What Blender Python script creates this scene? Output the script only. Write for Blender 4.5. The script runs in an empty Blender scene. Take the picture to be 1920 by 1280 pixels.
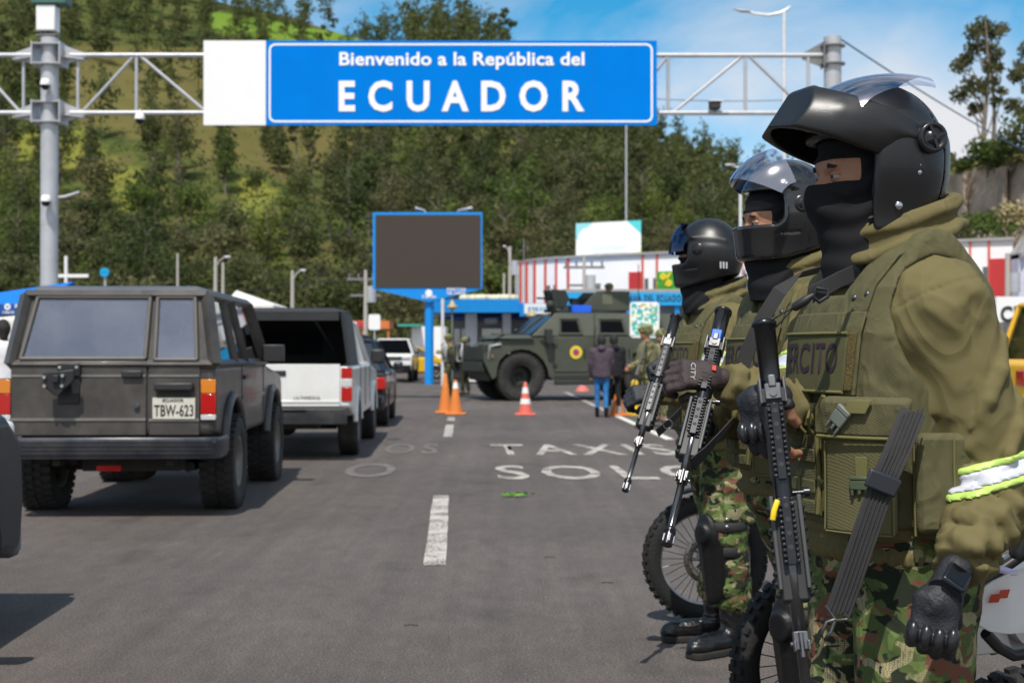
import bpy, bmesh, math, random
import numpy as np
from mathutils import Vector, Matrix
random.seed(7); RNG=np.random.default_rng(7)
R=math.radians; PI=math.pi
sc=bpy.context.scene; COL=sc.collection
# ---------------------------------------------------------------- camera
F=2600.0; H=1.25; PT=math.atan(18/2600); CP,SP=math.cos(PT),math.sin(PT)
cam=bpy.data.cameras.new('camera'); cam.sensor_width=36; cam.lens=36*F/1920; cam.clip_start=.05; cam.clip_end=6000
camo=bpy.data.objects.new('camera',cam); COL.objects.link(camo); camo.location=(0,0,H); camo.rotation_euler=(PI/2+PT,0,0)
sc.camera=camo
cam.dof.use_dof=True; cam.dof.focus_distance=3.2; cam.dof.aperture_fstop=6.5
# ---------------------------------------------------------------- sky and sun
SUN=Vector((-.14,-.58,1)).normalized()
SEL=math.asin(SUN.z); SAZ=math.atan2(SUN.x,SUN.y)
w=bpy.data.worlds.new('World'); sc.world=w; w.use_nodes=True
nt=w.node_tree; N=nt.nodes; LK=nt.links; bg=N['Background']
sky=N.new('ShaderNodeTexSky'); sky.sky_type='NISHITA'; sky.sun_disc=False; sky.sun_elevation=SEL; sky.sun_rotation=SAZ
sky.altitude=2800; sky.air_density=1.0; sky.dust_density=.4; sky.ozone_density=2.2
tc=N.new('ShaderNodeTexCoord'); mp=N.new('ShaderNodeMapping'); mp.inputs['Scale'].default_value=(1.6,1.6,5.2); mp.inputs['Location'].default_value=(.35,.2,.3)
n1=N.new('ShaderNodeTexNoise'); n1.inputs['Scale'].default_value=1.7; n1.inputs['Detail'].default_value=9; n1.inputs['Roughness'].default_value=.56; n1.inputs['Distortion'].default_value=.5
cr=N.new('ShaderNodeValToRGB'); cr.color_ramp.elements[0].position=.40; cr.color_ramp.elements[1].position=.74
LK.new(tc.outputs['Generated'],mp.inputs[0]); LK.new(mp.outputs[0],n1.inputs[0]); LK.new(n1.outputs[0],cr.inputs[0])
# a cumulus bank low on the right and a thin veil near the horizon
def wmath(op,a,b=None):
    m=N.new('ShaderNodeMath'); m.operation=op
    for i,v in enumerate((a,b)):
        if v is None: continue
        if isinstance(v,(int,float)): m.inputs[i].default_value=v
        else: LK.new(v,m.inputs[i])
    return m.outputs[0]
dist=N.new('ShaderNodeVectorMath'); dist.operation='DISTANCE'
CUM=Vector(((1730-960)/2600,1,(640-285)/2600)).normalized()
n2=N.new('ShaderNodeTexNoise'); n2.inputs['Scale'].default_value=14; n2.inputs['Detail'].default_value=7
LK.new(tc.outputs['Generated'],n2.inputs[0]); LK.new(tc.outputs['Generated'],dist.inputs[0]); dist.inputs[1].default_value=CUM
dd=wmath('ADD',dist.outputs['Value'],wmath('MULTIPLY',wmath('SUBTRACT',n2.outputs[0],.5),.09))
cum=N.new('ShaderNodeMapRange'); LK.new(dd,cum.inputs[0]); cum.inputs[1].default_value=.115; cum.inputs[2].default_value=.04; cum.inputs[3].default_value=0; cum.inputs[4].default_value=1
sep=N.new('ShaderNodeSeparateXYZ'); LK.new(tc.outputs['Generated'],sep.inputs[0])
veil=N.new('ShaderNodeMapRange'); LK.new(wmath('ADD',sep.outputs[2],wmath('MULTIPLY',wmath('SUBTRACT',n1.outputs[0],.5),.25)),veil.inputs[0]); veil.inputs[1].default_value=.21; veil.inputs[2].default_value=.08; veil.inputs[3].default_value=0; veil.inputs[4].default_value=.75
back=N.new('ShaderNodeMapRange'); LK.new(wmath('ADD',sep.outputs[1],wmath('MULTIPLY',wmath('SUBTRACT',n2.outputs[0],.5),.5)),back.inputs[0]); back.inputs[1].default_value=.05; back.inputs[2].default_value=-.35; back.inputs[3].default_value=0; back.inputs[4].default_value=.8  # unseen cloud bank behind the camera, added to whiten the blue fill light
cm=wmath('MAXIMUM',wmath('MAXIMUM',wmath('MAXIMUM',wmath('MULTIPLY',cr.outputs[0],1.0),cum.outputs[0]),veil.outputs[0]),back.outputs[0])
hs=N.new('ShaderNodeHueSaturation'); hs.inputs['Saturation'].default_value=1.4; hs.inputs['Hue'].default_value=.478; hs.inputs['Value'].default_value=1.75; LK.new(sky.outputs[0],hs.inputs['Color'])
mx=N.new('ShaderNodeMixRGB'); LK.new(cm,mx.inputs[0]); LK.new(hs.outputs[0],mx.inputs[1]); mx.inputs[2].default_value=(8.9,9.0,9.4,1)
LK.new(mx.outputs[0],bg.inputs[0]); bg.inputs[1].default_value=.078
sl=bpy.data.lights.new('sun','SUN'); sl.energy=4.0; sl.angle=R(.55); sl.color=(1,.955,.88)
so=bpy.data.objects.new('sun',sl); COL.objects.link(so); so.rotation_euler=SUN.to_track_quat('Z','Y').to_euler(); so.location=(0,-20,60)
sc.view_settings.view_transform='Standard'; sc.view_settings.look='None'; sc.view_settings.exposure=.22; sc.view_settings.gamma=1
sc.cycles.use_denoising=True; sc.cycles.max_bounces=6; sc.cycles.transparent_max_bounces=12
try: sc.cycles.denoiser='OPENIMAGEDENOISE'
except Exception: pass
# ---------------------------------------------------------------- pixel helpers: a point of the place from where it shows
def ray(px,py):
    a=(px-960)/F; b=(640-py)/F
    return Vector((a,CP-b*SP,SP+b*CP))
def P(px,py,d):
    r=ray(px,py); return Vector((r.x*d/r.y,d,H+r.z*d/r.y))
def G(px,py):
    r=ray(px,py); t=-H/r.z; return Vector((r.x*t,r.y*t,0))
def proj(v):
    y=v[1]*CP+(v[2]-H)*SP; z=-v[1]*SP+(v[2]-H)*CP
    return 960+F*v[0]/y, 640-F*z/y
# ---------------------------------------------------------------- materials
MATS={}
def mat(name,col,rough=.6,metal=0,var=.12,scale=6,bump=0,bscale=60,spec=.5,coat=0,emit=None,rand=0,dirt=None,dscale=3,damt=.5,coord='Object',trans=0):
    if name in MATS: return MATS[name]
    m=bpy.data.materials.new(name); m.use_nodes=True; t=m.node_tree; n=t.nodes; l=t.links; b=n['Principled BSDF']
    b.inputs['Roughness'].default_value=rough; b.inputs['Metallic'].default_value=metal; b.inputs['Specular IOR Level'].default_value=spec
    if coat: b.inputs['Coat Weight'].default_value=coat; b.inputs['Coat Roughness'].default_value=.06
    c=n.new('ShaderNodeTexCoord'); nz=n.new('ShaderNodeTexNoise'); nz.inputs['Scale'].default_value=scale; nz.inputs['Detail'].default_value=5
    l.new(c.outputs[coord],nz.inputs[0])
    mxx=n.new('ShaderNodeMixRGB'); mxx.inputs[1].default_value=[max(0,v*(1-var*1.6)) for v in col]+[1]; mxx.inputs[2].default_value=[min(1,v*(1+var*1.6)) for v in col]+[1]
    l.new(nz.outputs[0],mxx.inputs[0]); out=mxx.outputs[0]
    if dirt:
        z2=n.new('ShaderNodeTexNoise'); z2.inputs['Scale'].default_value=dscale; z2.inputs['Detail'].default_value=8; z2.inputs['Roughness'].default_value=.65; l.new(c.outputs[coord],z2.inputs[0])
        rr=n.new('ShaderNodeMapRange'); rr.inputs[1].default_value=.42; rr.inputs[2].default_value=.72; rr.inputs[4].default_value=damt; l.new(z2.outputs[0],rr.inputs[0])
        m2=n.new('ShaderNodeMixRGB'); l.new(rr.outputs[0],m2.inputs[0]); l.new(out,m2.inputs[1]); m2.inputs[2].default_value=list(dirt)+[1]; out=m2.outputs[0]
        ra=n.new('ShaderNodeMapRange'); ra.inputs[3].default_value=rough; ra.inputs[4].default_value=min(1,rough+.3); l.new(rr.outputs[0],ra.inputs[0]); l.new(ra.outputs[0],b.inputs['Roughness'])
    if rand:
        oi=n.new('ShaderNodeObjectInfo'); h=n.new('ShaderNodeHueSaturation')
        a=n.new('ShaderNodeMapRange'); l.new(oi.outputs['Random'],a.inputs[0]); a.inputs[3].default_value=1-rand; a.inputs[4].default_value=1+rand; l.new(a.outputs[0],h.inputs['Value'])
        a=n.new('ShaderNodeMapRange'); l.new(oi.outputs['Random'],a.inputs[0]); a.inputs[3].default_value=.5+rand*.05; a.inputs[4].default_value=.5-rand*.05; l.new(a.outputs[0],h.inputs['Hue'])
        l.new(out,h.inputs['Color']); out=h.outputs[0]
    l.new(out,b.inputs['Base Color'])
    if bump:
        bz=n.new('ShaderNodeTexNoise'); bz.inputs['Scale'].default_value=bscale; bz.inputs['Detail'].default_value=4; l.new(c.outputs[coord],bz.inputs[0])
        bp=n.new('ShaderNodeBump'); bp.inputs['Strength'].default_value=bump; bp.inputs['Distance'].default_value=.01; l.new(bz.outputs[0],bp.inputs['Height']); l.new(bp.outputs[0],b.inputs['Normal'])
    if trans: b.inputs['Transmission Weight'].default_value=trans
    if emit: b.inputs['Emission Color'].default_value=list(emit)+[1]; b.inputs['Emission Strength'].default_value=1
    MATS[name]=m; return m
def glassmat(name,tint,refl=.12,rough=.03,gcol=(1,1,1)):
    if name in MATS: return MATS[name]
    m=bpy.data.materials.new(name); m.use_nodes=True; t=m.node_tree; n=t.nodes; l=t.links; n.remove(n['Principled BSDF'])
    tr=n.new('ShaderNodeBsdfTransparent'); tr.inputs[0].default_value=list(tint)+[1]
    gl=n.new('ShaderNodeBsdfGlossy'); gl.inputs['Roughness'].default_value=rough; gl.inputs[0].default_value=list(gcol)+[1]
    fr=n.new('ShaderNodeFresnel'); fr.inputs[0].default_value=1.5
    a=n.new('ShaderNodeMath'); a.operation='ADD'; a.use_clamp=True; a.inputs[1].default_value=refl; l.new(fr.outputs[0],a.inputs[0])
    x=n.new('ShaderNodeMixShader'); l.new(a.outputs[0],x.inputs[0]); l.new(tr.outputs[0],x.inputs[1]); l.new(gl.outputs[0],x.inputs[2]); l.new(x.outputs[0],n['Material Output'].inputs[0])
    MATS[name]=m; return m
# ---------------------------------------------------------------- objects
def tag(o,label=None,cat=None,group=None,kind=None):
    if label: o['label']=label
    if cat: o['category']=cat
    if group: o['group']=group
    if kind: o['kind']=kind
    return o
def empty(name,loc=(0,0,0),rz=0,label=None,cat=None,group=None):
    o=bpy.data.objects.new(name,None); COL.objects.link(o); o.location=loc; o.rotation_euler=(0,0,rz); o.empty_display_size=.2
    return tag(o,label,cat,group)
def link(name,me,m=None,parent=None,loc=None,rz=None):
    o=bpy.data.objects.new(name,me); COL.objects.link(o)
    if m is not None:
        me.materials.clear()
        for q in (m if isinstance(m,(list,tuple)) else [m]): me.materials.append(q)
    if parent is not None: o.parent=parent
    if loc is not None: o.location=loc
    if rz is not None: o.rotation_euler=(0,0,rz)
    return o
def copy_tree(o,parent=None):
    c=o.copy(); COL.objects.link(c); c.parent=parent
    for ch in list(o.children): copy_tree(ch,c)
    return c
def np_mesh(name,V,Fq,smooth=True,mi=None):
    me=bpy.data.meshes.new(name); V=np.asarray(V,dtype=np.float32); Fq=np.asarray(Fq,dtype=np.int32); k=Fq.shape[1]
    me.vertices.add(len(V)); me.vertices.foreach_set('co',V.ravel())
    me.loops.add(Fq.size); me.loops.foreach_set('vertex_index',Fq.ravel())
    me.polygons.add(len(Fq)); me.polygons.foreach_set('loop_start',np.arange(0,Fq.size,k,dtype=np.int32)); 
    me.update(calc_edges=True); me.validate()
    if mi is not None: me.polygons.foreach_set('material_index',np.asarray(mi,dtype=np.int32))
    me.polygons.foreach_set('use_smooth',[smooth]*len(me.polygons)); return me
def frame(z,x=None):
    z=Vector(z).normalized(); x=Vector(x) if x is not None else (Vector((1,0,0)) if abs(z.x)<.9 else Vector((0,1,0)))
    x=(x-z*x.dot(z)).normalized(); y=z.cross(x); return x,y,z
class MB:
    """collects shapes, builds ONE mesh object"""
    def __init__(s): s.v=[]; s.f=[]; s.M=Matrix.Identity(4); s.sm=[]; s.mi=[]; s.cur=0
    def add(s,vs,fs,smooth=False):
        b=len(s.v); s.v+= [s.M@Vector(p) for p in vs]; s.f+=[tuple(i+b for i in f) for f in fs]; s.sm+=[smooth]*len(fs); s.mi+=[s.cur]*len(fs); return s
    def box(s,c,h,rot=None,taper=1,tx=None):
        """c centre, h full sizes, taper scales the top"""
        a,b=h[0]/2,h[1]/2; e=h[2]/2; tx=taper if tx is None else tx
        vs=[Vector(p) for p in ((-a,-b,-e),(a,-b,-e),(a,b,-e),(-a,b,-e),(-a*tx,-b*taper,e),(a*tx,-b*taper,e),(a*tx,b*taper,e),(-a*tx,b*taper,e))]
        if rot is not None:
            m=rot if isinstance(rot,Matrix) else Matrix.Rotation(rot,3,'Z'); vs=[m@v for v in vs]
        c=Vector(c); return s.add([v+c for v in vs],[(0,3,2,1),(4,5,6,7),(0,1,5,4),(1,2,6,5),(2,3,7,6),(3,0,4,7)])
    def box2(s,a,b): 
        return s.box([(a[i]+b[i])/2 for i in range(3)],[abs(b[i]-a[i]) for i in range(3)])
    def tube(s,pts,r,n=10,cap=True,flat=1.0,up=None):
        pts=[Vector(p) for p in pts]; k=len(pts); rs=r if isinstance(r,(list,tuple)) else [r]*k; vs=[]; prev=None
        for i,p in enumerate(pts):
            d=(pts[min(i+1,k-1)]-pts[max(i-1,0)]); d=d.normalized() if d.length>1e-9 else Vector((0,0,1))
            if prev is None: x,y,_=frame(d,up)
            else:
                x=prev-d*prev.dot(d); x=x.normalized() if x.length>1e-6 else frame(d)[0]; y=d.cross(x)
            prev=x
            for j in range(n):
                t=2*PI*j/n; vs.append(p+x*math.cos(t)*rs[i]+y*math.sin(t)*rs[i]*flat)
        fs=[(i*n+j,i*n+(j+1)%n,(i+1)*n+(j+1)%n,(i+1)*n+j) for i in range(k-1) for j in range(n)]
        s.add(vs,fs,n>5)
        if cap:
            s.add(vs[:n],[tuple(range(n))[::-1]]); s.add(vs[-n:],[tuple(range(n))])
        return s
    def cyl(s,a,b,r,r2=None,n=16): return s.tube([a,b],[r,r if r2 is None else r2],n)
    def ribbon(s,pts,wv,th,side):
        """flat strap: width wv along side vector(s), thickness th"""
        pts=[Vector(p) for p in pts]; k=len(pts); vs=[]
        for i,p in enumerate(pts):
            d=(pts[min(i+1,k-1)]-pts[max(i-1,0)]).normalized(); sd=Vector(side[i] if isinstance(side,list) else side); sd=(sd-d*sd.dot(d)).normalized(); nn=d.cross(sd)
            vs+= [p+sd*wv/2+nn*th/2,p-sd*wv/2+nn*th/2,p-sd*wv/2-nn*th/2,p+sd*wv/2-nn*th/2]
        fs=[(i*4+j,i*4+(j+1)%4,(i+1)*4+(j+1)%4,(i+1)*4+j) for i in range(k-1) for j in range(4)]+[(3,2,1,0),tuple(4*(k-1)+j for j in range(4))]
        return s.add(vs,fs)
    def lathe(s,prof,c=(0,0,0),ax=(0,0,1),n=24,a0=0,a1=2*PI):
        x,y,z=frame(ax); c=Vector(c); full=abs(a1-a0-2*PI)<1e-6; m=n if full else n+1; vs=[]
        for r,h in prof:
            for j in range(m):
                t=a0+(a1-a0)*j/n; vs.append(c+x*r*math.cos(t)+y*r*math.sin(t)+z*h)
        fs=[(i*m+j,i*m+(j+1)%m,(i+1)*m+(j+1)%m,(i+1)*m+j) for i in range(len(prof)-1) for j in range(n)]
        return s.add(vs,fs,True)
    def sphere(s,c,r,n=12,m=8,sq=(1,1,1)):
        c=Vector(c); vs=[]; 
        for i in range(m+1):
            t=PI*i/m
            for j in range(n):
                u=2*PI*j/n; vs.append(c+Vector((r*sq[0]*math.sin(t)*math.cos(u),r*sq[1]*math.sin(t)*math.sin(u),r*sq[2]*math.cos(t))))
        return s.add(vs,[(i*n+j,(i+1)*n+j,(i+1)*n+(j+1)%n,i*n+(j+1)%n) for i in range(m) for j in range(n)],True)
    def prism(s,poly,a,b,axis='x'):
        """poly in the other two axes, extruded from a to b"""
        def mk(u,v,t): return {'x':(t,u,v),'y':(u,t,v),'z':(u,v,t)}[axis]
        n=len(poly); vs=[mk(u,v,a) for u,v in poly]+[mk(u,v,b) for u,v in poly]
        return s.add(vs,[tuple(range(n))[::-1],tuple(range(n,2*n))]+[(i,(i+1)%n,n+(i+1)%n,n+i) for i in range(n)])
    def quad(s,a,b,c,d,th=0):
        a,b,c,d=map(Vector,(a,b,c,d))
        if not th: return s.add([a,b,c,d],[(0,1,2,3)])
        nn=(b-a).cross(d-a).normalized()*th
        return s.add([a,b,c,d,a-nn,b-nn,c-nn,d-nn],[(0,1,2,3),(7,6,5,4),(0,4,5,1),(1,5,6,2),(2,6,7,3),(3,7,4,0)])
    def build(s,name,m,parent=None,bev=0,seg=2,loc=None,rz=None,fixn=True,label=None):
        me=bpy.data.meshes.new(name); me.from_pydata([tuple(v) for v in s.v],[],s.f); me.update()
        if fixn:
            bm=bmesh.new(); bm.from_mesh(me); bmesh.ops.recalc_face_normals(bm,faces=bm.faces); 
            for f,q,mi in zip(bm.faces,s.sm,s.mi): f.smooth=q; f.material_index=mi
            bm.to_mesh(me); bm.free()
        o=link(name,me,m,parent,loc,rz)
        if bev:
            md=o.modifiers.new('bevel','BEVEL'); md.width=bev; md.segments=seg; md.limit_method='ANGLE'; md.angle_limit=R(35); md.harden_normals=False
            for p in me.polygons: p.use_smooth=True
            if hasattr(me,'set_sharp_from_angle'): me.set_sharp_from_angle(angle=R(40))
        if label: o['label']=label
        return o
def text_mesh(txt,size,ext=.002,off=0,spacing=1,width=None,height=None,align='CENTER'):
    """mesh in the xz plane facing -y, centred"""
    cu=bpy.data.curves.new('t','FONT'); cu.body=txt; cu.size=size; cu.extrude=ext; cu.offset=off; cu.space_character=spacing; cu.align_x='LEFT'; cu.resolution_u=3
    ob=bpy.data.objects.new('t',cu); COL.objects.link(ob); dg=bpy.context.evaluated_depsgraph_get(); me=bpy.data.meshes.new_from_object(ob.evaluated_get(dg)); bpy.data.objects.remove(ob)
    n=len(me.vertices); a=np.zeros(n*3,dtype=np.float32); me.vertices.foreach_get('co',a); a=a.reshape(-1,3)
    lo,hi=a.min(0),a.max(0); c=(lo+hi)/2; a=a-c; sx=(width/(hi[0]-lo[0])) if width else 1; sy=(height/(hi[1]-lo[1])) if height else (sx if width else 1)
    b=np.stack([a[:,0]*sx,-a[:,2],a[:,1]*sy],1); me.vertices.foreach_set('co',b.ravel()); me.update(); return me
# ---------------------------------------------------------------- signed-distance sculpting
def seg(p,a,b,ra,rb):
    ab=[b[i]-a[i] for i in range(3)]; L=sum(q*q for q in ab)+1e-9; q=[p[i]-np.float32(a[i]) for i in range(3)]
    t=np.clip((q[0]*ab[0]+q[1]*ab[1]+q[2]*ab[2])/L,0,1)
    return np.sqrt((q[0]-t*ab[0])**2+(q[1]-t*ab[1])**2+(q[2]-t*ab[2])**2)-(ra+(rb-ra)*t)
def loc3(p,c,ax=None):
    q=[p[i]-np.float32(c[i]) for i in range(3)]
    if ax is None: return q
    return [q[0]*a[0]+q[1]*a[1]+q[2]*a[2] for a in ax]
def ell(p,c,r,ax=None):
    q=loc3(p,c,ax); k0=np.sqrt(sum((q[i]/r[i])**2 for i in range(3)))+1e-6; k1=np.sqrt(sum((q[i]/(r[i]*r[i]))**2 for i in range(3)))+1e-6
    return k0*(k0-1)/k1
def sbox(p,c,h,r=.01,ax=None):
    q=loc3(p,c,ax); q=[np.abs(q[i])-(h[i]-r) for i in range(3)]
    return np.sqrt(sum(np.maximum(v,0)**2 for v in q))+np.minimum(np.maximum(q[0],np.maximum(q[1],q[2])),0)-r
def smin(a,b,k):
    h=np.clip(.5+.5*(b-a)/k,0,1); return b+(a-b)*h-k*h*(1-h)
def smax(a,b,k): return -smin(-a,-b,k)
def sdf_mesh(name,fn,lo,hi,res):
    n=[int((hi[i]-lo[i])/res)+2 for i in range(3)]; ax=[(lo[i]+res*np.arange(n[i])).astype(np.float32) for i in range(3)]
    p=np.meshgrid(*ax,indexing='ij'); V=fn(p).astype(np.float32); del p
    S=V<0; c=tuple(k-1 for k in n); cnt=np.zeros(c,np.float32); acc=[np.zeros(c,np.float32) for _ in range(3)]
    for a in range(3):
        s0=[slice(None)]*3; s1=[slice(None)]*3; s0[a]=slice(0,-1); s1[a]=slice(1,None)
        v0,v1=V[tuple(s0)],V[tuple(s1)]; cr_=(S[tuple(s0)]!=S[tuple(s1)]); t=np.where(cr_,v0/(v0-v1+1e-12),0); crf=cr_.astype(np.float32)
        o=[k for k in range(3) if k!=a]
        for da in (0,1):
            for db in (0,1):
                sl=[slice(None)]*3; sl[o[0]]=slice(da,n[o[0]]-1+da); sl[o[1]]=slice(db,n[o[1]]-1+db); sl=tuple(sl); m=crf[sl]
                cnt+=m; acc[a]+=t[sl]*m; acc[o[0]]+=da*m; acc[o[1]]+=db*m
    act=cnt>0; idx=-np.ones(c,np.int32); idx[act]=np.arange(act.sum()); ii=np.argwhere(act)
    co=np.stack([ax[k][0]+res*(ii[:,k]+acc[k][act]/cnt[act]) for k in range(3)],1)
    quads=[]
    for a in range(3):
        o=[(a+1)%3,(a+2)%3]; s0=[slice(None)]*3; s1=[slice(None)]*3; s0[a]=slice(0,-1); s1[a]=slice(1,None)
        for k in o: s0[k]=slice(1,-1); s1[k]=slice(1,-1)
        A,B=S[tuple(s0)],S[tuple(s1)]; e=np.argwhere(A!=B)
        if len(e)==0: continue
        inside=A[A!=B]; b=e.copy(); b[:,o[0]]+=1; b[:,o[1]]+=1
        def cell(d0,d1):
            q=b.copy(); q[:,o[0]]-=d0; q[:,o[1]]-=d1; return idx[q[:,0],q[:,1],q[:,2]]
        Q=np.stack([cell(1,1),cell(0,1),cell(0,0),cell(1,0)],1); Q[~inside]=Q[~inside][:,::-1]; quads.append(Q)
    Q=np.concatenate(quads); Q=Q[(Q>=0).all(1)]
    return np_mesh(name,co,Q,True)
def relax(o,it=1,f=.5):
    md=o.modifiers.new('smooth','SMOOTH'); md.iterations=it; md.factor=f; return o
# ================================================================ THE SETTING
def asphalt():
    m=bpy.data.materials.new('asphalt'); m.use_nodes=True; t=m.node_tree; n=t.nodes; l=t.links; b=n['Principled BSDF']
    c=n.new('ShaderNodeTexCoord')
    def noise(s,d,sc=(1,1,1),r=.6):
        mp=n.new('ShaderNodeMapping'); mp.inputs['Scale'].default_value=sc; mp.inputs['Rotation'].default_value=(0,0,R(2.3)); l.new(c.outputs['Object'],mp.inputs[0])
        z=n.new('ShaderNodeTexNoise'); z.inputs['Scale'].default_value=s; z.inputs['Detail'].default_value=d; z.inputs['Roughness'].default_value=r; l.new(mp.outputs[0],z.inputs[0]); return z.outputs[0]
    def ramp(x,a,b_,c0,c1):
        q=n.new('ShaderNodeMapRange'); l.new(x,q.inputs[0]); q.inputs[1].default_value=a; q.inputs[2].default_value=b_; q.inputs[3].default_value=c0; q.inputs[4].default_value=c1; return q.outputs[0]
    def mul(x,y):
        q=n.new('ShaderNodeMath'); q.operation='MULTIPLY'; l.new(x,q.inputs[0]); l.new(y,q.inputs[1]); return q.outputs[0]
    grain=noise(95,5); mid=noise(1.1,6,(1,.35,1)); streak=noise(1.0,7,(4.2,.10,1),.7); big=noise(.22,3); fine=noise(6,6,(1.4,.6,1),.7); scr=noise(1.3,8,(9,.22,1),.8)
    stain=ramp(noise(1.7,4,(1,.6,1),.5),.60,.70,1,.80)
    f=mul(stain,mul(mul(mul(mul(ramp(grain,.3,.7,.35,1.65),ramp(mid,.3,.7,.88,1.12)),ramp(streak,.35,.65,.88,1.12)),ramp(fine,.35,.65,.88,1.12)),ramp(big,.35,.65,.84,1.16)))
    # pale stone chips and worn dry scratches
    vo=n.new('ShaderNodeTexVoronoi'); vo.inputs['Scale'].default_value=52; l.new(c.outputs['Object'],vo.inputs[0])
    chip=n.new('ShaderNodeMath'); chip.operation='LESS_THAN'; l.new(vo.outputs['Distance'],chip.inputs[0]); chip.inputs[1].default_value=.16
    sp=n.new('ShaderNodeSeparateColor'); l.new(vo.outputs['Color'],sp.inputs[0]); c2=n.new('ShaderNodeMath'); c2.operation='GREATER_THAN'; l.new(sp.outputs[0],c2.inputs[0]); c2.inputs[1].default_value=.62
    ch=mul(chip.outputs[0],c2.outputs[0])
    col=n.new('ShaderNodeMixRGB'); col.blend_type='MULTIPLY'; col.inputs[0].default_value=1; col.inputs[1].default_value=(.102,.087,.079,1)
    g=n.new('ShaderNodeCombineColor'); [l.new(f,g.inputs[i]) for i in range(3)]; l.new(g.outputs[0],col.inputs[2])
    m1=n.new('ShaderNodeMixRGB'); m1.inputs[2].default_value=(.25,.22,.185,1); l.new(col.outputs[0],m1.inputs[1]); l.new(mul(ramp(scr,.62,.74,0,.5),ramp(mid,.4,.6,.2,1)),m1.inputs[0])
    m2=n.new('ShaderNodeMixRGB'); m2.inputs[2].default_value=(.27,.25,.23,1); l.new(m1.outputs[0],m2.inputs[1]); k=n.new('ShaderNodeMath'); k.operation='MULTIPLY'; k.inputs[1].default_value=.6; l.new(ch,k.inputs[0]); l.new(k.outputs[0],m2.inputs[0])
    l.new(m2.outputs[0],b.inputs['Base Color']); b.inputs['Roughness'].default_value=.82; b.inputs['Specular IOR Level'].default_value=.35
    bp=n.new('ShaderNodeBump'); bp.inputs['Strength'].default_value=.9; bp.inputs['Distance'].default_value=.008; l.new(grain,bp.inputs['Height']); l.new(bp.outputs[0],b.inputs['Normal'])
    MATS['asphalt']=m; return m
asphalt()
mb=MB(); mb.add([(-900,-60,-.05),(900,-60,-.05),(900,1500,-.05),(-900,1500,-.05)],[(0,1,2,3)])
tag(mb.build('ground',mat('dry_ground',(.13,.125,.07),.95,scale=.05,var=.3)),kind='structure')
mb=MB(); mb.add([(-45,-14,0),(45,-14,0),(75,135,0),(-75,135,0)],[(0,1,2,3)])
tag(mb.build('road',MATS['asphalt']),kind='structure')
# painted markings: worn, asphalt showing through
def paint(name='worn_paint',lo=.42,hi=.6,col=(.60,.57,.51),bare=0.0):
    m=bpy.data.materials.new(name); m.use_nodes=True; t=m.node_tree; n=t.nodes; l=t.links; b=n['Principled BSDF']; c=n.new('ShaderNodeTexCoord')
    z=n.new('ShaderNodeTexNoise'); z.inputs['Scale'].default_value=55; z.inputs['Detail'].default_value=6; l.new(c.outputs['Object'],z.inputs[0])
    z2=n.new('ShaderNodeTexNoise'); z2.inputs['Scale'].default_value=4; z2.inputs['Detail'].default_value=5; l.new(c.outputs['Object'],z2.inputs[0])
    a=n.new('ShaderNodeMath'); a.operation='MULTIPLY_ADD'; l.new(z2.outputs[0],a.inputs[0]); a.inputs[1].default_value=.8; l.new(z.outputs[0],a.inputs[2])
    r=n.new('ShaderNodeMapRange'); l.new(a.outputs[0],r.inputs[0]); r.inputs[1].default_value=lo+.36; r.inputs[2].default_value=hi+.36; r.inputs[3].default_value=1; r.inputs[4].default_value=0
    x=n.new('ShaderNodeMixRGB'); l.new(r.outputs[0],x.inputs[0]); x.inputs[1].default_value=(.12,.108,.10,1); x.inputs[2].default_value=list(col)+[1]
    l.new(x.outputs[0],b.inputs['Base Color']); b.inputs['Roughness'].default_value=.8; MATS[name]=m; return m
paint('worn_paint',.47,.68,(.50,.46,.41)); paint('faded_paint',.30,.55,(.22,.20,.19)); paint('line_paint',.66,.8,(.66,.64,.58))
def gpoly(pts): return [Vector((p[0],p[1],.004)) for p in pts]
def dash(px0,py0,px1,py1,wd):
    a,b=G(px0,py0),G(px1,py1); d=(b-a).normalized(); s=Vector((d.y,-d.x,0))*wd/2; k=14; vs=[]
    for i in range(k+1):
        q=a+(b-a)*i/k; j1=random.uniform(-.006,.006); j2=random.uniform(-.006,.006)
        vs+=[q-s*(1+j1*9),q+s*(1+j2*9)]
    for v in vs: v.z=.004
    m=MB().add(vs,[(2*i,2*i+1,2*i+3,2*i+2) for i in range(k)]); return m
for i,q in enumerate([(815,1060,827,929),(839.5,819,843.5,796),(845,789,846.5,782),(849,742,850,733)]):
    tag(dash(*q,.135).build('lane_dash',MATS['worn_paint']),kind='structure')
tag(dash(1256,824,1158,780,.13).build('edge_line',MATS['line_paint']),kind='structure')
tag(dash(1158,780,1060,735,.12).build('edge_line',MATS['worn_paint']),kind='structure')
def roadword(s,px0,px1,py_top,py_bot,m,name):
    y0=G(960,py_bot).y; y1=G(960,py_top).y; s0=F/((y0+y1)/2); x0=(px0-960)/s0; x1=(px1-960)/s0
    me=text_mesh(s,1,0,.012,1.25,width=x1-x0,height=y1-y0); n=len(me.vertices); a=np.zeros(n*3,dtype=np.float32); me.vertices.foreach_get('co',a); a=a.reshape(-1,3)
    b=np.stack([a[:,0]+(x0+x1)/2-.04*(a[:,2]),a[:,2]+(y0+y1)/2,a[:,0]*0+.005],1).astype(np.float32); me.vertices.foreach_set('co',b.ravel()); me.update()
    return tag(link(name,me,m),kind='structure')
roadword('TAXIS',922,1258,833,853,MATS['worn_paint'],'road_lettering')
roadword('SOLO',930,1350,873,899,MATS['worn_paint'],'road_lettering')
roadword('OS',722,822,832,851,MATS['faded_paint'],'road_lettering')
roadword('O',648,742,869,895,MATS['faded_paint'],'road_lettering')
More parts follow.
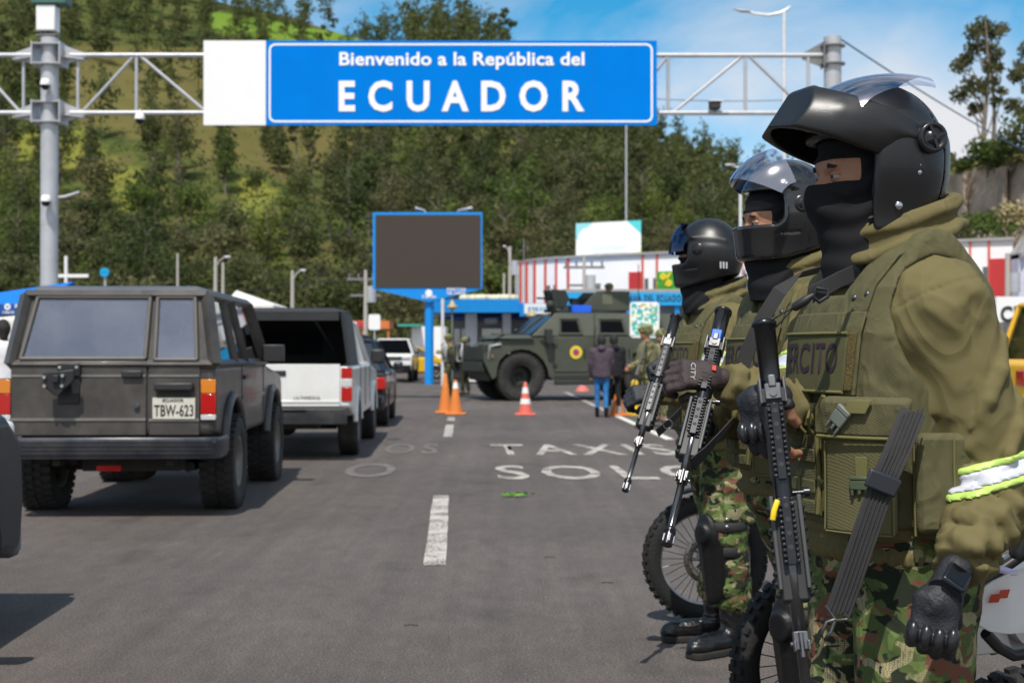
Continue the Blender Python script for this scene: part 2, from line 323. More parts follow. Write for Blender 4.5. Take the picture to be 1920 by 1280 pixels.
# kerb and pavement far right
a,b=G(1270,800),G(1120,735); d=(b-a).normalized(); s=Vector((d.y,-d.x,0))
mb=MB(); A=a-d*14; B=b+d*10
mb.add([A+s*.5,B+s*.5,B+s*9,A+s*9,*(p+Vector((0,0,.13)) for p in (A+s*.5,B+s*.5,B+s*9,A+s*9))],[(0,1,5,4),(4,5,6,7),(1,2,6,5),(0,4,7,3),(2,3,7,6)])
tag(mb.build('pavement',mat('concrete',(.30,.29,.27),.85,scale=2,var=.15,bump=.2)),kind='structure')
# ---------------------------------------------------------------- the hill
D0,D1=135.,560.
RPX=[-1500,-600,0,300,480,560,700,760,900,1050,1240,1430,1560,1750,2000,2600,3600]
RPY=[-260,-190,-60,-25,12,32,78,84,98,150,262,345,380,400,440,520,600]
def hz(x,y):
    """terrain height"""
    px=960+F*x/np.maximum(y,1); zr=(658-np.interp(px,RPX,RPY))/2600*D1
    t=np.clip((y-D0)/(D1-D0),0,1); s=t**1.22
    bump=(np.sin(x*.031+1.3)*np.cos(y*.027)+.6*np.sin(x*.071+y*.043)+.35*np.sin(x*.15-y*.11+2))*3.2*np.clip(t*4,0,1)*(1-t*.7)
    fall=np.clip((y-D1)/300,0,1); return zr*s*(1-fall*fall)+bump*(y<D1+100)*(y>D0)
nx,ny=260,200; us=np.linspace(-.95,.95,nx); ys=np.linspace(D0-2,D1+320,ny)
X=np.outer(ys,us); Y=np.outer(ys,np.ones(nx)); Z=hz(X,Y)-.02
V=np.stack([X.ravel(),Y.ravel(),Z.ravel()],1); I=np.arange(nx*ny).reshape(ny,nx); Q=np.stack([I[:-1,:-1],I[:-1,1:],I[1:,1:],I[1:,:-1]],-1).reshape(-1,4)
me=np_mesh('hill',V,Q)
CLEAR=[((392,20),(700,72),(715,92),(560,88),(395,60)), ((130,88),(380,88),(500,236),(640,240),(700,300),(560,330),(420,310),(300,270),(150,235),(120,170)),
       ((-100,235),(150,240),(210,300),(160,330),(60,300),(-100,330)), ((1235,360),(1340,395),(1340,425),(1270,420),(1225,385)),((200,300),(330,330),(260,400),(210,390)),((455,330),(520,350),(500,420),(450,400)),((900,236),(980,240),(960,330),(930,330)),((60,415),(110,400),(120,520),(50,520))]
def inpoly(x,y,poly):
    c=False; n=len(poly)
    for i in range(n):
        x0,y0=poly[i]; x1,y1=poly[(i+1)%n]
        if (y0>y)!=(y1>y) and x<(x1-x0)*(y-y0)/(y1-y0)+x0: c=not c
    return c
at=me.color_attributes.new('field','FLOAT_COLOR','POINT'); fc=np.zeros((len(V),4),np.float32); fc[:,3]=1
PXY=np.array([proj(v) for v in V])
for i,(a,b) in enumerate(PXY):
    if inpoly(a,b,CLEAR[0]) : fc[i,0]=1
    if inpoly(a,b,CLEAR[1]): fc[i,1]=1
    if any(inpoly(a,b,q) for q in CLEAR[2:]): fc[i,2]=1
at.data.foreach_set('color',fc.ravel())
m=bpy.data.materials.new('hill_grass'); m.use_nodes=True; t=m.node_tree; n=t.nodes; l=t.links; b=n['Principled BSDF']; b.inputs['Roughness'].default_value=.95; b.inputs['Specular IOR Level'].default_value=.1
c=n.new('ShaderNodeTexCoord'); z=n.new('ShaderNodeTexNoise'); z.inputs['Scale'].default_value=.06; z.inputs['Detail'].default_value=10; z.inputs['Roughness'].default_value=.68; l.new(c.outputs['Object'],z.inputs[0])
r=n.new('ShaderNodeValToRGB'); l.new(z.outputs[0],r.inputs[0]); e=r.color_ramp; e.elements[0].position=.36; e.elements[0].color=(.022,.032,.010,1); e.elements[1].position=.68; e.elements[1].color=(.13,.115,.045,1)
for p_,c_ in ((.46,(.045,.06,.016,1)),(.53,(.085,.10,.025,1)),(.60,(.11,.085,.035,1))):
    q=e.elements.new(p_); q.color=c_
vc=n.new('ShaderNodeVertexColor'); vc.layer_name='field'; sp=n.new('ShaderNodeSeparateColor'); l.new(vc.outputs[0],sp.inputs[0])
prev=r.outputs[0]
z3=n.new('ShaderNodeTexNoise'); z3.inputs['Scale'].default_value=.35; z3.inputs['Detail'].default_value=6; l.new(c.outputs['Object'],z3.inputs[0])
for k,(ca,cb) in enumerate((((.10,.20,.02),(.19,.29,.035)),((.085,.10,.026),(.175,.12,.045)),((.14,.17,.028),(.25,.23,.045)))):
    mm=n.new('ShaderNodeMixRGB'); mm.inputs[1].default_value=ca+(1,); mm.inputs[2].default_value=cb+(1,); l.new(z3.outputs[0],mm.inputs[0])
    m2=n.new('ShaderNodeMixRGB'); l.new(prev,m2.inputs[1]); l.new(mm.outputs[0],m2.inputs[2])
    g_=n.new('ShaderNodeMath'); g_.operation='MULTIPLY'; g_.inputs[1].default_value=.8; l.new(sp.outputs[k],g_.inputs[0]); l.new(g_.outputs[0],m2.inputs[0]); prev=m2.outputs[0]
l.new(prev,b.inputs['Base Color'])
tag(link('hill',me,m),kind='structure')
# ---------------------------------------------------------------- trees
def leafmat(name,dark,light,rand=.25,s=.5):
    m=bpy.data.materials.new(name); m.use_nodes=True; t=m.node_tree; n=t.nodes; l=t.links; b=n['Principled BSDF']; b.inputs['Roughness'].default_value=.75; b.inputs['Specular IOR Level'].default_value=.2
    c=n.new('ShaderNodeNewGeometry'); z=n.new('ShaderNodeTexNoise'); z.inputs['Scale'].default_value=s; z.inputs['Detail'].default_value=4; l.new(c.outputs['Position'],z.inputs[0])
    rm=n.new('ShaderNodeMapRange'); rm.inputs[1].default_value=.35; rm.inputs[2].default_value=.65; l.new(z.outputs[0],rm.inputs[0])
    x=n.new('ShaderNodeMixRGB'); x.inputs[1].default_value=dark+(1,); x.inputs[2].default_value=light+(1,); l.new(rm.outputs[0],x.inputs[0])
    oi=n.new('ShaderNodeObjectInfo'); h=n.new('ShaderNodeHueSaturation')
    for k,(lo,hi) in (('Value',(1-rand,1+rand)),('Hue',(.53,.485))):
        a=n.new('ShaderNodeMapRange'); l.new(oi.outputs['Random'],a.inputs[0]); a.inputs[3].default_value=lo; a.inputs[4].default_value=hi; l.new(a.outputs[0],h.inputs[k])
    l.new(x.outputs[0],h.inputs['Color']); l.new(h.outputs[0],b.inputs['Base Color'])
    tr=n.new('ShaderNodeBsdfTranslucent'); l.new(h.outputs[0],tr.inputs[0]); xs=n.new('ShaderNodeMixShader'); xs.inputs[0].default_value=.5
    l.new(b.outputs[0],xs.inputs[1]); l.new(tr.outputs[0],xs.inputs[2]); l.new(xs.outputs[0],n['Material Output'].inputs[0]); MATS[name]=m; return m
LF=[leafmat('leaf_dark',(.060,.074,.028),(.115,.134,.046)),leafmat('leaf_olive',(.100,.098,.044),(.185,.178,.080)),leafmat('leaf_bright',(.088,.112,.028),(.180,.222,.050))]
bark=mat('bark',(.19,.155,.12),.9,scale=3,var=.3)
def clumps(h,w,style,nl,ls,rng):
    """leaf quads spread through lumpy lobes: returns (V,F)"""
    lob=[]
    if style=='tall':
        for i in range(12):
            z=h*(.30+.68*i/11); r=w*.5*(.45+.75*math.sin(PI*min(1,(i+1.6)/13)))*rng.uniform(.7,1.2)
            lob.append((rng.normal(0,w*.13),rng.normal(0,w*.13),z,r*.75,h*.075))
    elif style=='round':
        for i in range(16):
            a=rng.uniform(0,2*PI); q=rng.uniform(0,.34)*w; z=h*(.38+.5*rng.uniform()); lob.append((q*math.cos(a),q*math.sin(a),z,w*rng.uniform(.16,.28),h*rng.uniform(.1,.17)))
    elif style=='cone':
        for i in range(13):
            t=i/12; lob.append((rng.normal(0,w*.04),rng.normal(0,w*.04),h*(.16+.82*t),w*.46*(1-t)**.8+.15,h*.06))
    else: # sparse
        for i in range(9):
            a=rng.uniform(0,2*PI); z=h*(.42+.55*i/8); q=w*rng.uniform(.05,.42)*(1.1-i/12); lob.append((q*math.cos(a),q*math.sin(a),z,w*rng.uniform(.10,.19),h*rng.uniform(.03,.055)))
    lob=np.array(lob); wt=lob[:,3]**2; k=rng.choice(len(lob),nl,p=wt/wt.sum()); L=lob[k]
    d=rng.normal(size=(nl,3)); d/=np.linalg.norm(d,axis=1)[:,None]; rr=rng.uniform(.35,1.12,nl)**.6
    c=L[:,:3]+d*np.stack([L[:,3],L[:,3],L[:,4]],1)*rr[:,None]
    n=d*.7+rng.normal(size=(nl,3))*.7; n[:,2]+=.35; n/=np.linalg.norm(n,axis=1)[:,None]
    u=np.cross(n,rng.normal(size=(nl,3))); u/=np.linalg.norm(u,axis=1)[:,None]; v=np.cross(n,u); s=ls*rng.uniform(.5,1.35,(nl,1))
    V=np.stack([c-u*s-v*s*.25,c+v*s*-.55+u*s*.1,c+u*s*.95+v*s*.15,c+v*s*.6-u*s*.1],1).reshape(-1,3); return V,np.arange(nl*4).reshape(-1,4)
def trunk_mb(h,w,style,rng,top=.9):
    mb=MB(); r=h*.014+.05; pts=[Vector((0,0,-.5))]
    for i in range(1,7): pts.append(Vector((rng.normal(0,.012*h),rng.normal(0,.012*h),h*top*i/6)))
    mb.tube(pts,[r*(1-.8*i/6) for i in range(7)],7)
    for i in range(9):
        k=rng.integers(2,6); p=pts[k]; a=rng.uniform(0,2*PI); q=w*rng.uniform(.2,.42); mb.tube([p,p+Vector((math.cos(a)*q*.5,math.sin(a)*q*.5,h*.07)),p+Vector((math.cos(a)*q,math.sin(a)*q,h*rng.uniform(.1,.18)))],[r*.4,r*.25,r*.08],5)
    return mb
def make_tree(h,w,style,nl,ls,m,seed,label,group=None,name='tree'):
    rng=np.random.default_rng(seed); t=empty(name,label=label,cat='tree',group=group)
    trunk_mb(h,w,style,rng,.97 if style in('tall','sparse') else .75).build('trunk',bark,t,fixn=False); V_,F_=clumps(h,w,style,nl,ls,rng); link('crown',np_mesh('crown',V_,F_,False),m,t); return t
sites=[]
rng=np.random.default_rng(11)
for _ in range(90000):
    y=D0+8+(D1+25-D0)*rng.uniform()**1.25; px=rng.uniform(-260,2150); x=(px-960)/F*y; z=float(hz(x,y)); a,b_=proj((x,y,z))
    if px>1500 and y<250: continue
    fl=(y-D0)/(D1-D0)
    hp=13/y*F
    if inpoly(a,b_,CLEAR[1]) or inpoly(a,b_,CLEAR[0]) or any(inpoly(a,b_-hp*q_,CLEAR[k_]) for q_ in (.4,.75,1.) for k_ in (0,1)): 
        if rng.uniform()>.012: continue
    elif any(inpoly(a,b_-hp*.3,q) or inpoly(a,b_-hp*.7,q) for q in CLEAR[2:]):
        if rng.uniform()>.1: continue
    cell=3.7+ y*.0062
    if any(abs(x-s[0])<cell and abs(y-s[1])<cell*1.35 for s in sites[-1700:]): continue
    sites.append((x,y,z))
    if len(sites)>3000: break
KIND=[('tall',15,6.0),('tall',13,5.0),('round',9.5,9.5),('cone',12,5.5),('round',8,8.5),('sparse',16,7)]
GLAB={'tall':'tall narrow eucalyptus tree among the wood covering the hillside','round':'broad round crowned tree among the wood covering the hillside','cone':'pointed dark conifer among the wood covering the hillside','sparse':'thin open crowned tree among the wood covering the hillside'}
# those that show largest are trees of their own, the rest one wood
vis=[i for i,s in enumerate(sites) if -60<proj(s)[0]<1760]
vis.sort(key=lambda i: sites[i][1]); near=set(vis[:285])
protos={}
rngk=np.random.default_rng(3)
def pick(y,px):
    q=rngk.uniform()
    if y<230: return rngk.choice([0,1,2,2,4,4,3],p=[.2,.1,.2,.15,.15,.1,.1])
    return rngk.choice([0,1,2,3,4,5],p=[.34,.25,.13,.1,.1,.08])
Vs=[[],[],[]]; base=[]
for kk,(st,hh,ww) in enumerate(KIND):
    for s in range(2): base.append((kk,)+clumps(hh,ww,st,300,.52,np.random.default_rng(50+kk*2+s)))
tv,tf=[],[]
for i,s in enumerate(sites):
    px=proj(s)[0]; k=int(pick(s[1],px)); st,hh,ww=KIND[k]; sc_=rngk.uniform(.6,1.2)*(0.85 if s[1]<200 else (1.05 if s[1]>300 else .95)); mi=int(rngk.choice([0,1,2],p=[.42,.36,.22])); rz=rngk.uniform(0,6.28)
    if s[1]>470 and 745<px<965: sc_*=1.55
    if i in near:
        key=(k,mi,int(rngk.integers(0,2)))
        if key not in protos: t=protos[key]=make_tree(hh,ww,st,950,.33,LF[mi],hash(key)%999+5,GLAB[st],'trees of the hillside wood')
        else: t=copy_tree(protos[key])
        t.location=s; t.rotation_euler=(0,0,rz); t.scale=(sc_,sc_,sc_)
    else:
        _,Vb,Fb=base[k*2+int(rngk.integers(0,2))]; c,s_=math.cos(rz)*sc_,math.sin(rz)*sc_
        W=np.stack([Vb[:,0]*c-Vb[:,1]*s_+s[0],Vb[:,0]*s_+Vb[:,1]*c+s[1],Vb[:,2]*sc_+s[2]],1); Vs[mi].append(W)
        th=hh*sc_*.75; r_=.14; tv.append(np.array([(s[0]+r_*math.cos(a),s[1]+r_*math.sin(a),s[2]+zz) for zz in (-.3,th) for a in (0,2.1,4.2)]))
Va=[np.concatenate(v) for v in Vs]; mi=np.concatenate([np.full(len(v)//4,k) for k,v in enumerate(Va)]); T=np.concatenate(tv); nT=len(tv)
VV=np.concatenate(Va+[T]); nb=sum(len(v) for v in Va); FQ=np.arange(nb).reshape(-1,4); TQ=np.concatenate([np.arange(nT)[:,None]*6+nb+np.array(q)[None] for q in ((0,1,4,3),(1,2,5,4),(2,0,3,5))])
me=np_mesh('woodland',VV,np.concatenate([FQ,TQ]),False,np.concatenate([mi,np.full(len(TQ),3)]))
o=link('woodland',me,LF+[bark]); tag(o,'far mass of mixed trees covering the rest of the green hillside','woodland',kind='stuff')
# low scrub and undergrowth over the slopes
nb_=9000; pts=[]
r2=np.random.default_rng(21); yy=D0+5+(D1-D0)*r2.uniform(size=nb_)**1.3; pxx=r2.uniform(-250,1900,nb_); xx=(pxx-960)/F*yy; zz=hz(xx,yy)
keep=[(not inpoly(*proj((x,y,z)),CLEAR[0])) and (not inpoly(*proj((x,y,z)),CLEAR[1]) or r2.uniform()<.12) and (not any(inpoly(*proj((x,y,z)),q) for q in CLEAR[2:]) or r2.uniform()<.4) for x,y,z in zip(xx,yy,zz)]
C=np.stack([xx,yy,zz+.5],1)[np.array(keep)]; C=np.repeat(C,9,0)+r2.normal(size=(len(C)*9,3))*np.array([1.3,1.3,.6]); nq=len(C)
n_=r2.normal(size=(nq,3)); n_/=np.linalg.norm(n_,axis=1)[:,None]; u=np.cross(n_,r2.normal(size=(nq,3))); u/=np.linalg.norm(u,axis=1)[:,None]; v=np.cross(n_,u); s=.38*r2.uniform(.5,1.3,(nq,1))
V=np.stack([C-u*s,C-v*s*.6,C+u*s,C+v*s*.6],1).reshape(-1,3)
o=link('undergrowth',np_mesh('undergrowth',V,np.arange(nq*4).reshape(-1,4),False,r2.integers(0,3,nq)),LF); tag(o,'green scrub and low bushes between the trees on the slope','undergrowth',kind='stuff')
# ---------------------------------------------------------------- retaining wall on the right, with its trees
cm_=mat('stained_concrete',(.44,.345,.26),.9,scale=.5,var=.25,dirt=(.16,.13,.10),dscale=.6,damt=.75,bump=.3,bscale=8)
top=[(1560,352),(1650,345),(1740,338),(1800,325),(1860,313),(1920,302),(2080,280),(2300,262)]
ds=[98,92,86,82,79,76,72,66]
mb=MB(); vs=[]; K=10
for (px,py),d in zip(top,ds):
    tp=P(px,py,d)
    for k in range(K+1): 
        q=k/K; vs.append((tp.x+random.uniform(-.2,.2),d-(1-q)*2.2+random.uniform(-.25,.25),-1+(tp.z+1)*q))
mb.add(vs,[(i*(K+1)+k,(i+1)*(K+1)+k,(i+1)*(K+1)+k+1,i*(K+1)+k+1) for i in range(len(top)-1) for k in range(K)])
wv=[]; wt=empty('retaining_wall',(P(1920,302,76).x,76,0),label='tall stained concrete retaining wall cutting the hillside behind the buildings on the right',cat='retaining wall')
o=mb.build('wall_face',cm_,wt); o.matrix_parent_inverse=wt.matrix_basis.inverted()
mb=MB()
for px,py in ((1790,328),(1862,313)):
    d=np.interp(px,[q[0] for q in top],ds); t_=P(px,py,d); mb.box((t_.x,d-1.3,t_.z/2),(.22,1.2,t_.z-.4))
o=mb.build('joint_rib',cm_,wt); o.matrix_parent_inverse=wt.matrix_basis.inverted()
mb=MB(); vs=[]
for (px,py),d in zip(top,ds):
    tp=P(px,py,d); vs+=[(tp.x,d-.1,tp.z+.02),(tp.x,d+3,tp.z+1.0),(tp.x,d+30,tp.z+2.2),(tp.x,d+90,-2)]
mb.add(vs,[(i*4+k,(i+1)*4+k,(i+1)*4+k+1,i*4+k+1) for i in range(len(top)-1) for k in range(3)])
tag(mb.build('bank_top',mat('dry_grass',(.19,.165,.055),.95,scale=1.5,var=.35)),kind='structure')
def bush(px,py,d,w,h,m,label,seed,name='bush',n=900,ls=.13,cat='bush'):
    p=P(px,py,d); r=np.random.default_rng(seed); t=empty(name,p,label=label,cat=cat); mb=MB()
    for k in range(5): mb.tube([(0,0,-.5),(r.normal(0,w*.1),r.normal(0,w*.1),h*.3),(r.normal(0,w*.2),r.normal(0,w*.2),h*.7)],[.04,.03,.015],5)
    mb.build('stem',bark,t,fixn=False); k=10; c=np.stack([r.normal(0,w*.2,k),r.normal(0,w*.2,k),h*r.uniform(.15,.72,k)],1); rad=r.uniform(.16,.27,k)*w
    i=r.integers(0,k,n); dd=r.normal(size=(n,3)); dd/=np.linalg.norm(dd,axis=1)[:,None]; C=c[i]+dd*np.stack([rad[i],rad[i],np.minimum(rad[i],h*.3)],1)*r.uniform(.5,1.1,(n,1))
    n_=dd+r.normal(size=(n,3))*.6; n_/=np.linalg.norm(n_,axis=1)[:,None]; u=np.cross(n_,r.normal(size=(n,3))); u/=np.linalg.norm(u,axis=1)[:,None]; v=np.cross(n_,u); s=ls*r.uniform(.5,1.4,(n,1))
    link('foliage',np_mesh('foliage',np.stack([C-u*s,C-v*s*.6,C+u*s,C+v*s*.6],1).reshape(-1,3),np.arange(n*4).reshape(-1,4),False),m,t); return t
bush(1840,452,70,4.4,1.7,LF[2],'round green bush in front of the stained retaining wall',1)
bush(1770,460,70,2.6,1.1,LF[1],'small olive bush left of the round bush below the retaining wall',2)
bush(1895,455,71,2.4,2.6,mat('straw',(.30,.25,.12),.9,scale=3),'tall straw coloured grass clump beside the green bush',3,'grass_clump',cat='grass clump')
for px,py,d,w_,h_,s_ in ((1850,312,79,4,1.6,4),(1895,300,77,4,1.9,5),(1930,290,75,4,3.2,6),(1815,322,82,3,1.0,7),(1760,338,87,3,2.2,8),(1785,325,90,2,1.8,9)):
    bush(px,py+5,d,w_,h_,LF[2] if s_%2 else LF[0],{4:'low dark shrub on the wall top under the tall thin trees',5:'green shrub on the wall top right of the tall thin trees',6:'tall green shrub on the wall top at the right edge',7:'smallest shrub on the wall top left of the tall trees',8:'dark tree top just right of the black helmet',9:'slim shrub between helmet and tall trees'}[s_],s_+30,'shrub')
def tall_tree(px,pyb,pyt,d,w,lobes,seed,label,lean=0):
    p=P(px,pyb,d); tp=P(px+lean,pyt,d); h=tp.z-p.z; r=np.random.default_rng(seed); t=empty('eucalyptus_tree',p,label=label,cat='tree',group=None); mb=MB(); s=d/2600
    pts=[Vector((lean*s*q+math.sin(q*5+seed)*.12,math.cos(q*4)*.1,h*q-.4*(q==0))) for q in [i/8 for i in range(9)]]; mb.tube(pts,[.16*(1-.75*i/8) for i in range(9)],8)
    C=[]; 
    for (lx,ly,lr) in lobes:
        c=P(lx,ly,d)-p; c.y+=r.uniform(-1,1); q=max(0.12,min(.92,(c.z/h)-.2)); a=pts[min(8,int(q*8))]; mid=(a+c)/2+Vector((0,0,-.3)); mb.tube([a,mid,c],[.07,.045,.015],5)
        rr=lr*s
        for _ in range(int(130*(lr/14)**2)+60):
            v=r.normal(size=3); v/=np.linalg.norm(v); C.append(np.array(c)+v*np.array([1,1,.8])*rr*r.uniform(.1,1.7)**.9)
    C=np.array(C); n=len(C); mb.build('trunk',bark,t,fixn=False); u=r.normal(size=(n,3)); u[:,2]-=.6; u/=np.linalg.norm(u,axis=1)[:,None]; v=np.cross(u,r.normal(size=(n,3))); v/=np.linalg.norm(v,axis=1)[:,None]; ss=.15*r.uniform(.6,1.4,(n,1))
    link('crown',np_mesh('crown',np.stack([C-u*ss,C-v*ss*.45,C+u*ss,C+v*ss*.45],1).reshape(-1,3),np.arange(n*4).reshape(-1,4),False),LF[1],t); return t
tall_tree(1845,300,40,80,3,[(1850,45,16),(1828,60,15),(1865,60,14),(1835,85,15),(1858,90,12),(1808,120,15),(1822,105,12),(1870,110,12),(1800,180,14),(1820,160,15),(1845,165,16),(1868,190,10),(1835,200,12),(1850,130,10)],5,'tall thin eucalyptus with tufted crown standing on the retaining wall',5)
tall_tree(1862,300,95,82,3,[(1870,100,10),(1876,125,9),(1866,150,9),(1880,170,8),(1872,60,11)],6,'slimmer eucalyptus directly right of the tufted eucalyptus',-3)
tall_tree(1950,300,60,80,3,[(1912,140,14),(1925,125,16),(1905,195,13),(1918,210,12),(1940,170,16),(1935,90,15)],7,'eucalyptus branch tufts entering at the right edge of the photo')
# ================================================================ GANTRY
galv=mat('galvanised_steel',(.50,.51,.54),.42,.35,var=.10,scale=3,dirt=(.30,.27,.24),dscale=2.5,damt=.35)
galvd=mat('dark_steel',(.20,.20,.20),.6,.3,var=.2,scale=4)
white=mat('white_sheet',(.82,.82,.82),.45,var=.02,scale=2)
blue=mat('sign_blue',(.0,.185,.66),.85,spec=.05,var=.06,scale=1.2,dirt=(.0,.2,.68),dscale=1.2,damt=.3)
letter=mat('white_letter',(.86,.86,.87),.5,var=.02)
rubber=mat('black_rubber',(.018,.018,.018),.8,var=.3,scale=20,bump=.3,bscale=120,dirt=(.10,.085,.07),dscale=6,damt=.35)
blackp=mat('black_plastic',(.022,.022,.024),.5,var=.2,scale=12)
DG=34.0; DW=Vector((0,DG,0))
def zp(py,d=DG): return P(960,py,d).z
def xp(px,d=DG): return (px-960)/F*d/ (CP)
gt=empty('sign_gantry',(xp(92),DG,0),label='grey steel truss gantry spanning the road on two round columns',cat='gantry'); gi=Matrix.Translation(gt.location).inverted()
def gb(mb,name,m,bev=0,label=None):
    mb.v=[gi@v for v in mb.v]; return mb.build(name,m,gt,bev,label=label)
for px,ty in ((92,72),(1562,70)):
    x=xp(px); mb=MB(); mb.cyl((x,DG,0),(x,DG,zp(ty)),.21,n=28); mb.cyl((x,DG,zp(420)-.02),(x,DG,zp(420)+.02),.215,n=28); mb.cyl((x,DG,0),(x,DG,.04),.4,n=20)
    gb(mb,'column',galv)
for px in (92,1562):
    x=xp(px)
    for yy in (104,212):
        if px==1562 and yy==212: yy=210
        mb=MB(); z0=zp(yy)
        if px==92:
            for dz in (.24,-.24): mb.box((x,DG,z0+dz),(.72,.62,.03))
            for sx in (-1,1):
                mb.box((x+sx*.34,DG,z0),(.03,.66,.56))
                mb.add([(x+sx*.355,DG+q,z0+a) for q in (-.02,.02) for a in (.24,-.24)]+[(x+sx*.85,DG+q,z0+a) for q in (-.02,.02) for a in (.06,-.06)],[(0,1,5,4),(2,6,7,3),(0,4,6,2),(1,3,7,5),(4,5,7,6)])
                mb.box((x+sx*.62,DG,z0-.09),(.5,.3,.025),Matrix.Rotation(sx*R(8),3,'Y'))
        else:
            for dz in (.22,-.22): mb.cyl((x,DG,z0+dz-.015),(x,DG,z0+dz+.015),.31,n=20)
            mb.box((x-.24,DG,z0),(.03,.4,.62)); mb.add([(x-.25,DG+q,z0+a) for q in (-.02,.02) for a in (.32,-.3)]+[(x-.75,DG+q,z0+a) for q in (-.02,.02) for a in (.04,-.1)],[(0,1,5,4),(2,6,7,3),(0,4,6,2),(1,3,7,5),(4,5,7,6)])
        gb(mb,'bracket',galvd if px==1562 else galv)
zt,zb_=zp(104),zp(212)
for off in (0,):
    y=DG+off
    for z in (zt,zb_):
        mb=MB(); mb.cyl((xp(-160),y,z),(xp(60),y,z),.06,n=10); mb.cyl((xp(130),y,z),(xp(1545),y,z),.06,n=10); gb(mb,'chord',galv)
    mb=MB()
    for a,b in (((43,'b'),(43,'t')),((145,'b'),(145,'t')),((255,'b'),(255,'t')),((152,'b'),(252,'t')),((260,'t'),(388,'b')),((38,'b'),(-60,'t')),((1253,'b'),(1253,'t')),((1398,'b'),(1398,'t')),((1516,'b'),(1516,'t')),((1262,'b'),(1394,'t')),((1404,'t'),(1516,'b')),((388,'b'),(520,'t')),((520,'t'),(650,'b')),((650,'b'),(780,'t')),((780,'t'),(910,'b')),((910,'b'),(1040,'t')),((1040,'t'),(1170,'b')),((1170,'b'),(1253,'t'))):
        mb.cyl((xp(a[0]),y,zt if a[1]=='t' else zb_),(xp(b[0]),y,zt if b[1]=='t' else zb_),.042,n=8)
    gb(mb,'lattice',galv)
# cameras on the gantry
def dome(px,py,d=DG-.45,label='',arm=None):
    p=P(px,py,d); t=empty('security_camera',p,label=label,cat='security camera'); m=MB(); m.lathe([(0,.16),(.09,.15),(.12,.06),(.12,0)],n=16); 
    if arm: m.cyl((0,0,.12),arm,.025,n=8)
    m.build('housing',white,t); m=MB(); m.lathe([(.11,0),(.10,-.06),(.06,-.11),(0,-.125)],n=16); m.build('lens_dome',mat('dome_black',(.01,.01,.012),.08,var=0),t)
dome(85,160,DG-.42,'white dome camera high on the left gantry column between the brackets',(.05,.3,.05))
dome(262,224,DG-.3,'white dome camera hanging under the lower gantry chord left of the sign',(0,.0,.25))
dome(86,378,DG-.42,'white dome camera halfway up the left gantry column',(.05,.3,.05))
t=empty('traffic_camera',P(1340,212,DG-.3),label='small black camera on the lower gantry chord right of the sign',cat='camera'); m=MB(); m.box((0,0,.17),(.26,.3,.17)); m.build('body',blackp,t,.02); m=MB(); m.box((.02,0,.275),(.34,.36,.02)); m.build('sun_shield',white,t); m=MB(); m.cyl((0,0,-.05),(0,0,.1),.04); m.box((.1,0,-.02),(.45,.2,.03)); m.build('mount',galvd,t)
t=empty('control_box',P(90,70,DG),label='white equipment box on top of the left gantry column',cat='equipment box'); m=MB(); m.box((0,0,.44),(.46,.4,.62)); m.build('cabinet',white,t,.015); m=MB(); m.cyl((0,0,-.05),(0,0,.14),.05); m.box((0,0,.03),(.5,.3,.03)); m.box((-.14,0,.1),(.06,.06,.12)); m.box((.12,0,.1),(.06,.06,.12)); m.build('bracket',galvd,t)
m=MB(); m.box((.08,0,.92),(.85,.5,.28)); m.build('green_cabinet',mat('green_box',(.05,.13,.11),.5),t,.01)
# the sign
x0,xm,x1=xp(381,DG-.45),xp(498,DG-.45),xp(1232,DG-.45); zt1,zb1=zp(76.5,DG-.45),zp(235,DG-.45); yb=DG-.45
st=empty('overhead_sign',((x0+x1)/2,yb,0),label='long blue welcome sign with white lettering hung on the gantry over the road',cat='road sign'); off=Vector((-(x0+x1)/2,-yb,0))
def sb(mb,name,m,bev=0):
    mb.v=[v+off for v in mb.v]; return mb.build(name,m,st,bev)
m=MB(); m.box2((xm,yb,zb1),(x1,yb+.06,zt1)); sb(m,'blue_panel',blue)
m=MB(); m.box2((x0,yb-.01,zb1),(xm-.003,yb+.06,zt1)); sb(m,'white_panel',white)
def rrect(x0,z0,x1,z1,r,n=6):
    o=[]
    for cx,cz,a in ((x1-r,z1-r,0),(x0+r,z1-r,90),(x0+r,z0+r,180),(x1-r,z0+r,270)):
        for i in range(n+1): t=R(a+90*i/n); o.append((cx+r*math.cos(t),cz+r*math.sin(t)))
    return o
a=rrect(xm+.07,zb1+.07,x1-.10,zt1-.07,.16); b=rrect(xm+.115,zb1+.115,x1-.145,zt1-.115,.12); n=len(a)
m=MB(); m.add([(p[0],yb-.006,p[1]) for p in a+b],[(i,(i+1)%n,n+(i+1)%n,n+i) for i in range(n)]); sb(m,'border_line',letter)
for i in range(1,6):
    xx=xm+(x1-xm)*i/6; m=MB(); m.box((xx,yb-.0015,(zt1+zb1)/2),(.006,.003,zt1-zb1-.02)); sb(m,'panel_joint',mat('joint_blue',(.0,.13,.50),.8))
m=MB()
for i in range(8):
    xx=x0+.3+i*(x1-x0-.6)/7; m.box((xx,yb+.1,(zt1+zb1)/2),(.06,.08,zt1-zb1-.1)); m.box((xx,yb+.15,zt),(.06,.1,.2)); m.box((xx,yb+.15,zb_),(.06,.1,.2))
sb(m,'mounting_rail',galvd)
def sign_text(s,pxa,pxb,pya,pyb,d,off_=.02,sp=1,parent=None,m=letter,name='lettering',ext=.004,y=None):
    s_=d/F; me=text_mesh(s,1,ext,off_,sp,width=(pxb-pxa)*s_,height=(pyb-pya)*s_)
    c=P((pxa+pxb)/2,(pya+pyb)/2,d if y is None else y); o=link(name,me,m,parent); o.location=c-(parent.location if parent else Vector()); return o
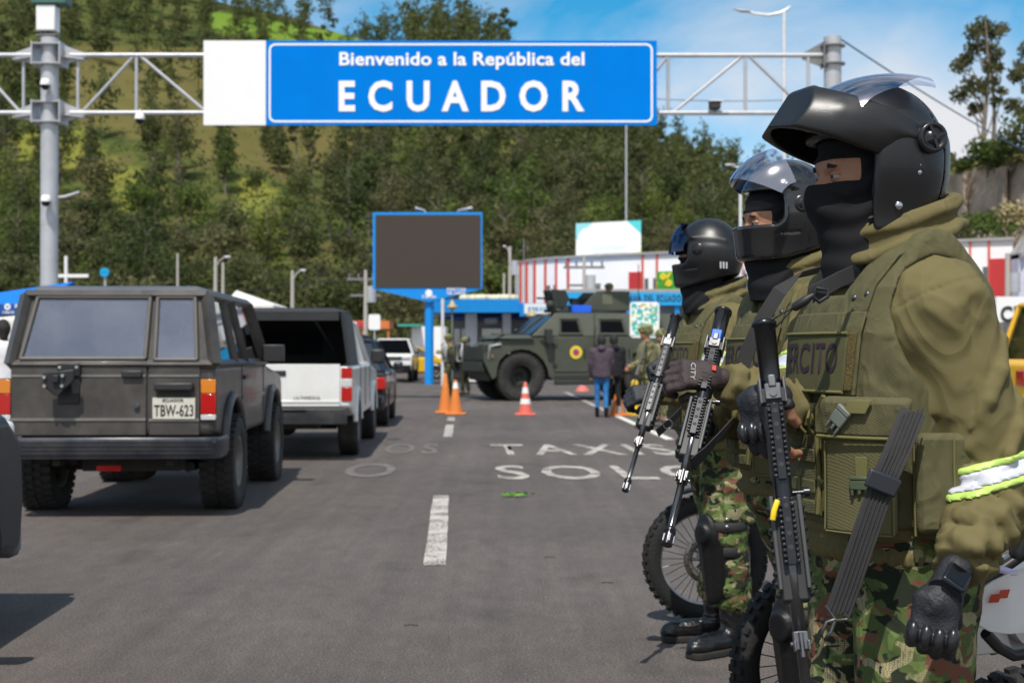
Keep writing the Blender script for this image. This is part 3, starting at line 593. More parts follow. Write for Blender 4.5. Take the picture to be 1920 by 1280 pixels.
sign_text('Bienvenido a la República del',636,1096,98,131,DG-.46,.022,1.02,st,letter); sign_text('ECUADOR',635,1096,151,210,DG-.46,.032,1.72,st,letter)
# ================================================================ LED BOARD on its post
board_blue=mat('board_blue',(.0,.25,.74),.4,var=.05)
D=52.; t=empty('screen_board',(P(804,600,D).x,D,0),label='big dark switched off screen in a blue frame on one blue post',cat='billboard'); o_=Vector((-t.location.x,-D,0))
def tb(mb,name,m,bev=0,t=None,lab=None,o_=None):
    mb.v=[v+o_ for v in mb.v]; return mb.build(name,m,t,bev,label=lab)
def lb(mb,name,m,bev=0): return tb(mb,name,m,bev,t,o_=o_)
a,b=P(699,398,D),P(904,541,D); m=MB(); m.box2((a.x,D,b.z),(b.x,D+.6,a.z)); 
m.add([(a.x,D+y,b.z-.004) for y in (0,.6)]+[(P(804,565,D).x,D+y,P(804,566,D).z) for y in (0,.6)]+[(b.x,D+y,b.z-.004) for y in (0,.6)],[(0,2,4),(1,5,3),(0,1,3,2),(2,3,5,4),(0,4,5,1)]); lb(m,'cabinet',board_blue)
a2,b2=P(704,403,D),P(901,539,D); m=MB(); m.box2((a2.x,D-.03,b2.z),(b2.x,D-.005,a2.z)); lb(m,'screen',mat('led_grey',(.050,.038,.031),.85,var=.08,scale=30))
m=MB(); m.cyl((P(804,600,D).x,D+.3,0),(P(804,600,D).x,D+.3,P(804,560,D).z+.2),.17,n=20); lb(m,'post',board_blue)
for px in (800,862):
    p=P(px,397,D); m=MB(); m.tube([(p.x,D+.3,p.z-.1),(p.x-.1,D+.3,p.z+.08),(p.x-.45 if px==800 else p.x+.45,D+.3,p.z+.18)],[.03,.025,.05],8); lb(m,'floodlight',galv)
m=MB(); c=P(804,549,D); m.lathe([(.0,0),(.13,0)],c=(c.x,D-.012,c.z),ax=(0,-1,0),n=20); lb(m,'round_emblem',letter)
sign_text('Carchi',791,817,553,559,D,.02,1,t,letter,y=D-.02); sign_text('PREFECTURA\nDEL CARCHI',838,874,540,552,D,.02,1,t,letter,y=D-.02)
# ================================================================ BUILDINGS
wwall=mat('white_wall',(.90,.88,.88),.7,var=.04,scale=.7,dirt=(.70,.67,.65),dscale=.8,damt=.3)
redw=mat('red_stripe',(.55,.085,.06),.6); reddoor=mat('red_shutter',(.50,.03,.03),.55,var=.08,scale=6)
wing=glassmat('dark_window',(.05,.06,.07),.15,.05); wdark=mat('dark_interior',(.02,.022,.025),.8)
roofm=mat('grey_roof',(.33,.31,.30),.8,var=.2,scale=2); bluep=mat('canopy_blue',(.0,.24,.66),.5,var=.08); cyan=mat('cyan_sign',(.02,.42,.68),.5)
path=[P(966,0,70),P(972,0,67.5),P(985,0,66),P(1005,0,65),P(1040,0,64),P(1090,0,63),P(1250,0,60.5),P(1420,0,58),P(1600,0,56),P(1898,0,53)]
path=[Vector((p.x,p.y,0)) for p in path]; ztop=5.55
t=empty('customs_building',path[6],label='long white two storey building with red vertical stripes and a curved left end',cat='building'); o_=-path[6]
back=[Vector((p.x+2,p.y+16,0)) for p in path]; m=MB(); n=len(path)
vs=[p+Vector((0,0,z)) for p in path for z in (0,ztop)]+[p+Vector((0,0,z)) for p in back for z in (0,ztop)]
m.add(vs,[(2*i,2*i+2,2*i+3,2*i+1) for i in range(n-1)]+[(2*n+2*i+2,2*n+2*i,2*n+2*i+1,2*n+2*i+3) for i in range(n-1)]+[(0,1,2*n+1,2*n),(2*n-2,4*n-2,4*n-1,2*n-1)]); tb(m,'wall',wwall,0,t,o_=o_)
m=MB(); m.add([p+Vector((0,-.15,ztop+.01)) for p in path]+[p+Vector((0,0,ztop+.35)) for p in back],[(i,i+1,n+i+1,n+i) for i in range(n-1)]); m.add([p+Vector((0,-.15,ztop+z)) for p in path for z in (-.06,.05)],[(2*i,2*i+2,2*i+3,2*i+1) for i in range(n-1)]); tb(m,'roof',roofm,0,t,o_=o_)
def onfac(px):
    """point on the facade line seen at px"""
    k=(px-960)/F
    for i in range(n-1):
        a,b=path[i],path[i+1]; d=b-a; den=d.x-k*d.y
        if abs(den)<1e-9: continue
        q=(k*a.y-a.x)/den
        if -1e-6<=q<=1+1e-6: return a+d*q,d.normalized()
    return path[-1],(path[-1]-path[-2]).normalized()
def fac(px0,px1,z0,z1,th=.05,off=0.0):
    a,_=onfac(px0); b,_=onfac(px1); d=(b-a).normalized(); nn=Vector((d.y,-d.x,0)); m=MB(); a=a+nn*off; b=b+nn*off
    m.add([a+Vector((0,0,z0)),b+Vector((0,0,z0)),b+Vector((0,0,z1)),a+Vector((0,0,z1)),a+nn*th+Vector((0,0,z0)),b+nn*th+Vector((0,0,z0)),b+nn*th+Vector((0,0,z1)),a+nn*th+Vector((0,0,z1))],[(4,5,6,7),(0,4,7,3),(1,2,6,5),(3,7,6,2),(0,1,5,4)]); return m
for a,b in ((966,970),(976,978.5),(987,990),(1002,1005),(1022,1025),(1042,1045),(1064,1068),(1204,1207),(1231,1234),(1391,1394),(1419,1422),(1447,1450),(1818,1821.5),(1853,1857)):
    tb(fac(a,b,2.2,ztop,.07),'stripe',redw,0,t,o_=o_)
for a,b,z0,z1 in ((1180,1204,3.4,4.75),(1857,1897,3.2,4.8),(1477,1500,3.3,4.7)): tb(fac(a,b,z0,z1,.06),'shutter',reddoor,0,t,o_=o_)
for a,b,z0,z1 in ((1026,1032,3.4,4.3),(1038,1042,3.4,4.3),(1108,1126,3.4,4.3),(1209,1216,3.5,4.45),(1225,1231,3.5,4.45),(1396,1402,3.5,4.5),(1412,1418,3.5,4.5),(1823,1834,3.9,4.5),(1843,1852,3.9,4.5),(1793,1817,3.7,4.9),(1462,1470,3.5,4.5)):
    f=tb(fac(a,b,z0,z1,.03),'window',wing,0,t,o_=o_); tb(fac(a-.8,b+.8,z0-.08,z0-.01,.06),'window_sill',wwall,0,f,o_=o_)
tb(fac(1070,1897,2.0,2.6,.06),'base_band',mat('grey_band',(.4,.4,.42),.6),0,t,o_=o_)
# green advertising banner
a,_=onfac(1233); b,_=onfac(1288); m=fac(1233,1290,3.45,4.72,.05,.02); c=(a+b)/2
m.v=[v-c for v in m.v]; bn=empty('advert_banner',c,label='green and yellow advertising banner with lettering on the white building',cat='banner')
g=bpy.data.materials.new('advert_print'); g.use_nodes=True; q=g.node_tree; nn=q.nodes; co=nn.new('ShaderNodeTexCoord'); z=nn.new('ShaderNodeTexNoise'); z.inputs['Scale'].default_value=1.7; z.inputs['Detail'].default_value=3; q.links.new(co.outputs['Object'],z.inputs[0]); r=nn.new('ShaderNodeValToRGB'); r.color_ramp.interpolation='CONSTANT'; r.color_ramp.elements[0].color=(.03,.33,.03,1); r.color_ramp.elements[1].position=.62; r.color_ramp.elements[1].color=(.2,.55,.06,1)
q.links.new(z.outputs[0],r.inputs[0]); q.links.new(r.outputs[0],nn['Principled BSDF'].inputs['Base Color']); m.build('panel',g,bn)
yel=mat('yellow_print',(.75,.62,.03),.5); dq=(b-a).normalized(); ang=math.atan2(dq.y,dq.x)
def onbanner(txt,w,h,u,z,m,off=.1): 
    me=text_mesh(txt,1,.003,.05,1,width=w,height=h); o=link('lettering',me,m,bn); o.location=(dq.x*u+dq.y*off,dq.y*u-dq.x*off,z); o.rotation_euler=(0,0,ang)
onbanner('%',.62,.62,-.25,4.36,yel); onbanner('CRÉDITOS',.95,.22,-.1,3.85,yel); onbanner('CONSUMO',.8,.14,.0,3.6,letter)
# billboard on the roof (FRONTERAS)
bp_=P(1140,0,66); D=66; t=empty('roof_billboard',(bp_.x,D,ztop),label='pale white billboard with turquoise corners standing on the building roof',cat='billboard'); o_=-t.location
g=bpy.data.materials.new('billboard_print'); g.use_nodes=True; q=g.node_tree; nn=q.nodes; L_=q.links; co=nn.new('ShaderNodeTexCoord'); se=nn.new('ShaderNodeSeparateXYZ'); L_.new(co.outputs['Generated'],se.inputs[0]); z=nn.new('ShaderNodeTexNoise'); z.inputs['Scale'].default_value=5; L_.new(co.outputs['Generated'],z.inputs[0])
def mt(op,a,b,c=None):
    k=nn.new('ShaderNodeMath'); k.operation=op
    for i,v in enumerate((a,b,c)):
        if v is None: continue
        if isinstance(v,(int,float)): k.inputs[i].default_value=v
        else: L_.new(v,k.inputs[i])
    return k.outputs[0]
f1=mt('GREATER_THAN',mt('ADD',mt('MULTIPLY',se.outputs[0],1.0),mt('MULTIPLY',se.outputs[2],.55)),1.33); f2=mt('GREATER_THAN',mt('SUBTRACT',mt('ADD',se.outputs[0],mt('MULTIPLY',z.outputs[0],.3)),mt('MULTIPLY',se.outputs[2],1.)),.98)
f3=mt('GREATER_THAN',mt('ADD',mt('SUBTRACT',se.outputs[2],mt('MULTIPLY',se.outputs[0],1.8)),mt('MULTIPLY',z.outputs[0],.7)),.95)
cur=(.84,.86,.86,1); pv=None
for f,c_ in ((f3,(.30,.70,.74,1)),(f1,(.10,.62,.66,1)),(f2,(.78,.80,.30,1))):
    k=nn.new('ShaderNodeMixRGB'); L_.new(f,k.inputs[0]); k.inputs[2].default_value=c_
    if pv is None: k.inputs[1].default_value=cur
    else: L_.new(pv,k.inputs[1])
    pv=k.outputs[0]
L_.new(pv,nn['Principled BSDF'].inputs['Base Color'])
A,B,C_,D_=P(1080,419,D),P(1202,413,D-2),P(1202,479,D-2),P(1080,484,D); m=MB(); m.add([A,B,C_,D_]+[v+Vector((0,.25,0)) for v in (A,B,C_,D_)],[(0,1,2,3),(7,6,5,4),(0,4,5,1),(1,5,6,2),(2,6,7,3),(3,7,4,0)]); tb(m,'panel',g,0,t,o_=o_)
me=text_mesh('FRONTERAS',1,.003,.0,1.6,width=1.75,height=.16); o=link('lettering',me,mat('teal_letter',(.25,.62,.66),.6),t); o.location=P(1143,465,D-1.2)+o_; o.rotation_euler=(0,0,math.atan2(-2,B.x-A.x))
m=MB()
for px in (1098,1140,1185): p=P(px,480,D-.4); m.box((p.x,p.y+.3,ztop+.4),(.1,.1,.9)); m.cyl((p.x,p.y+.3,ztop+.8),(p.x,p.y+1.6,ztop),.04,n=6)
tb(m,'support_frame',galvd,0,t,o_=o_)
# blue customs band with lettering, dark shops behind
D=50; t=empty('customs_hall',(P(1240,600,D).x,D,0),label='low hall with a bright blue fascia band reading ADUANA DEL ECUADOR',cat='building'); o_=-t.location
a,b=P(1060,548,D),P(1372,572,D); m=MB(); m.box2((a.x,D,b.z),(b.x,D+.5,a.z)); tb(m,'fascia',cyan if False else mat('band_blue',(.01,.33,.70),.5),0,t,o_=o_)
m=MB(); m.box2((a.x+.1,D+.5,0),(b.x,D+5,b.z+.2)); tb(m,'wall',mat('hall_wall',(.16,.18,.20),.7),0,t,o_=o_)
m=MB(); m.box2((a.x-.1,D+.02,a.z+.005),(b.x,D+5.5,a.z+.12)); tb(m,'roof',roofm,0,t,o_=o_)
for px in (1090,1180,1270,1360): 
    p=P(px,600,D); m=MB(); m.box2((p.x-.08,D+.1,0),(p.x+.08,D+.25,b.z)); tb(m,'pillar',bluep,0,t,o_=o_)
sign_text('ADUANA DEL ECUADOR',1156,1284,552.5,565.5,D,.02,1.2,t,mat('dark_letter',(.02,.03,.05),.6),y=D-.02)
D=46; t=empty('shop_sign',P(1420,552,D),label='cyan sign board with white letters right of the blue band',cat='sign'); o_=-t.location; a,b=P(1372,539,D),P(1480,565,D); m=MB(); m.box2((a.x,D,b.z),(b.x,D+.15,a.z)); tb(m,'panel',cyan,0,t,o_=o_); sign_text('CENTRO',1396,1500,543,560,D,.03,1.1,t,letter,y=D-.02)
m=MB(); m.box2((a.x,D+.05,0),(a.x+.1,D+.15,b.z)); m.box2((b.x-.1,D+.05,0),(b.x,D+.15,b.z)); tb(m,'post',galvd,0,t,o_=o_)
# blue canopy building mid
D=57; t=empty('canopy_building',(P(930,600,D).x,D,0),label='low checkpoint building with a deep blue canopy and dark doorways',cat='building'); o_=-t.location
a,b=P(806,563,D),P(974,587,D); m=MB(); m.box2((a.x,D-1.2,b.z),(b.x,D+6,a.z)); tb(m,'canopy',bluep,0,t,o_=o_)
a,b=P(974,568,D-1),P(1064,593,D-1); m=MB(); m.box2((a.x+.01,D-1.4,b.z),(b.x,D+5,a.z-.02)); tb(m,'canopy_end',bluep,0,t,o_=o_)
a1,b1=P(983,569,D-1.5),P(1052,588,D-1.5); m=MB(); m.box2((a1.x,D-1.45,b1.z),(b1.x,D-1.405,a1.z)); tb(m,'white_sign_panel',white,0,t,o_=o_)
sign_text('SERVICIO',990,1044,575,583,D-1.46,.02,1.1,t,mat('sky_letter',(.05,.4,.7),.6),y=D-1.47)
xa,xb=P(846,0,D).x,P(1075,0,D).x; zb2=P(806,587,D).z; m=MB(); m.box2((xa,D+2,0),(xb,D+6,zb2-.01)); tb(m,'wall',mat('grey_wall',(.30,.30,.31),.7,var=.1),0,t,o_=o_)
for px,wd in ((883,22),(950,16),(1005,26),(1040,30)):
    p0,p1=P(px-wd/2,0,D),P(px+wd/2,0,D); m=MB(); m.box2((p0.x,D+.3,0),(p1.x,D+.8,zb2-.01)); tb(m,'pillar',wwall,0,t,o_=o_)
for px,wd in ((862,20),(922,36),(975,20)):
    p0,p1=P(px-wd/2,0,D+2),P(px+wd/2,0,D+2); m=MB(); m.box2((p0.x,D+1.94,.02),(p1.x,D+1.99,2.2)); f=tb(m,'door',wing,0,t,o_=o_)
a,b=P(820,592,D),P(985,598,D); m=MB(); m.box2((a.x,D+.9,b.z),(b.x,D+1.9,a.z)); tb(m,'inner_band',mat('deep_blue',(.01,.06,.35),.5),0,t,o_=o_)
m=MB(); m.box2((P(909,0,D).x,D,P(0,607,D).z),(P(932,0,D).x,D+.1,P(0,597,D).z)); tb(m,'hanging_sign',mat('grey_sign',(.35,.38,.40),.5),0,t,o_=o_)
m=MB()
for px in range(866,970,4):
    p=P(px,560,D); m.sphere((p.x,D+.5+random.random(),p.z+.05),.16,8,6)
m.cur=0; t2=empty('roof_clutter',P(915,560,D),label='row of white and yellow covers lying on the blue canopy roof',cat='roof covers'); m.v=[v-t2.location for v in m.v]; m.build('covers',mat('cover_mix',(.62,.58,.40),.7,var=.35,scale=1.5),t2)
# orange awning, white walls and parked stuff far left of the screen
D=85; t=empty('orange_stall',(P(690,0,D).x,D,0),label='orange and red roadside awning far away between the poles',cat='awning'); o_=-t.location
a,b=P(648,601,D),P(730,616,D); m=MB(); m.box2((a.x,D,b.z),(b.x,D+3,a.z)); tb(m,'canopy',mat('orange_cloth',(.62,.17,.04),.6),0,t,o_=o_); m=MB(); m.box2((P(664,0,D).x,D-.05,b.z+.1),(P(700,0,D).x,D-.01,a.z-.05)); tb(m,'red_panel',mat('red_cloth',(.5,.03,.04),.6),0,t,o_=o_)
m=MB()
for px in (652,680,728): m.box2((P(px-1.5,0,D).x,D+.1,0),(P(px+1.5,0,D).x,D+.2,b.z))
tb(m,'post',mat('orange_cloth',()),0,t,o_=o_)
D=95; t=empty('white_hut',(P(760,0,D).x,D,0),label='white wall and green roofed hut in the far distance by the taxi',cat='hut'); o_=-t.location
m=MB(); m.box2((P(772,0,D).x,D,0),(P(835,0,D).x,D+4,P(0,612,D).z)); tb(m,'wall',wwall,0,t,o_=o_); m=MB(); m.box2((P(748,0,D).x,D-1,P(0,612,D).z+.01),(P(790,0,D).x,D+3,P(0,608,D).z)); tb(m,'roof',mat('teal_roof',(.05,.35,.28),.6),0,t,o_=o_)
# right hand white kiosk with CIÓN
D=40; t=empty('office_block',(P(1905,0,D).x,D,0),label='white office front with big black lettering at the right edge',cat='building'); o_=-t.location
a,b=P(1868,556,D),P(2080,604,D); m=MB(); m.box2((a.x,D,b.z),(b.x,D+4,a.z)); tb(m,'fascia',white,0,t,o_=o_); m=MB(); m.box2((a.x+.3,D+1,0),(b.x,D+4,b.z-.01)); tb(m,'wall',wwall,0,t,o_=o_)
m=MB(); m.box2((P(1905,0,D).x,D+.93,1.6),(P(1945,0,D).x,D+.99,2.0)); tb(m,'window',wing,0,t,o_=o_)
sign_text('MIGRACIÓN',1742,1940,568,601,D,.03,1.05,t,mat('black_letter',(.015,.015,.018),.6),y=D-.02)
for o in list(t.children):
    if o.name.startswith('lettering'): t_let=o
bpy.data.objects.remove(t_let); sign_text('CIÓN',1876,1962,566,604,D,.03,1.05,t,mat('black_letter',()),y=D-.02)
m=MB(); vs=[P(1898,450,52),P(2100,400,52),P(2100,560,52),P(1898,560,52)]; t=empty('lilac_house',(P(1950,0,52).x,52,0),label='pale lilac gabled house wall at the right edge beyond the stripes',cat='house'); o_=-t.location
a,b,c,d=P(1903,478,52),P(1960,415,52),P(2100,435,52),P(2100,640,52); m.prism([(a.x,0),(c.x,0),(c.x,c.z),(b.x,b.z),(a.x,a.z)],51.6,52.4,'y'); tb(m,'wall',mat('lilac_wall',(.55,.55,.66),.7),0,t,o_=o_)
m=MB(); m.prism([(a.x,a.z-.15),(a.x,a.z+.05),(b.x,b.z+.25),(c.x,c.z+.35),(c.x,c.z+.05),(b.x,b.z+.05)],51.3,52.6,'y'); tb(m,'roof',roofm,0,t,o_=o_)
# ================================================================ POLES, LAMPS
conc=mat('pole_concrete',(.42,.39,.35),.85,var=.1)
def pole(px,pyt,d,r,label,lamp=None,box=False,cross=False,name='utility_pole',m=conc,cat='pole'):
    t=empty(name,(P(px,0,d).x,d,0),label=label,cat=cat); h=P(px,pyt,d).z; mb=MB(); mb.cyl((0,0,0),(0,0,h),r,r*.6,12); mb.build('shaft',m,t)
    if lamp:
        s=d/F; dx=lamp*s; mb=MB(); mb.tube([(0,0,h-.5),(dx*.35,0,h-.15),(dx*.8,0,h)],.03,6); mb.build('arm',m,t); mb=MB(); mb.box((dx,0,h),(abs(dx)*.55,.22,.1)); mb.build('lamp_head',galv,t,.03)
    if box: mb=MB(); mb.cyl((.25,0,h-1.4),(.25,0,h-.7),.2,n=12); mb.box((.1,0,h-1.1),(.3,.1,.1)); mb.build('transformer',galv,t)
    if cross:
        mb=MB(); mb.box((0,0,h-.4),(1.6,.1,.1)); mb.box((0,0,h-1.1),(1.3,.1,.1)); [mb.cyl((x,0,h-.35),(x,0,h-.15),.04,n=6) for x in (-.7,-.3,.3,.7)]; mb.build('crossarm',galvd,t)
    return t
pole(405,482,62,.13,'concrete pole with a lamp arm rising behind the roof of the dark off-roader',lamp=22)
pole(419,492,60,.10,'plain thin post directly right of the lamp pole behind the off-roader')
pole(549,507,60,.12,'lamp pole standing alone right of the white tent peak',lamp=20)
pole(686,506,60,.12,'utility pole with transformer just left of the big dark screen',box=True,cross=True)
pole(334,475,75,.1,'thin brown pole in front of the trees between the gantry column and the lamp pole')
pole(956,462,68,.12,'utility pole with transformer right of the big screen',box=True,lamp=-10)
pole(945,512,66,.08,'short thin post left of the transformer pole by the screen')
pole(1095,482,54,.10,'pole with stacked crossarms before the white building',cross=True,box=True)
pole(1888,475,50,.14,'weathered pole with grey box in front of the right hand red shutter',box=True)
pole(1174,180,120,.12,'tall lattice like mast rising behind the billboard on the roof',m=galv,cat='mast',name='antenna_mast')
pole(982,448,75,.05,'thin dark rod antenna beside the transformer pole',m=galvd,cat='antenna',name='antenna_mast')
# big twin-arm street lamp, top right
D=48; t=empty('street_lamp',(P(1470,0,D).x,D,0),label='tall white street lamp with a swan neck arm against the sky',cat='street lamp'); h=P(1470,22,D).z; m=MB(); m.cyl((0,0,0),(0,0,h),.10,.06,14); m.build('shaft',mat('white_pole',(.7,.7,.72),.4,.2),t); s=D/F
m=MB(); m.tube([(x*s,0,h+z*s) for x,z in ((12,10),(4,3),(-8,-3),(-30,-7),(-55,-4),(-68,0))],[.02,.05,.06,.055,.05,.05],8,flat=.6); m.build('arm',mat('white_pole',()),t); m=MB(); m.tube([(x*s,0,h+z*s) for x,z in ((-64,0),(-78,1),(-97,5))],[.13,.16,.05],10,flat=.35); m.build('lamp_head',galv,t)
D=56; t=empty('street_lamp',(P(1388,0,D).x,D,0),label='slim white street lamp with short arm just left of the middle soldier helmet',cat='street lamp'); h=P(1388,315,D).z; m=MB(); m.cyl((0,0,0),(0,0,h),.08,.06,12); m.build('shaft',mat('white_pole',()),t); m=MB(); m.tube([(0,0,h),(-.1,0,h+.02),(-.35,0,h+.1)],.04,8); m.build('arm',mat('white_pole',()),t); m=MB(); m.box((-.42,0,h+.13),(.4,.16,.07)); m.build('lamp_head',galv,t,.02)
D=44; t=empty('street_lamp',(P(88,0,D).x,D,0),label='small lamp arm peeping out behind the left gantry column',cat='street lamp'); h=P(88,372,D).z; m=MB(); m.cyl((0,0,0),(0,0,h),.08,.06,12); m.build('shaft',mat('white_pole',()),t); m=MB(); m.tube([(0,0,h),(.6,0,h+.05),(1.05,0,h+.2)],[.03,.05,.04],8); m.build('lamp_head',galv,t)
# lantern posts by the checkpoint
for px,py,lab in ((848,563,'old style lantern on a thin post before the canopy building'),(997,579,'second lantern on a thin post near the windscreen of the armoured vehicle')):
    D=46; t=empty('lantern_post',(P(px,0,D).x,D,0),label=lab,cat='lantern'); h=P(px,py,D).z; m=MB(); m.cyl((0,0,0),(0,0,h-.3),.03,n=8); m.build('shaft',galvd,t); m=MB(); m.lathe([(0,h+.02),(.05,h-.03),(.13,h-.18),(.2,h-.2),(.2,h-.24),(.08,h-.3),(0,h-.31)],n=12); m.build('lamp_shade',mat('brass',(.45,.36,.22),.5,.3),t)
m=MB(); D=50; pw=P(830,560,D); m.cyl((0,0,0),(0,0,pw.z),.06,n=10); t=empty('flag_pole',(pw.x,D,0),label='plain white pole standing right of the blue board post',cat='pole'); m.build('shaft',mat('white_pole',()),t)
# white square sign, white cross post, blue disc
def plate(px0,py0,px1,py1,d,m,label,name='road_sign',postm=None,cat='sign',rr=.08):
    a,b=P(px0,py0,d),P(px1,py1,d); c=(a+b)/2; t=empty(name,(c.x,d,0),label=label,cat=cat); mb=MB(); w_,h_=(b.x-a.x)/2,(a.z-b.z)/2
    poly=[(x,z+c.z) for x,z in rrect(-w_,-h_,w_,h_,min(rr,w_*.98))]; mb.prism(poly,-.02,.02,'y'); mb.build('panel',m,t); mb=MB(); mb.cyl((0,.06,0),(0,.06,c.z+h_*.6),.035,n=8); mb.build('post',postm or galv,t); return t
plate(691,589,713,618,58,white,'small blank white square sign seen from behind below the screen')
plate(187,502,205,519,40,mat('disc_blue',(.0,.33,.66),.5),'round blue disc sign seen above the roof of the off-roader',name='disc_sign',rr=9)
t=empty('cross_post',(P(125,0,42).x,42,0),label='thin white cross shaped post just right of the gantry column',cat='post'); m=MB(); h=P(125,480,42).z; m.cyl((0,0,0),(0,0,h),.055,n=8); m.box((.18,0,P(0,517,42).z),(1.0,.08,.1)); m.build('frame',white,t)
# the colourful map board
g=bpy.data.materials.new('map_print'); g.use_nodes=True; q=g.node_tree; nn=q.nodes; L_=q.links; co=nn.new('ShaderNodeTexCoord'); v=nn.new('ShaderNodeTexVoronoi'); v.inputs['Scale'].default_value=24; L_.new(co.outputs['Object'],v.inputs[0]); r=nn.new('ShaderNodeValToRGB'); r.color_ramp.interpolation='CONSTANT'; e=r.color_ramp.elements
e[0].color=(.05,.42,.38,1); e[1].position=.3; e[1].color=(.8,.84,.82,1)
for p_,c_ in ((.55,(.10,.5,.3,1)),(.66,(.75,.3,.2,1)),(.72,(.8,.82,.8,1)),(.85,(.05,.35,.6,1)),(.93,(.8,.65,.15,1))): x=e.new(p_); x.color=c_
s_=nn.new('ShaderNodeSeparateColor'); L_.new(v.outputs['Color'],s_.inputs[0]); L_.new(s_.outputs[0],r.inputs[0]); L_.new(r.outputs[0],nn['Principled BSDF'].inputs['Base Color'])
t=plate(1181,566,1236,633,29,white,'colourful green and white tourist map board on a post before the armoured vehicle',name='map_board'); m=MB(); a,b=P(1184,569,29),P(1233,630,29); c=t.location; m.box2((a.x-c.x,-.026,b.z),(b.x-c.x,-.021,a.z)); m.build('map_print',g,t)
# cables
cab=mat('cable_black',(.02,.02,.02),.6)
def cable(a,b,sag,label,r=.02,m=cab,n=20):
    mid=(a+b)/2; mb=MB(); mb.tube([a.lerp(b,i/n)-mid-Vector((0,0,sag*4*(i/n)*(1-i/n))) for i in range(n+1)],r,5); o=mb.build('overhead_cable',m,loc=mid); tag(o,label,'cable')
cable(P(1578,75,DG),P(2100,360,66),.4,'blue stay cable running down right from the gantry column top',.022,mat('cable_blue',(.02,.10,.16),.6))
cable(P(120,537,60),P(686,516,60),.5,'thin black overhead cable running behind the vehicles on the left',.02); cable(P(686,520,60),P(956,492,68),.4,'thin cable passing behind the big screen',.02)
cable(P(1230,186,110),P(1560,184,110),.2,'faint far cable crossing the sky behind the gantry truss',.03)
# ================================================================ TENTS
def tent(pxa,pxb,pya,pyp,d,pyf,m,mf,label,peak=None,txt=None):
    """pitched tent: peak, valance, four legs"""
    a,b=P(pxa,pya,d),P(pxb,pya,d); w_=b.x-a.x; pk=P(peak if peak else (pxa+pxb)/2,pyp,d); zf=P(0,pyf,d).z; c=Vector(((a.x+b.x)/2,d,0)); t=empty('canopy_tent',c,label=label,cat='tent'); m1=MB()
    x0,x1=a.x-c.x,b.x-c.x; p=(pk.x-c.x,1.5,pk.z); m1.add([(x0,0,a.z),(x1,0,a.z),(x1,3,a.z),(x0,3,a.z),p],[(0,1,4),(1,2,4),(2,3,4),(3,0,4)]); m1.build('roof',m,t)
    m1=MB(); m1.box2((x0,-.02,zf),(x1,0,a.z)); m1.box2((x0-.02,.003,zf),(x0,3,a.z)); m1.box2((x1,.003,zf),(x1+.02,3,a.z)); m1.build('valance',mf,t)
    for x in (x0+.05,x1-.05):
        for y in (.05,2.9): m1=MB(); m1.cyl((x,y,0),(x,y,a.z),.03,n=8); m1.build('leg',galv,t)
    return t
tblue=mat('tent_blue',(.0,.16,.60),.6,var=.06); tdark=mat('tent_navy',(.01,.07,.33),.6); tw=mat('tent_white',(.72,.70,.66),.6)
t=tent(-150,60,570,519,22,591,tblue,tdark,'blue pitched canopy tent at the left edge with a printed navy valance',peak=82)
m=MB(); c=P(15,575,22)-t.location; m.lathe([(.02,0),(.05,0)],c=(c.x,-.025,c.z),ax=(0,-1,0),n=16); m.build('emblem',letter,t)
for s_,pa,pb,qa,qb in (('CARCHI',5,26,583,588),('BIENES',28,52,570,577),('SEG',34,50,580,587)):
    o=sign_text(s_,pa,pb,qa,qb,22,.01,1,t,letter,y=21.97)
tent(418,512,572,540,40,578,tw,tw,'white pitched tent peak showing between the off-roader and the pickup',peak=424)
tent(-60,40,600,588,30,640,tw,tw,'white tent wall under the blue canopy at the left edge')
# yellow barrier left
t=empty('yellow_barrier',P(8,700,20),label='yellow rail barrier at the left edge behind the off-roader',cat='barrier'); t.location.z=0; yb_=mat('yellow_paint',(.66,.42,.02),.5)
m=MB(); z0=P(0,668,20).z; m.box((-.5,0,z0),(2.2,.08,.14)); m.box((-.5,0,.55),(2.2,.06,.1)); m.build('rail',yb_,t,.01)
for x in (-1.5,.55): m=MB(); m.box((x,0,z0/2),(.08,.08,z0)); m.build('post',yb_,t)
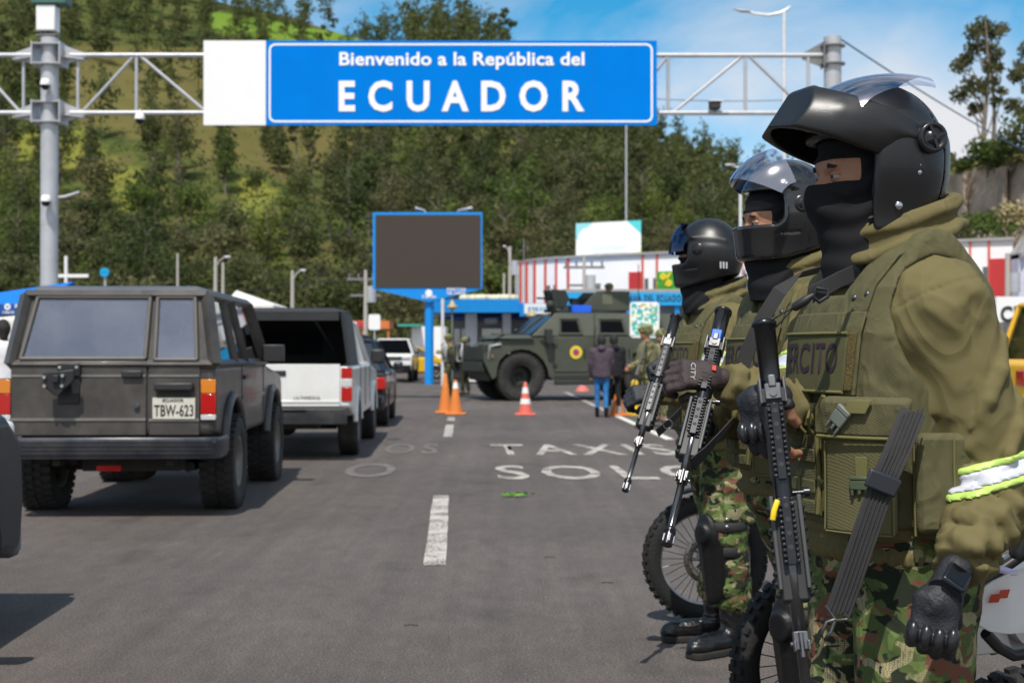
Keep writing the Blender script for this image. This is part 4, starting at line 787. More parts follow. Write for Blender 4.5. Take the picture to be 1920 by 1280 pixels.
# ================================================================ VEHICLES (local x right, y forward, z up, origin on the ground under the rear bumper)
carglass=glassmat('car_glass',(.52,.57,.58),.06,.02); rearglass=glassmat('dusty_glass',(.85,.87,.90),.20,.06,(.66,.70,.80)); darkglass=glassmat('tinted_glass',(.05,.06,.065),.0,.08,(.30,.31,.34))
chrome=mat('chrome',(.6,.6,.62),.18,1,var=.03); redl=mat('red_lens',(.42,.012,.01),.15,var=.05,coat=.5); ambl=mat('amber_lens',(.62,.20,.02),.15,var=.05,coat=.5); clearl=mat('clear_lens',(.55,.55,.55),.15,var=.03,coat=.5)
rimm=mat('steel_rim',(.22,.20,.18),.5,.5,var=.2,dirt=(.14,.12,.09),dscale=8); seatm=mat('seat_cloth',(.05,.05,.055),.9); gm2=rearglass; nt2=gm2.node_tree; df=nt2.nodes.new('ShaderNodeBsdfDiffuse'); df.inputs[0].default_value=(.42,.44,.52,1); ms=nt2.nodes.new('ShaderNodeMixShader'); ms.inputs[0].default_value=.30; om=nt2.nodes['Material Output']; src=om.inputs[0].links[0].from_socket; nt2.links.new(src,ms.inputs[1]); nt2.links.new(df.outputs[0],ms.inputs[2]); nt2.links.new(ms.outputs[0],om.inputs[0]); tcx=nt2.nodes.new('ShaderNodeTexCoord'); nzx=nt2.nodes.new('ShaderNodeTexNoise'); nzx.inputs['Scale'].default_value=2.2; nzx.inputs['Detail'].default_value=5; nt2.links.new(tcx.outputs['Object'],nzx.inputs[0]); mrx=nt2.nodes.new('ShaderNodeMapRange'); mrx.inputs[1].default_value=.35; mrx.inputs[2].default_value=.7; mrx.inputs[3].default_value=.02; mrx.inputs[4].default_value=.22; nt2.links.new(nzx.outputs[0],mrx.inputs[0]); nt2.links.new(mrx.outputs[0],ms.inputs[0])
under=mat('underbody',(.03,.028,.025),.9,dirt=(.09,.075,.06))
def arch(yc,zc,r,z0,n=12):
    a0=math.asin(max(-1,min(1,(z0-zc)/r))); o=[]
    for i in range(n+1):
        t=a0+(PI-2*a0)*i/n; o.append((yc+r*math.cos(t),zc+r*math.sin(t)))
    return o   # from front to rear
def wheel(parent,x,y,r,w,rim=.58,knob=0,label=None,spokes=6,rm=None):
    sgn=1 if x>0 else -1; t=MB(); n=64 if knob else 40; ax=(1,0,0)
    prof=[(r*rim,-w*.42),(r*rim*1.04,-w*.47),(r*.86,-w*.5),(r*.95,-w*.47),(r,-w*.38),(r,-w*.12),(r*.985,0),(r,w*.12),(r,w*.38),(r*.95,w*.47),(r*.86,w*.5),(r*rim*1.04,w*.47),(r*rim,w*.42)]
    t.lathe(prof,(x,y,r),ax,n)
    if knob:
        for i in range(36):
            a=2*PI*i/36
            for k,(xx,ww) in enumerate(((-.36,.26),(-.12,.2),(.12,.2),(.36,.26))):
                a2=a+(k%2)*PI/36; M=Matrix.Rotation(a2,3,'X'); t.box((x+xx*w,y+(r+.003)*math.sin(a2)*-1,r+(r+.003)*math.cos(a2)),(w*ww,r*.11,knob),M)
    wo=t.build('wheel',rubber,parent,fixn=True,label=label)
    m=MB(); m.lathe([(r*rim,-w*.42),(r*rim*.93,w*.40*-1),(r*rim*.9,0),(r*rim*.93,w*.3),(r*rim*1.0,w*.44),(r*rim*.93,w*.43),(r*rim*.86,w*.22*sgn if sgn>0 else w*.22)],(x,y,r),ax,32)
    xo=x+sgn*w*.18; m.lathe([(0,.03*sgn),(r*.14,.03*sgn),(r*.16,0),(r*rim*.55,-.02*sgn),(r*rim*.92,.01*sgn)],(xo,y,r),ax,24)
    for i in range(spokes):
        a=2*PI*i/spokes; m.cyl((xo-.01,y+r*.3*math.cos(a),r+r*.3*math.sin(a)),(xo+.025*sgn,y+r*.3*math.cos(a),r+r*.3*math.sin(a)),.014,n=6)
    m.build('rim',rm or rimm,wo,fixn=True); return wo
def bar(m,a,b,w=.05,t=.03): m.tube([a,b],[w/1.4]*2,4)
def pane(t,pts,mt_,name='window',th=.006,label=None):
    a,b,c,d=map(Vector,pts); m=MB(); m.quad(a,b,c,d,th); return m.build(name,mt_,t,label=label)
def lerp(a,b,t): return tuple(a[i]+(b[i]-a[i])*t for i in range(3))
def inset(q,k=.06,push=0):
    c=sum((Vector(v) for v in q),Vector())/4; return [Vector(v).lerp(c,k) for v in q]
def greenhouse(t,zb,zt,yb0,yb1,yt0,yt1,xb,xt,splits,pm,gm,rear=None,roofm_=None,rth=.06,pw=.06,glassrear=None,ov=.02):
    """splits: fractions where the side pillars stand"""
    B=[(-xb,yb0,zb),(xb,yb0,zb),(xb,yb1,zb),(-xb,yb1,zb)]; T=[(-xt,yt0,zt),(xt,yt0,zt),(xt,yt1,zt),(-xt,yt1,zt)]
    m=MB()
    for i in range(4): m.tube([B[i],T[i]],pw*.75,4)
    for i in range(4): m.tube([T[i],T[(i+1)%4]],pw*.6,4); m.tube([B[i],B[(i+1)%4]],pw*.5,4)
    for s in splits:
        for sx in (-1,1):
            a=(sx*xb,yb0+(yb1-yb0)*s,zb); b=(sx*xt,yt0+(yt1-yt0)*s,zt); m.tube([a,b],pw*.5,4)
    m.build('pillars',pm,t)
    ss=[0]+list(splits)+[1]
    for sx in (-1,1):
        for a,b in zip(ss[:-1],ss[1:]):
            q=[(sx*xb,yb0+(yb1-yb0)*a,zb),(sx*xb,yb0+(yb1-yb0)*b,zb),(sx*xt,yt0+(yt1-yt0)*b,zt),(sx*xt,yt0+(yt1-yt0)*a,zt)]
            pane(t,q if sx>0 else q[::-1],gm,'side_window')
    pane(t,[B[2],B[3],T[3],T[2]],gm,'windscreen')
    if rear is None: pane(t,[B[0],B[1],T[1],T[0]],glassrear or gm,'rear_window')
    m=MB(); k=.9; m.add([(-xt-ov,yt0-ov,zt),(xt+ov,yt0-ov,zt),(xt+ov,yt1+ov,zt),(-xt-ov,yt1+ov,zt),(-xt*k,yt0+.06,zt+rth),(xt*k,yt0+.06,zt+rth),(xt*k,yt1-.1,zt+rth*.9),(-xt*k,yt1-.1,zt+rth*.9)],[(0,3,2,1),(4,5,6,7),(0,1,5,4),(1,2,6,5),(2,3,7,6),(3,0,4,7)]); m.build('roof',roofm_ or pm,t,.035,4)
    return B,T
def seats(t,ys,zb,w):
    for y in ys:
        for x in (-w,w): m=MB(); m.box((x,y,zb+.05),(.42,.14,.55)); m.box((x,y,zb+.42),(.24,.1,.18)); m.build('seat',seatm,t,.04)
def place(t,px_center_x,y): t.location=(px_center_x,y,0); t.rotation_euler=(0,0,R(2.27))
# ---------------------------------------------------------------- the old off-roader
suvp=mat('worn_grey_paint',(.056,.051,.048),.38,.2,var=.14,scale=2.5,dirt=(.15,.135,.12),dscale=3.2,damt=.5,coat=.15)
suvr=mat('roof_grey_paint',(.12,.125,.14),.35,.3,var=.1,dirt=(.2,.19,.18),dscale=1.2,damt=.4,coat=.3); trimg=mat('dull_metal_trim',(.24,.23,.21),.45,.5,var=.2,scale=9)
t=empty('offroad_car',label='dusty dark grey boxy off-roader with plate TBW-623 at the front left of the queue',cat='car'); suv=t
S=251.; 
def zx(y): return 1.25-(y-658)/S
prof=[(0,.62),(0,1.15),(2.72,1.15),(2.85,1.12),(3.8,1.03),(3.93,.97),(3.95,.62),(3.62,.56)]+arch(3.12,.42,.47,.56)[0:]+[(2.6,.56),(1.25,.56)]+arch(.74,.42,.47,.56)+[(.2,.60)]
prof=[p for p in prof]; m=MB(); m.prism(prof,-.76,.76,'x'); body=m.build('body',suvp,t,.055,4)
for sx in (-1,1):
    for yc in (3.12,.74):
        m=MB(); pts=[(sx*.77,p[0],p[1]) for p in arch(yc,.42,.475,.50,14)]; m.tube(pts,.045,6,flat=.7); m.build('wheel_flare',suvp,t)
    m=MB(); m.box((sx*.762,1.95,.86),(.012,1.35,.03)); m.build('side_moulding',suvp,t)
    m=MB(); m.box((sx*.761,1.27,.87),(.006,.012,.58)); m.box((sx*.761,2.55,.87),(.006,.012,.58)); m.build('door_gap',under,t)
    m=MB(); m.box((sx*.772,1.42,1.03),(.02,.16,.035)); m.build('door_handle',blackp,t,.006)
    m=MB(); m.box((sx*.87,2.42,1.23),(.20,.10,.16)); m.tube([(sx*.74,2.42,1.17),(sx*.82,2.42,1.19)],.02,6); m.build('mirror',blackp,t,.03)
for x in (-.70,.70): wheel(t,x,.74,.37,.27,.55,.016,rm=rimm); wheel(t,x,3.12,.37,.27,.55,.016,rm=rimm)
m=MB(); m.box((0,1.9,.50),(.9,3.4,.16)); m.cyl((-.55,.74,.36),(.55,.74,.36),.055); m.sphere((.05,.74,.36),.14,10,8); m.cyl((-.55,3.1,.36),(.55,3.1,.36),.05); m.tube([(-.35,.2,.42),(-.35,1.8,.4)],.035,8); m.box((.1,.35,.40),(.75,.35,.12)); m.box((-.42,.55,.42),(.06,1.1,.05)); m.box((.42,.55,.42),(.06,1.1,.05)); m.tube([(.5,.3,.36),(.5,.9,.34)],.04,8); m.build('chassis',under,t,.01)
m=MB(); m.box((0,2.0,.66),(1.3,3.3,.1)); m.build('floor',under,t)
B,T=greenhouse(t,1.15,1.67,.0,2.72,.12,2.12,.755,.672,(.34,.54),suvp,carglass,rear=1,roofm_=suvr,rth=.075,pw=.07)
seats(t,(1.35,1.95),1.0,.36); m=MB(); m.box((0,.82,1.12),(1.2,.12,.5)); m.build('rear_bench',seatm,t,.05)
m=MB(); m.lathe([(.155,0),(.17,.01),(.18,0)],(-.36,2.3,1.12),(0,-1,.4),20); m.build('steering_wheel',blackp,t)
# driver
m=MB(); m.sphere((-.36,1.92,1.42),.10,14,10,(.85,1,1.15)); m.sphere((-.36,1.95,1.15),.2,14,8,(1,.6,.9)); dr=m.build('person',mat('driver_shirt',(.06,.06,.07),.8)); tag(dr,'driver with dark hair seated inside the dusty grey off-roader','person'); suv_driver=dr
# rear face
def RX(px): return (px-212)/S
def rq(px0,px1,y0,y1,yy=-.005,th=.02):
    m=MB(); m.box2((RX(px0),yy-th,zx(y1)),(RX(px1),yy,zx(y0))); return m
def slant(px0b,px1b,px0t,px1t,yb,yt,push=-.012):
    def yy(z): return max(0,(z-1.15)/.52*.12)+push
    zb,zt=zx(yb),zx(yt); return [(RX(px0b),yy(zb),zb),(RX(px1b),yy(zb),zb),(RX(px1t),yy(zt),zt),(RX(px0t),yy(zt),zt)]
q=slant(42,272,66,276,672,556); pane(t,q,rearglass,'rear_window',.006,label='large dusty rear window')
q2=slant(290,368,290,360,674,556); pane(t,q2,rearglass,'rear_window',.006,label='narrow right hand rear window')
for qq,nm in ((q,0),(q2,1)):
    m=MB(); k=[Vector(v)+Vector((0,-.008,0)) for v in qq]
    for i in range(4): m.tube([k[i],k[(i+1)%4]],.016,6)
    m.build('window_seal',mat('grey_rubber',(.13,.12,.11),.6),t)
m=MB(); A_=slant(20,36,55,62,683,549,-.004); m.quad(*A_,th=.02); m.quad(*slant(272,290,276,290,683,549,-.004),th=.02); m.quad(*slant(368,405,360,388,683,549,-.004),th=.02); m.quad(*slant(20,405,20,405,690,672,-.004),th=.02); m.quad(*slant(58,386,58,386,557,546,-.003),th=.02); m.build('rear_window_frame',suvp,t)
m=MB(); m.box2((RX(24),-.018,zx(816)),(RX(275),.0,zx(676))); m.build('rear_door',suvp,t,.012,label='wide left tailgate door with the spare wheel bracket')
m=MB(); m.box2((RX(279),-.018,zx(816)),(RX(374),.0,zx(676))); m.build('rear_door',suvp,t,.012,label='narrow right tailgate door carrying the plate')
m=MB(); m.box2((RX(25),-.024,zx(706)),(RX(274),-.017,zx(702))); m.box2((RX(25),-.026,zx(788)),(RX(274),-.017,zx(783))); m.box2((RX(280),-.026,zx(789)),(RX(373),-.017,zx(784))); m.box2((RX(280),-.024,zx(706)),(RX(373),-.017,zx(702))); m.build('trim_line',trimg,t)
for x0,x1,sd in ((376,404,'right'),(0,24,'left')):
    h=empty('tail_light'); h.parent=t
    for y0,y1,mm,nm in ((711,737,ambl,'indicator_lens'),(738,776,redl,'brake_lens'),(777,787,clearl,'reverse_lens')): m=rq(x0,x1,y0,y1,-.0,.022); m.build(nm,mm,h,.004)
    m=rq(x0-1,x1+1,709,789,.004,.014); m.build('housing',blackp,h)
m=rq(287,366,745,785,-.026,.006); pl=m.build('number_plate',mat('plate_white',(.62,.60,.53),.5,var=.1,scale=20,dirt=(.35,.30,.22),dscale=9,damt=.4),t,.002)
ink=mat('plate_ink',(.02,.02,.02),.6)
def ontail(s,pxa,pxb,ya,yb,par,off=-.034,m_=ink,o=.02,sp=1.0):
    me=text_mesh(s,1,.0008,o,sp,width=RX(pxb)-RX(pxa),height=zx(ya)-zx(yb)); q=link('plate_lettering',me,m_,par); q.location=((RX(pxa)+RX(pxb))/2,off,(zx(ya)+zx(yb))/2); return q
ontail('TBW-623',290,363,758,780,pl,o=.015,sp=1.05); ontail('ECUADOR',306,345,747,753,pl)
m=rq(291,363,717,732,-.02,.05); m.build('plate_lamp_cover',blackp,t,.012); m=rq(296,356,734,742,-.018,.01); m.build('plate_recess',under,t)
m=rq(230,268,694,708,-.02,.03); m.build('rear_handle',blackp,t,.01); m=MB(); m.cyl((RX(257),-.02,zx(760)),(RX(257),-.04,zx(760)),.022,n=16); m.cyl((RX(257),-.04,zx(760)),(RX(257),-.045,zx(760)),.012,n=12); m.build('lock',chrome,t)
# spare wheel carrier
m=MB(); m.box2((RX(112),-.05,zx(705)),(RX(154),-.018,zx(681))); m.box2((RX(112),-.035,zx(757)),(RX(152),-.018,zx(700))); 
m.prism([(RX(93),zx(698)),(RX(150),zx(692)),(RX(150),zx(712)),(RX(134),zx(728)),(RX(122),zx(741)),(RX(112),zx(738)),(RX(94),zx(722))],-.16,-.13,'y'); m.box2((RX(108),-.14,zx(722)),(RX(134),-.03,zx(700)))
m.box2((RX(112),-.19,zx(716)),(RX(124),-.16,zx(702)))
sp_=m.build('spare_wheel_bracket',mat('black_iron',(.03,.03,.032),.45,.4,var=.2),t,.006)
m=MB()
for px,py in ((98,706),(131,703),(98,722),(130,722)): m.cyl((RX(px),-.16,zx(py)),(RX(px),-.185,zx(py)),.013,n=8)
for px in (117,148): m.cyl((RX(px),-.05,zx(688)),(RX(px),-.058,zx(688)),.012,n=10)
m.build('bolt',chrome,sp_)
# bumper
bump_=mat('scuffed_bumper',(.045,.05,.065),.35,.2,var=.25,scale=7,dirt=(.22,.21,.20),dscale=4,damt=.35,bump=.1,bscale=15)
m=MB(); zs=[.610,.585,.575,.552,.545,.522,.515,.492,.485,.455]; ys=[-.10,-.12,-.108,-.12,-.108,-.12,-.108,-.12,-.108,-.10]
def bsec(x,k,yy): return [(x,yy+(y+.1)*k,z) for y,z in zip(ys,zs)]
secs=[]; 
for sx in (-1,):
    pass
line=[(-.80,.30,0),(-.80,.04,0),(-.785,-.05,.5),(-.73,-.10,1),(.73,-.10,1),(.785,-.05,.5),(.80,.04,0),(.80,.30,0)]
vs=[]
for x,yy,k in line:
    for y,z in zip(ys,zs): 
        dx=(y+.10)*(1 if x<0 else -1)*(1-k) if k<1 else 0; vs.append((x+dx*1.0,yy+(y+.10)*k,z))
nn_=len(zs); m.add(vs,[(i*nn_+j,i*nn_+j+1,(i+1)*nn_+j+1,(i+1)*nn_+j) for i in range(len(line)-1) for j in range(nn_-1)],True)
m.box2((-.78,-.095,.57),(.78,.05,.607)); m.box2((-.70,-.06,.46),(.70,.0,.50)); m.build('rear_bumper',bump_,t)
m=MB(); m.box2((RX(183),-.02,zx(882)),(RX(228),-.0,zx(872))); m.build('reflector',redl,t)
m=MB(); m.box((0,3.99,.56),(1.5,.14,.16)); m.build('front_bumper',bump_,t,.03)
for x in (-.55,.55): m=MB(); m.box((x,3.955,.82),(.26,.03,.16)); m.build('headlight',clearl,t,.01)
m=MB(); m.box((0,3.955,.82),(.76,.02,.16)); m.build('grille',blackp,t)
for sy in (-1,1): m=MB(); m.box2((sy*.70-.06,.05,.45),(sy*.70+.06,.13,.60)) ; m.build('mud_flap',rubber,t)
place(t,(212-960)/F*10.35,10.35); dr.location=t.location; dr.rotation_euler=t.rotation_euler
# ---------------------------------------------------------------- white pickup with canvas canopy
wp=mat('white_car_paint',(.74,.74,.73),.3,var=.04,coat=.3,dirt=(.42,.37,.30),dscale=1.8,damt=.22); canv=mat('black_canvas',(.022,.023,.026),.8,var=.3,scale=4,bump=.15,bscale=20); canvt=mat('grey_tarp',(.024,.026,.030),.6,var=.15)
t=empty('pickup_truck',label='white pickup with black canvas canopy and open back behind the grey off-roader',cat='pickup truck'); S2=165.
def pz(y): return 1.25-(y-658)/S2
pc=(660-960)/F*15.8-.86
def PX(px): return (px-960)/F*15.8-pc
prof=[(0,.60),(0,1.08),(3.55,1.08),(3.7,1.06),(4.9,.98),(5.05,.90),(5.08,.55),(4.75,.48)]+arch(4.10,.37,.43,.48)+[(3.5,.45),(1.5,.45)]+arch(.95,.37,.43,.48)+[(.35,.55)]
m=MB(); m.prism(prof,-.85,.85,'x'); m.build('body',wp,t,.04,3)
m=MB(); m.box2((-.72,-.02,.62),(.72,.01,1.10)); m.box2((-.72,-.028,.66),(.72,-.018,.69)); tg=m.build('tailgate',wp,t,.012)
m=MB(); m.box((0,-.026,1.0),(.22,.02,.06)); m.build('handle',blackp,tg,.008); me=text_mesh('ULTIMEDIA',1,.001,.0,1.1,width=.30,height=.035); l_=link('badge_lettering',me,ink,tg); l_.location=(.35,-.03,.72)
for sx in (-1,1):
    h=empty('tail_light'); h.parent=t
    for z0,z1,mm,nm in ((.94,1.06,redl,'brake_lens'),(.84,.935,clearl,'reverse_lens'),(.68,.835,redl,'lower_lens')): m=MB(); m.box2((sx*.735,-.015,z0),(sx*.858,.03,z1)); m.build(nm,mm,h,.006)
    wheel(t,sx*.76,.95,.365,.24,.56); wheel(t,sx*.76,4.10,.365,.24,.56)
    for yc in (.95,4.1): m=MB(); m.tube([(sx*.86,p[0],p[1]) for p in arch(yc,.37,.44,.42,14)],.03,6); m.build('wheel_flare',wp,t)
    m=MB(); m.box2((sx*.852,2.35,.55),(sx*.858,2.37,1.06)); m.box2((sx*.852,1.45,.5),(sx*.858,1.47,1.06)); m.box2((sx*.852,3.3,.55),(sx*.858,3.32,1.06)); m.build('door_gap',under,t)
    m=MB(); m.box((sx*.97,3.15,1.18),(.18,.1,.2)); m.build('mirror',blackp,t,.03)
m=MB(); m.box2((-.80,-.16,.42),(.80,-.02,.60)); m.box2((-.35,-.18,.58),(.35,-.03,.60)); m.build('rear_bumper',mat('bumper_black',(.03,.032,.036),.4,.2,dirt=(.16,.15,.14),dscale=3,damt=.4),t,.025)
m=MB(); m.box((0,2.4,.42),(.9,4.4,.14)); m.cyl((-.6,.95,.36),(.6,.95,.36),.05); m.sphere((0,.95,.36),.13,10,8); m.build('chassis',under,t)
# canopy: rails, tarp sides and roof
zt=1.70; k=MB(); bx,tx=.82,.74
k.add([(-tx,-.02,zt),(tx,-.02,zt),(tx,1.55,zt+.02),(-tx,1.55,zt+.02),(-tx+.1,.05,zt+.045),(tx-.1,.05,zt+.045),(tx-.1,1.45,zt+.06),(-tx+.1,1.45,zt+.06)],[(0,3,2,1),(4,5,6,7),(0,1,5,4),(1,2,6,5),(2,3,7,6),(3,0,4,7)]); k.build('canopy_roof',canvt,t,.015)
for sx in (-1,1):
    k=MB(); k.quad((sx*bx,.08,1.09),(sx*bx,1.55,1.09),(sx*tx,1.55,zt),(sx*tx,.02,zt),th=.012); k.build('canopy_side',canvt,t)
    k=MB(); k.tube([(sx*bx,.0,1.09),(sx*tx,-.01,zt)],.022,6); k.tube([(sx*(bx-.12),.6,1.09),(sx*(tx-.35),.0,zt-.02)],.018,6); k.build('canopy_rail',blackp,t)
k=MB(); k.box2((-tx+.03,-.03,zt-.10),(tx-.03,-.015,zt)); k.build('rolled_flap',canv,t); k=MB(); k.quad((-bx,1.5,1.09),(bx,1.5,1.09),(tx,1.5,zt),(-tx,1.5,zt),th=.01); k.build('canopy_front',canv,t)
k=MB(); k.box2((-.8,.02,1.055),(.8,1.5,1.085)); k.build('bed_floor',canv,t)
k=MB(); k.box2((-.35,1.44,1.2),(.35,1.48,1.5)); k.build('cab_rear_window',darkglass,t)
greenhouse(t,1.08,1.62,1.62,3.55,1.75,2.95,.80,.66,(.5,),wp,carglass,roofm_=wp,rth=.06)
m=MB(); m.box((0,5.09,.82),(.8,.02,.2)); m.build('grille',blackp,t); 
for x in (-.62,.62): m=MB(); m.box((x,5.07,.82),(.3,.05,.2)); m.build('headlight',clearl,t,.01)
place(t,pc,15.8)
# ---------------------------------------------------------------- generic cars
def car(name,label,L,W,zb,zr,paint_,hood,ax0,ax1,wr,gy,gt_,xt,cat='car',zs=.3,rear=0,plates=None,gm=None,splits=(.5,),bumperm=None,lights='both',rim=None,hatch=.12):
    t=empty(name,label=label,cat=cat); w=W/2
    prof=[(0.03,zs+.08),(-.02,zb*.62),(.02,zb),(gy[1]+.0,zb),(gy[1]+.15,zb-.02),(L-.25,hood-.06),(L-.04,hood-.18),(L,zs+.25),(L-.05,zs)]+arch(ax1,wr,wr+.07,zs)+arch(ax0,wr,wr+.07,zs)
    m=MB(); m.prism(prof,-w,w,'x'); m.build('body',paint_,t,.06,4)
    for x in (-w+.1,w-.1): wheel(t,x,ax0,wr,.2,.62,rm=rim); wheel(t,x,ax1,wr,.2,.62,rm=rim)
    greenhouse(t,zb,zr-.05,gy[0],gy[1],gt_[0],gt_[1],w-.05,xt,splits,paint_,gm or carglass,roofm_=paint_,rth=.05,pw=.05)
    seats(t,((gy[0]+gy[1])/2,),zb-.15,.35)
    for sx in (-1,1):
        m=MB(); m.box2((sx*(w-.30),-.035,zb-.30),(sx*(w-.01),.03,zb-.10)); m.build('tail_light',redl,t,.02)
        m=MB(); m.box2((sx*(w-.42),L-.06,hood-.24),(sx*(w-.05),L+.012,hood-.10)); m.build('headlight',clearl,t,.03)
        m=MB(); m.box((sx*(w+.09),gy[1]-.35,zb+.07),(.17,.1,.13)); m.build('mirror',paint_ if lights=='both' else blackp,t,.03)
        m=MB(); 
        for yy in splits: y_=gy[0]+(gy[1]-gy[0])*yy; m.box2((sx*w,y_,zs+.12),(sx*(w+.004),y_+.012,zb-.02))
        m.build('door_gap',under,t)
    bmm=bumperm or paint_
    m=MB(); m.box2((-w+.03,-.09,zs-.02),(w-.03,.03,zs+.24)); m.build('rear_bumper',bmm,t,.04)
    m=MB(); m.box2((-w+.03,L-.05,zs-.04),(w-.03,L+.07,zs+.24)); m.build('front_bumper',bmm,t,.05)
    m=MB(); m.box2((-.5,L-.02,hood-.25),(.5,L+.016,hood-.12)); m.build('grille',blackp,t)
    m=MB(); m.box((0,L/2,zs+.02),(W-.5,L-.9,.1)); m.build('underbody',under,t)
    return t
blk=mat('black_car_paint',(.012,.012,.014),.2,var=.1,coat=.6); 
h=car('hatchback','small black hatchback with red tail lamp behind the white pickup in the queue',3.9,1.62,.92,1.46,blk,.92,.75,3.15,.30,(.05,2.85),(.45,2.2),.55,splits=(.42,))
place(h,(722-960)/F*22.6-.81+.02,22.6)
q=car('parked_van','black pickup cab behind the white pickup showing just its dark rear',4.4,1.7,1.0,1.62,canv,1.0,.8,3.4,.33,(.05,3.1),(.2,2.6),.65); q['category']='van'; q['label']='dark tall car between the white pickup and the black hatchback in the queue'
place(q,-3.8,29)
# near dark car cut by the left edge
nv=mat('dark_green_paint',(.008,.016,.022),.45,.0,var=.1,coat=.1,spec=.3); gb_=mat('grey_bumper',(.20,.21,.23),.4,.1,var=.1,dirt=(.12,.11,.10),dscale=3)
c=car('near_car','dark green car with grey bumper corner cut off by the left edge of the photo',4.2,1.7,.98,1.5,nv,1.02,.85,3.42,.31,(.3,2.9),(.7,2.3),.58,bumperm=gb_,splits=(.5,))
c.location=(-3.03,6.62-4.2,0); c.rotation_euler=(0,0,R(2.0))
# vehicles facing us and far ones
w_=car('jeep','white high riding car facing the camera beyond the queue with bonnet emblem',4.5,1.8,1.12,1.78,mat('far_white',(.75,.75,.73),.3,coat=.3),1.15,.85,3.6,.38,(.1,3.1),(.3,2.6),.62,zs=.45,bumperm=blackp,gm=darkglass,lights='x')
w_['category']='car'; w_.name='white_car'; w_.location=((734-960)/F*57,56+4.5,0); w_.rotation_euler=(0,0,PI)
tx_=car('taxi','bright yellow taxi standing side on between the white car and the soldiers',4.3,1.7,.95,1.46,mat('taxi_yellow',(.80,.50,.01),.3,coat=.4,var=.04),.98,.8,3.3,.31,(.3,3.35),(.9,2.5),.56,gm=carglass)
tx_.location=(-6.75,62.0,0); tx_.rotation_euler=(0,0,-PI/2+R(8))
for px,d,lab,mm,rz in ((756,92,'small distant white van parked by the hut','far_white',PI/2),(716,80,'far blue grey car glimpsed between queue and white car','far_blue',PI)):
    z=car('distant_car',lab,4.2,1.7,1.0,1.75,mat(mm,(.10,.18,.30) if mm=='far_blue' else (),.3),1.05,.8,3.3,.32,(.1,3.2),(.25,2.9),.66,gm=darkglass); z.location=((px-960)/F*d,d,0); z.rotation_euler=(0,0,rz)
z=car('yellow_truck','bright yellow vehicle cropped at the right edge behind the nearest soldier',4.6,1.8,1.12,1.9,mat('truck_yellow',(.75,.42,.01),.35,var=.04,coat=.3),1.1,.9,3.6,.36,(.3,3.2),(.5,2.7),.7,bumperm=blackp); z['category']='truck'
z.location=(P(1903,700,17).x,17.5,0); z.rotation_euler=(0,0,-PI/2)
# ================================================================ ARMOURED VEHICLE
apm=mat('army_green_paint',(.052,.060,.043),.55,var=.10,scale=1.2,dirt=(.10,.095,.07),dscale=1.6,damt=.4); apd=mat('army_green_dark',(.022,.026,.02),.6,var=.15)
A=empty('armoured_vehicle',label='big dark green four wheeled armoured vehicle with roof turret parked across the road',cat='armoured vehicle')
# local: x forward (nose +), y to its left (towards us), z up; origin under front left wheel
def AP(mb,name,m,bev=.02,par=None,label=None):
    for v in mb.v:
        if v.x>.6: v.x=.6+(v.x-.6)*.45
    return mb.build(name,m,par or A,bev,label=label)
W0=-2.35; 
lower=[(1.45,1.02),(.95,.55),(.72,.62)]+arch(0,.58,.72,.62,10)+[(-.85,.52),(-2.55,.52)]+arch(-3.35,.58,.72,.62,10)+[(-4.35,.62),(-4.5,1.0),(-4.5,1.62),(-1.0,1.62),(.45,1.55),(1.45,1.16)]
m=MB(); m.prism([(a,b) for a,b in lower],W0+.03,-.03,'y'); AP(m,'hull',apm)
# upper hull tapers inwards
def frus(mb,x0b,x1b,x0t,x1t,zb,zt,ins,ob=0):
    mb.add([(x0b,-.03-ob,zb),(x1b,-.03-ob,zb),(x1b,W0+.03+ob,zb),(x0b,W0+.03+ob,zb),(x0t,-.03-ins,zt),(x1t,-.03-ins,zt),(x1t,W0+.03+ins,zt),(x0t,W0+.03+ins,zt)],[(0,1,2,3),(7,6,5,4),(0,4,5,1),(1,5,6,2),(2,6,7,3),(3,7,4,0)])
m=MB(); frus(m,-4.5,-.28,-4.4,-.98,1.625,2.22,.26); AP(m,'cabin',apm)
m=MB(); m.add([(-.30,-.20,1.66),(-.30,W0+.2,1.66),(-.93,W0+.30,2.14),(-.93,-.30,2.14)],[(0,1,2,3)]); m.v=[v+Vector((.02,0,.02)) for v in m.v]; AP(m,'windscreen',darkglass,0)
m=MB(); m.box((-.6,W0/2,1.93),(.75,.08,.06),Matrix.Rotation(R(38),3,'Y')); AP(m,'windscreen_pillar',apm,0)
m=MB(); frus(m,-.3,.55,-.25,.35,1.56,1.66,.15,-.1); m.box((.5,-.4,1.68),(.5,.3,.04)); AP(m,'bonnet',apm)
for x0,x1 in ((-1.55,-1.05),(-2.75,-2.1),(-3.8,-3.3)):
    def S_(x,z): return (x,-.03-.26*(z-1.625)/.595+.012,z)
    zz0,zz1=1.72,2.02; m=MB(); m.quad(S_(x0,zz0),S_(x1,zz0),S_(x1-.04,zz1),S_(x0+.04,zz1),th=-.02); f=AP(m,'side_window',darkglass,0)
    m=MB(); q=[Vector(S_(x,z)) for x,z in ((x0-.05,zz0-.04),(x1+.05,zz0-.04),(x1+.0,zz1+.05),(x0-.0,zz1+.05))]
    for i in range(4): m.tube([q[i],q[(i+1)%4]],.03,4)
    m.build('window_frame',apm,f)
for x0,x1 in ((-1.75,-.85),(-2.95,-1.95)):
    m=MB(); m.box2((x0,-.035,.72),(x1,-.008,1.60)); d=AP(m,'door',apm,.015); m=MB(); m.box((x0+.1,0.01,1.2),(.03,.04,.22)); m.build('door_handle',apd,d)
    m=MB(); [m.box((x1-.02,0,z),(.1,.04,.08)) for z in (.9,1.4)]; m.build('hinge',apd,d)
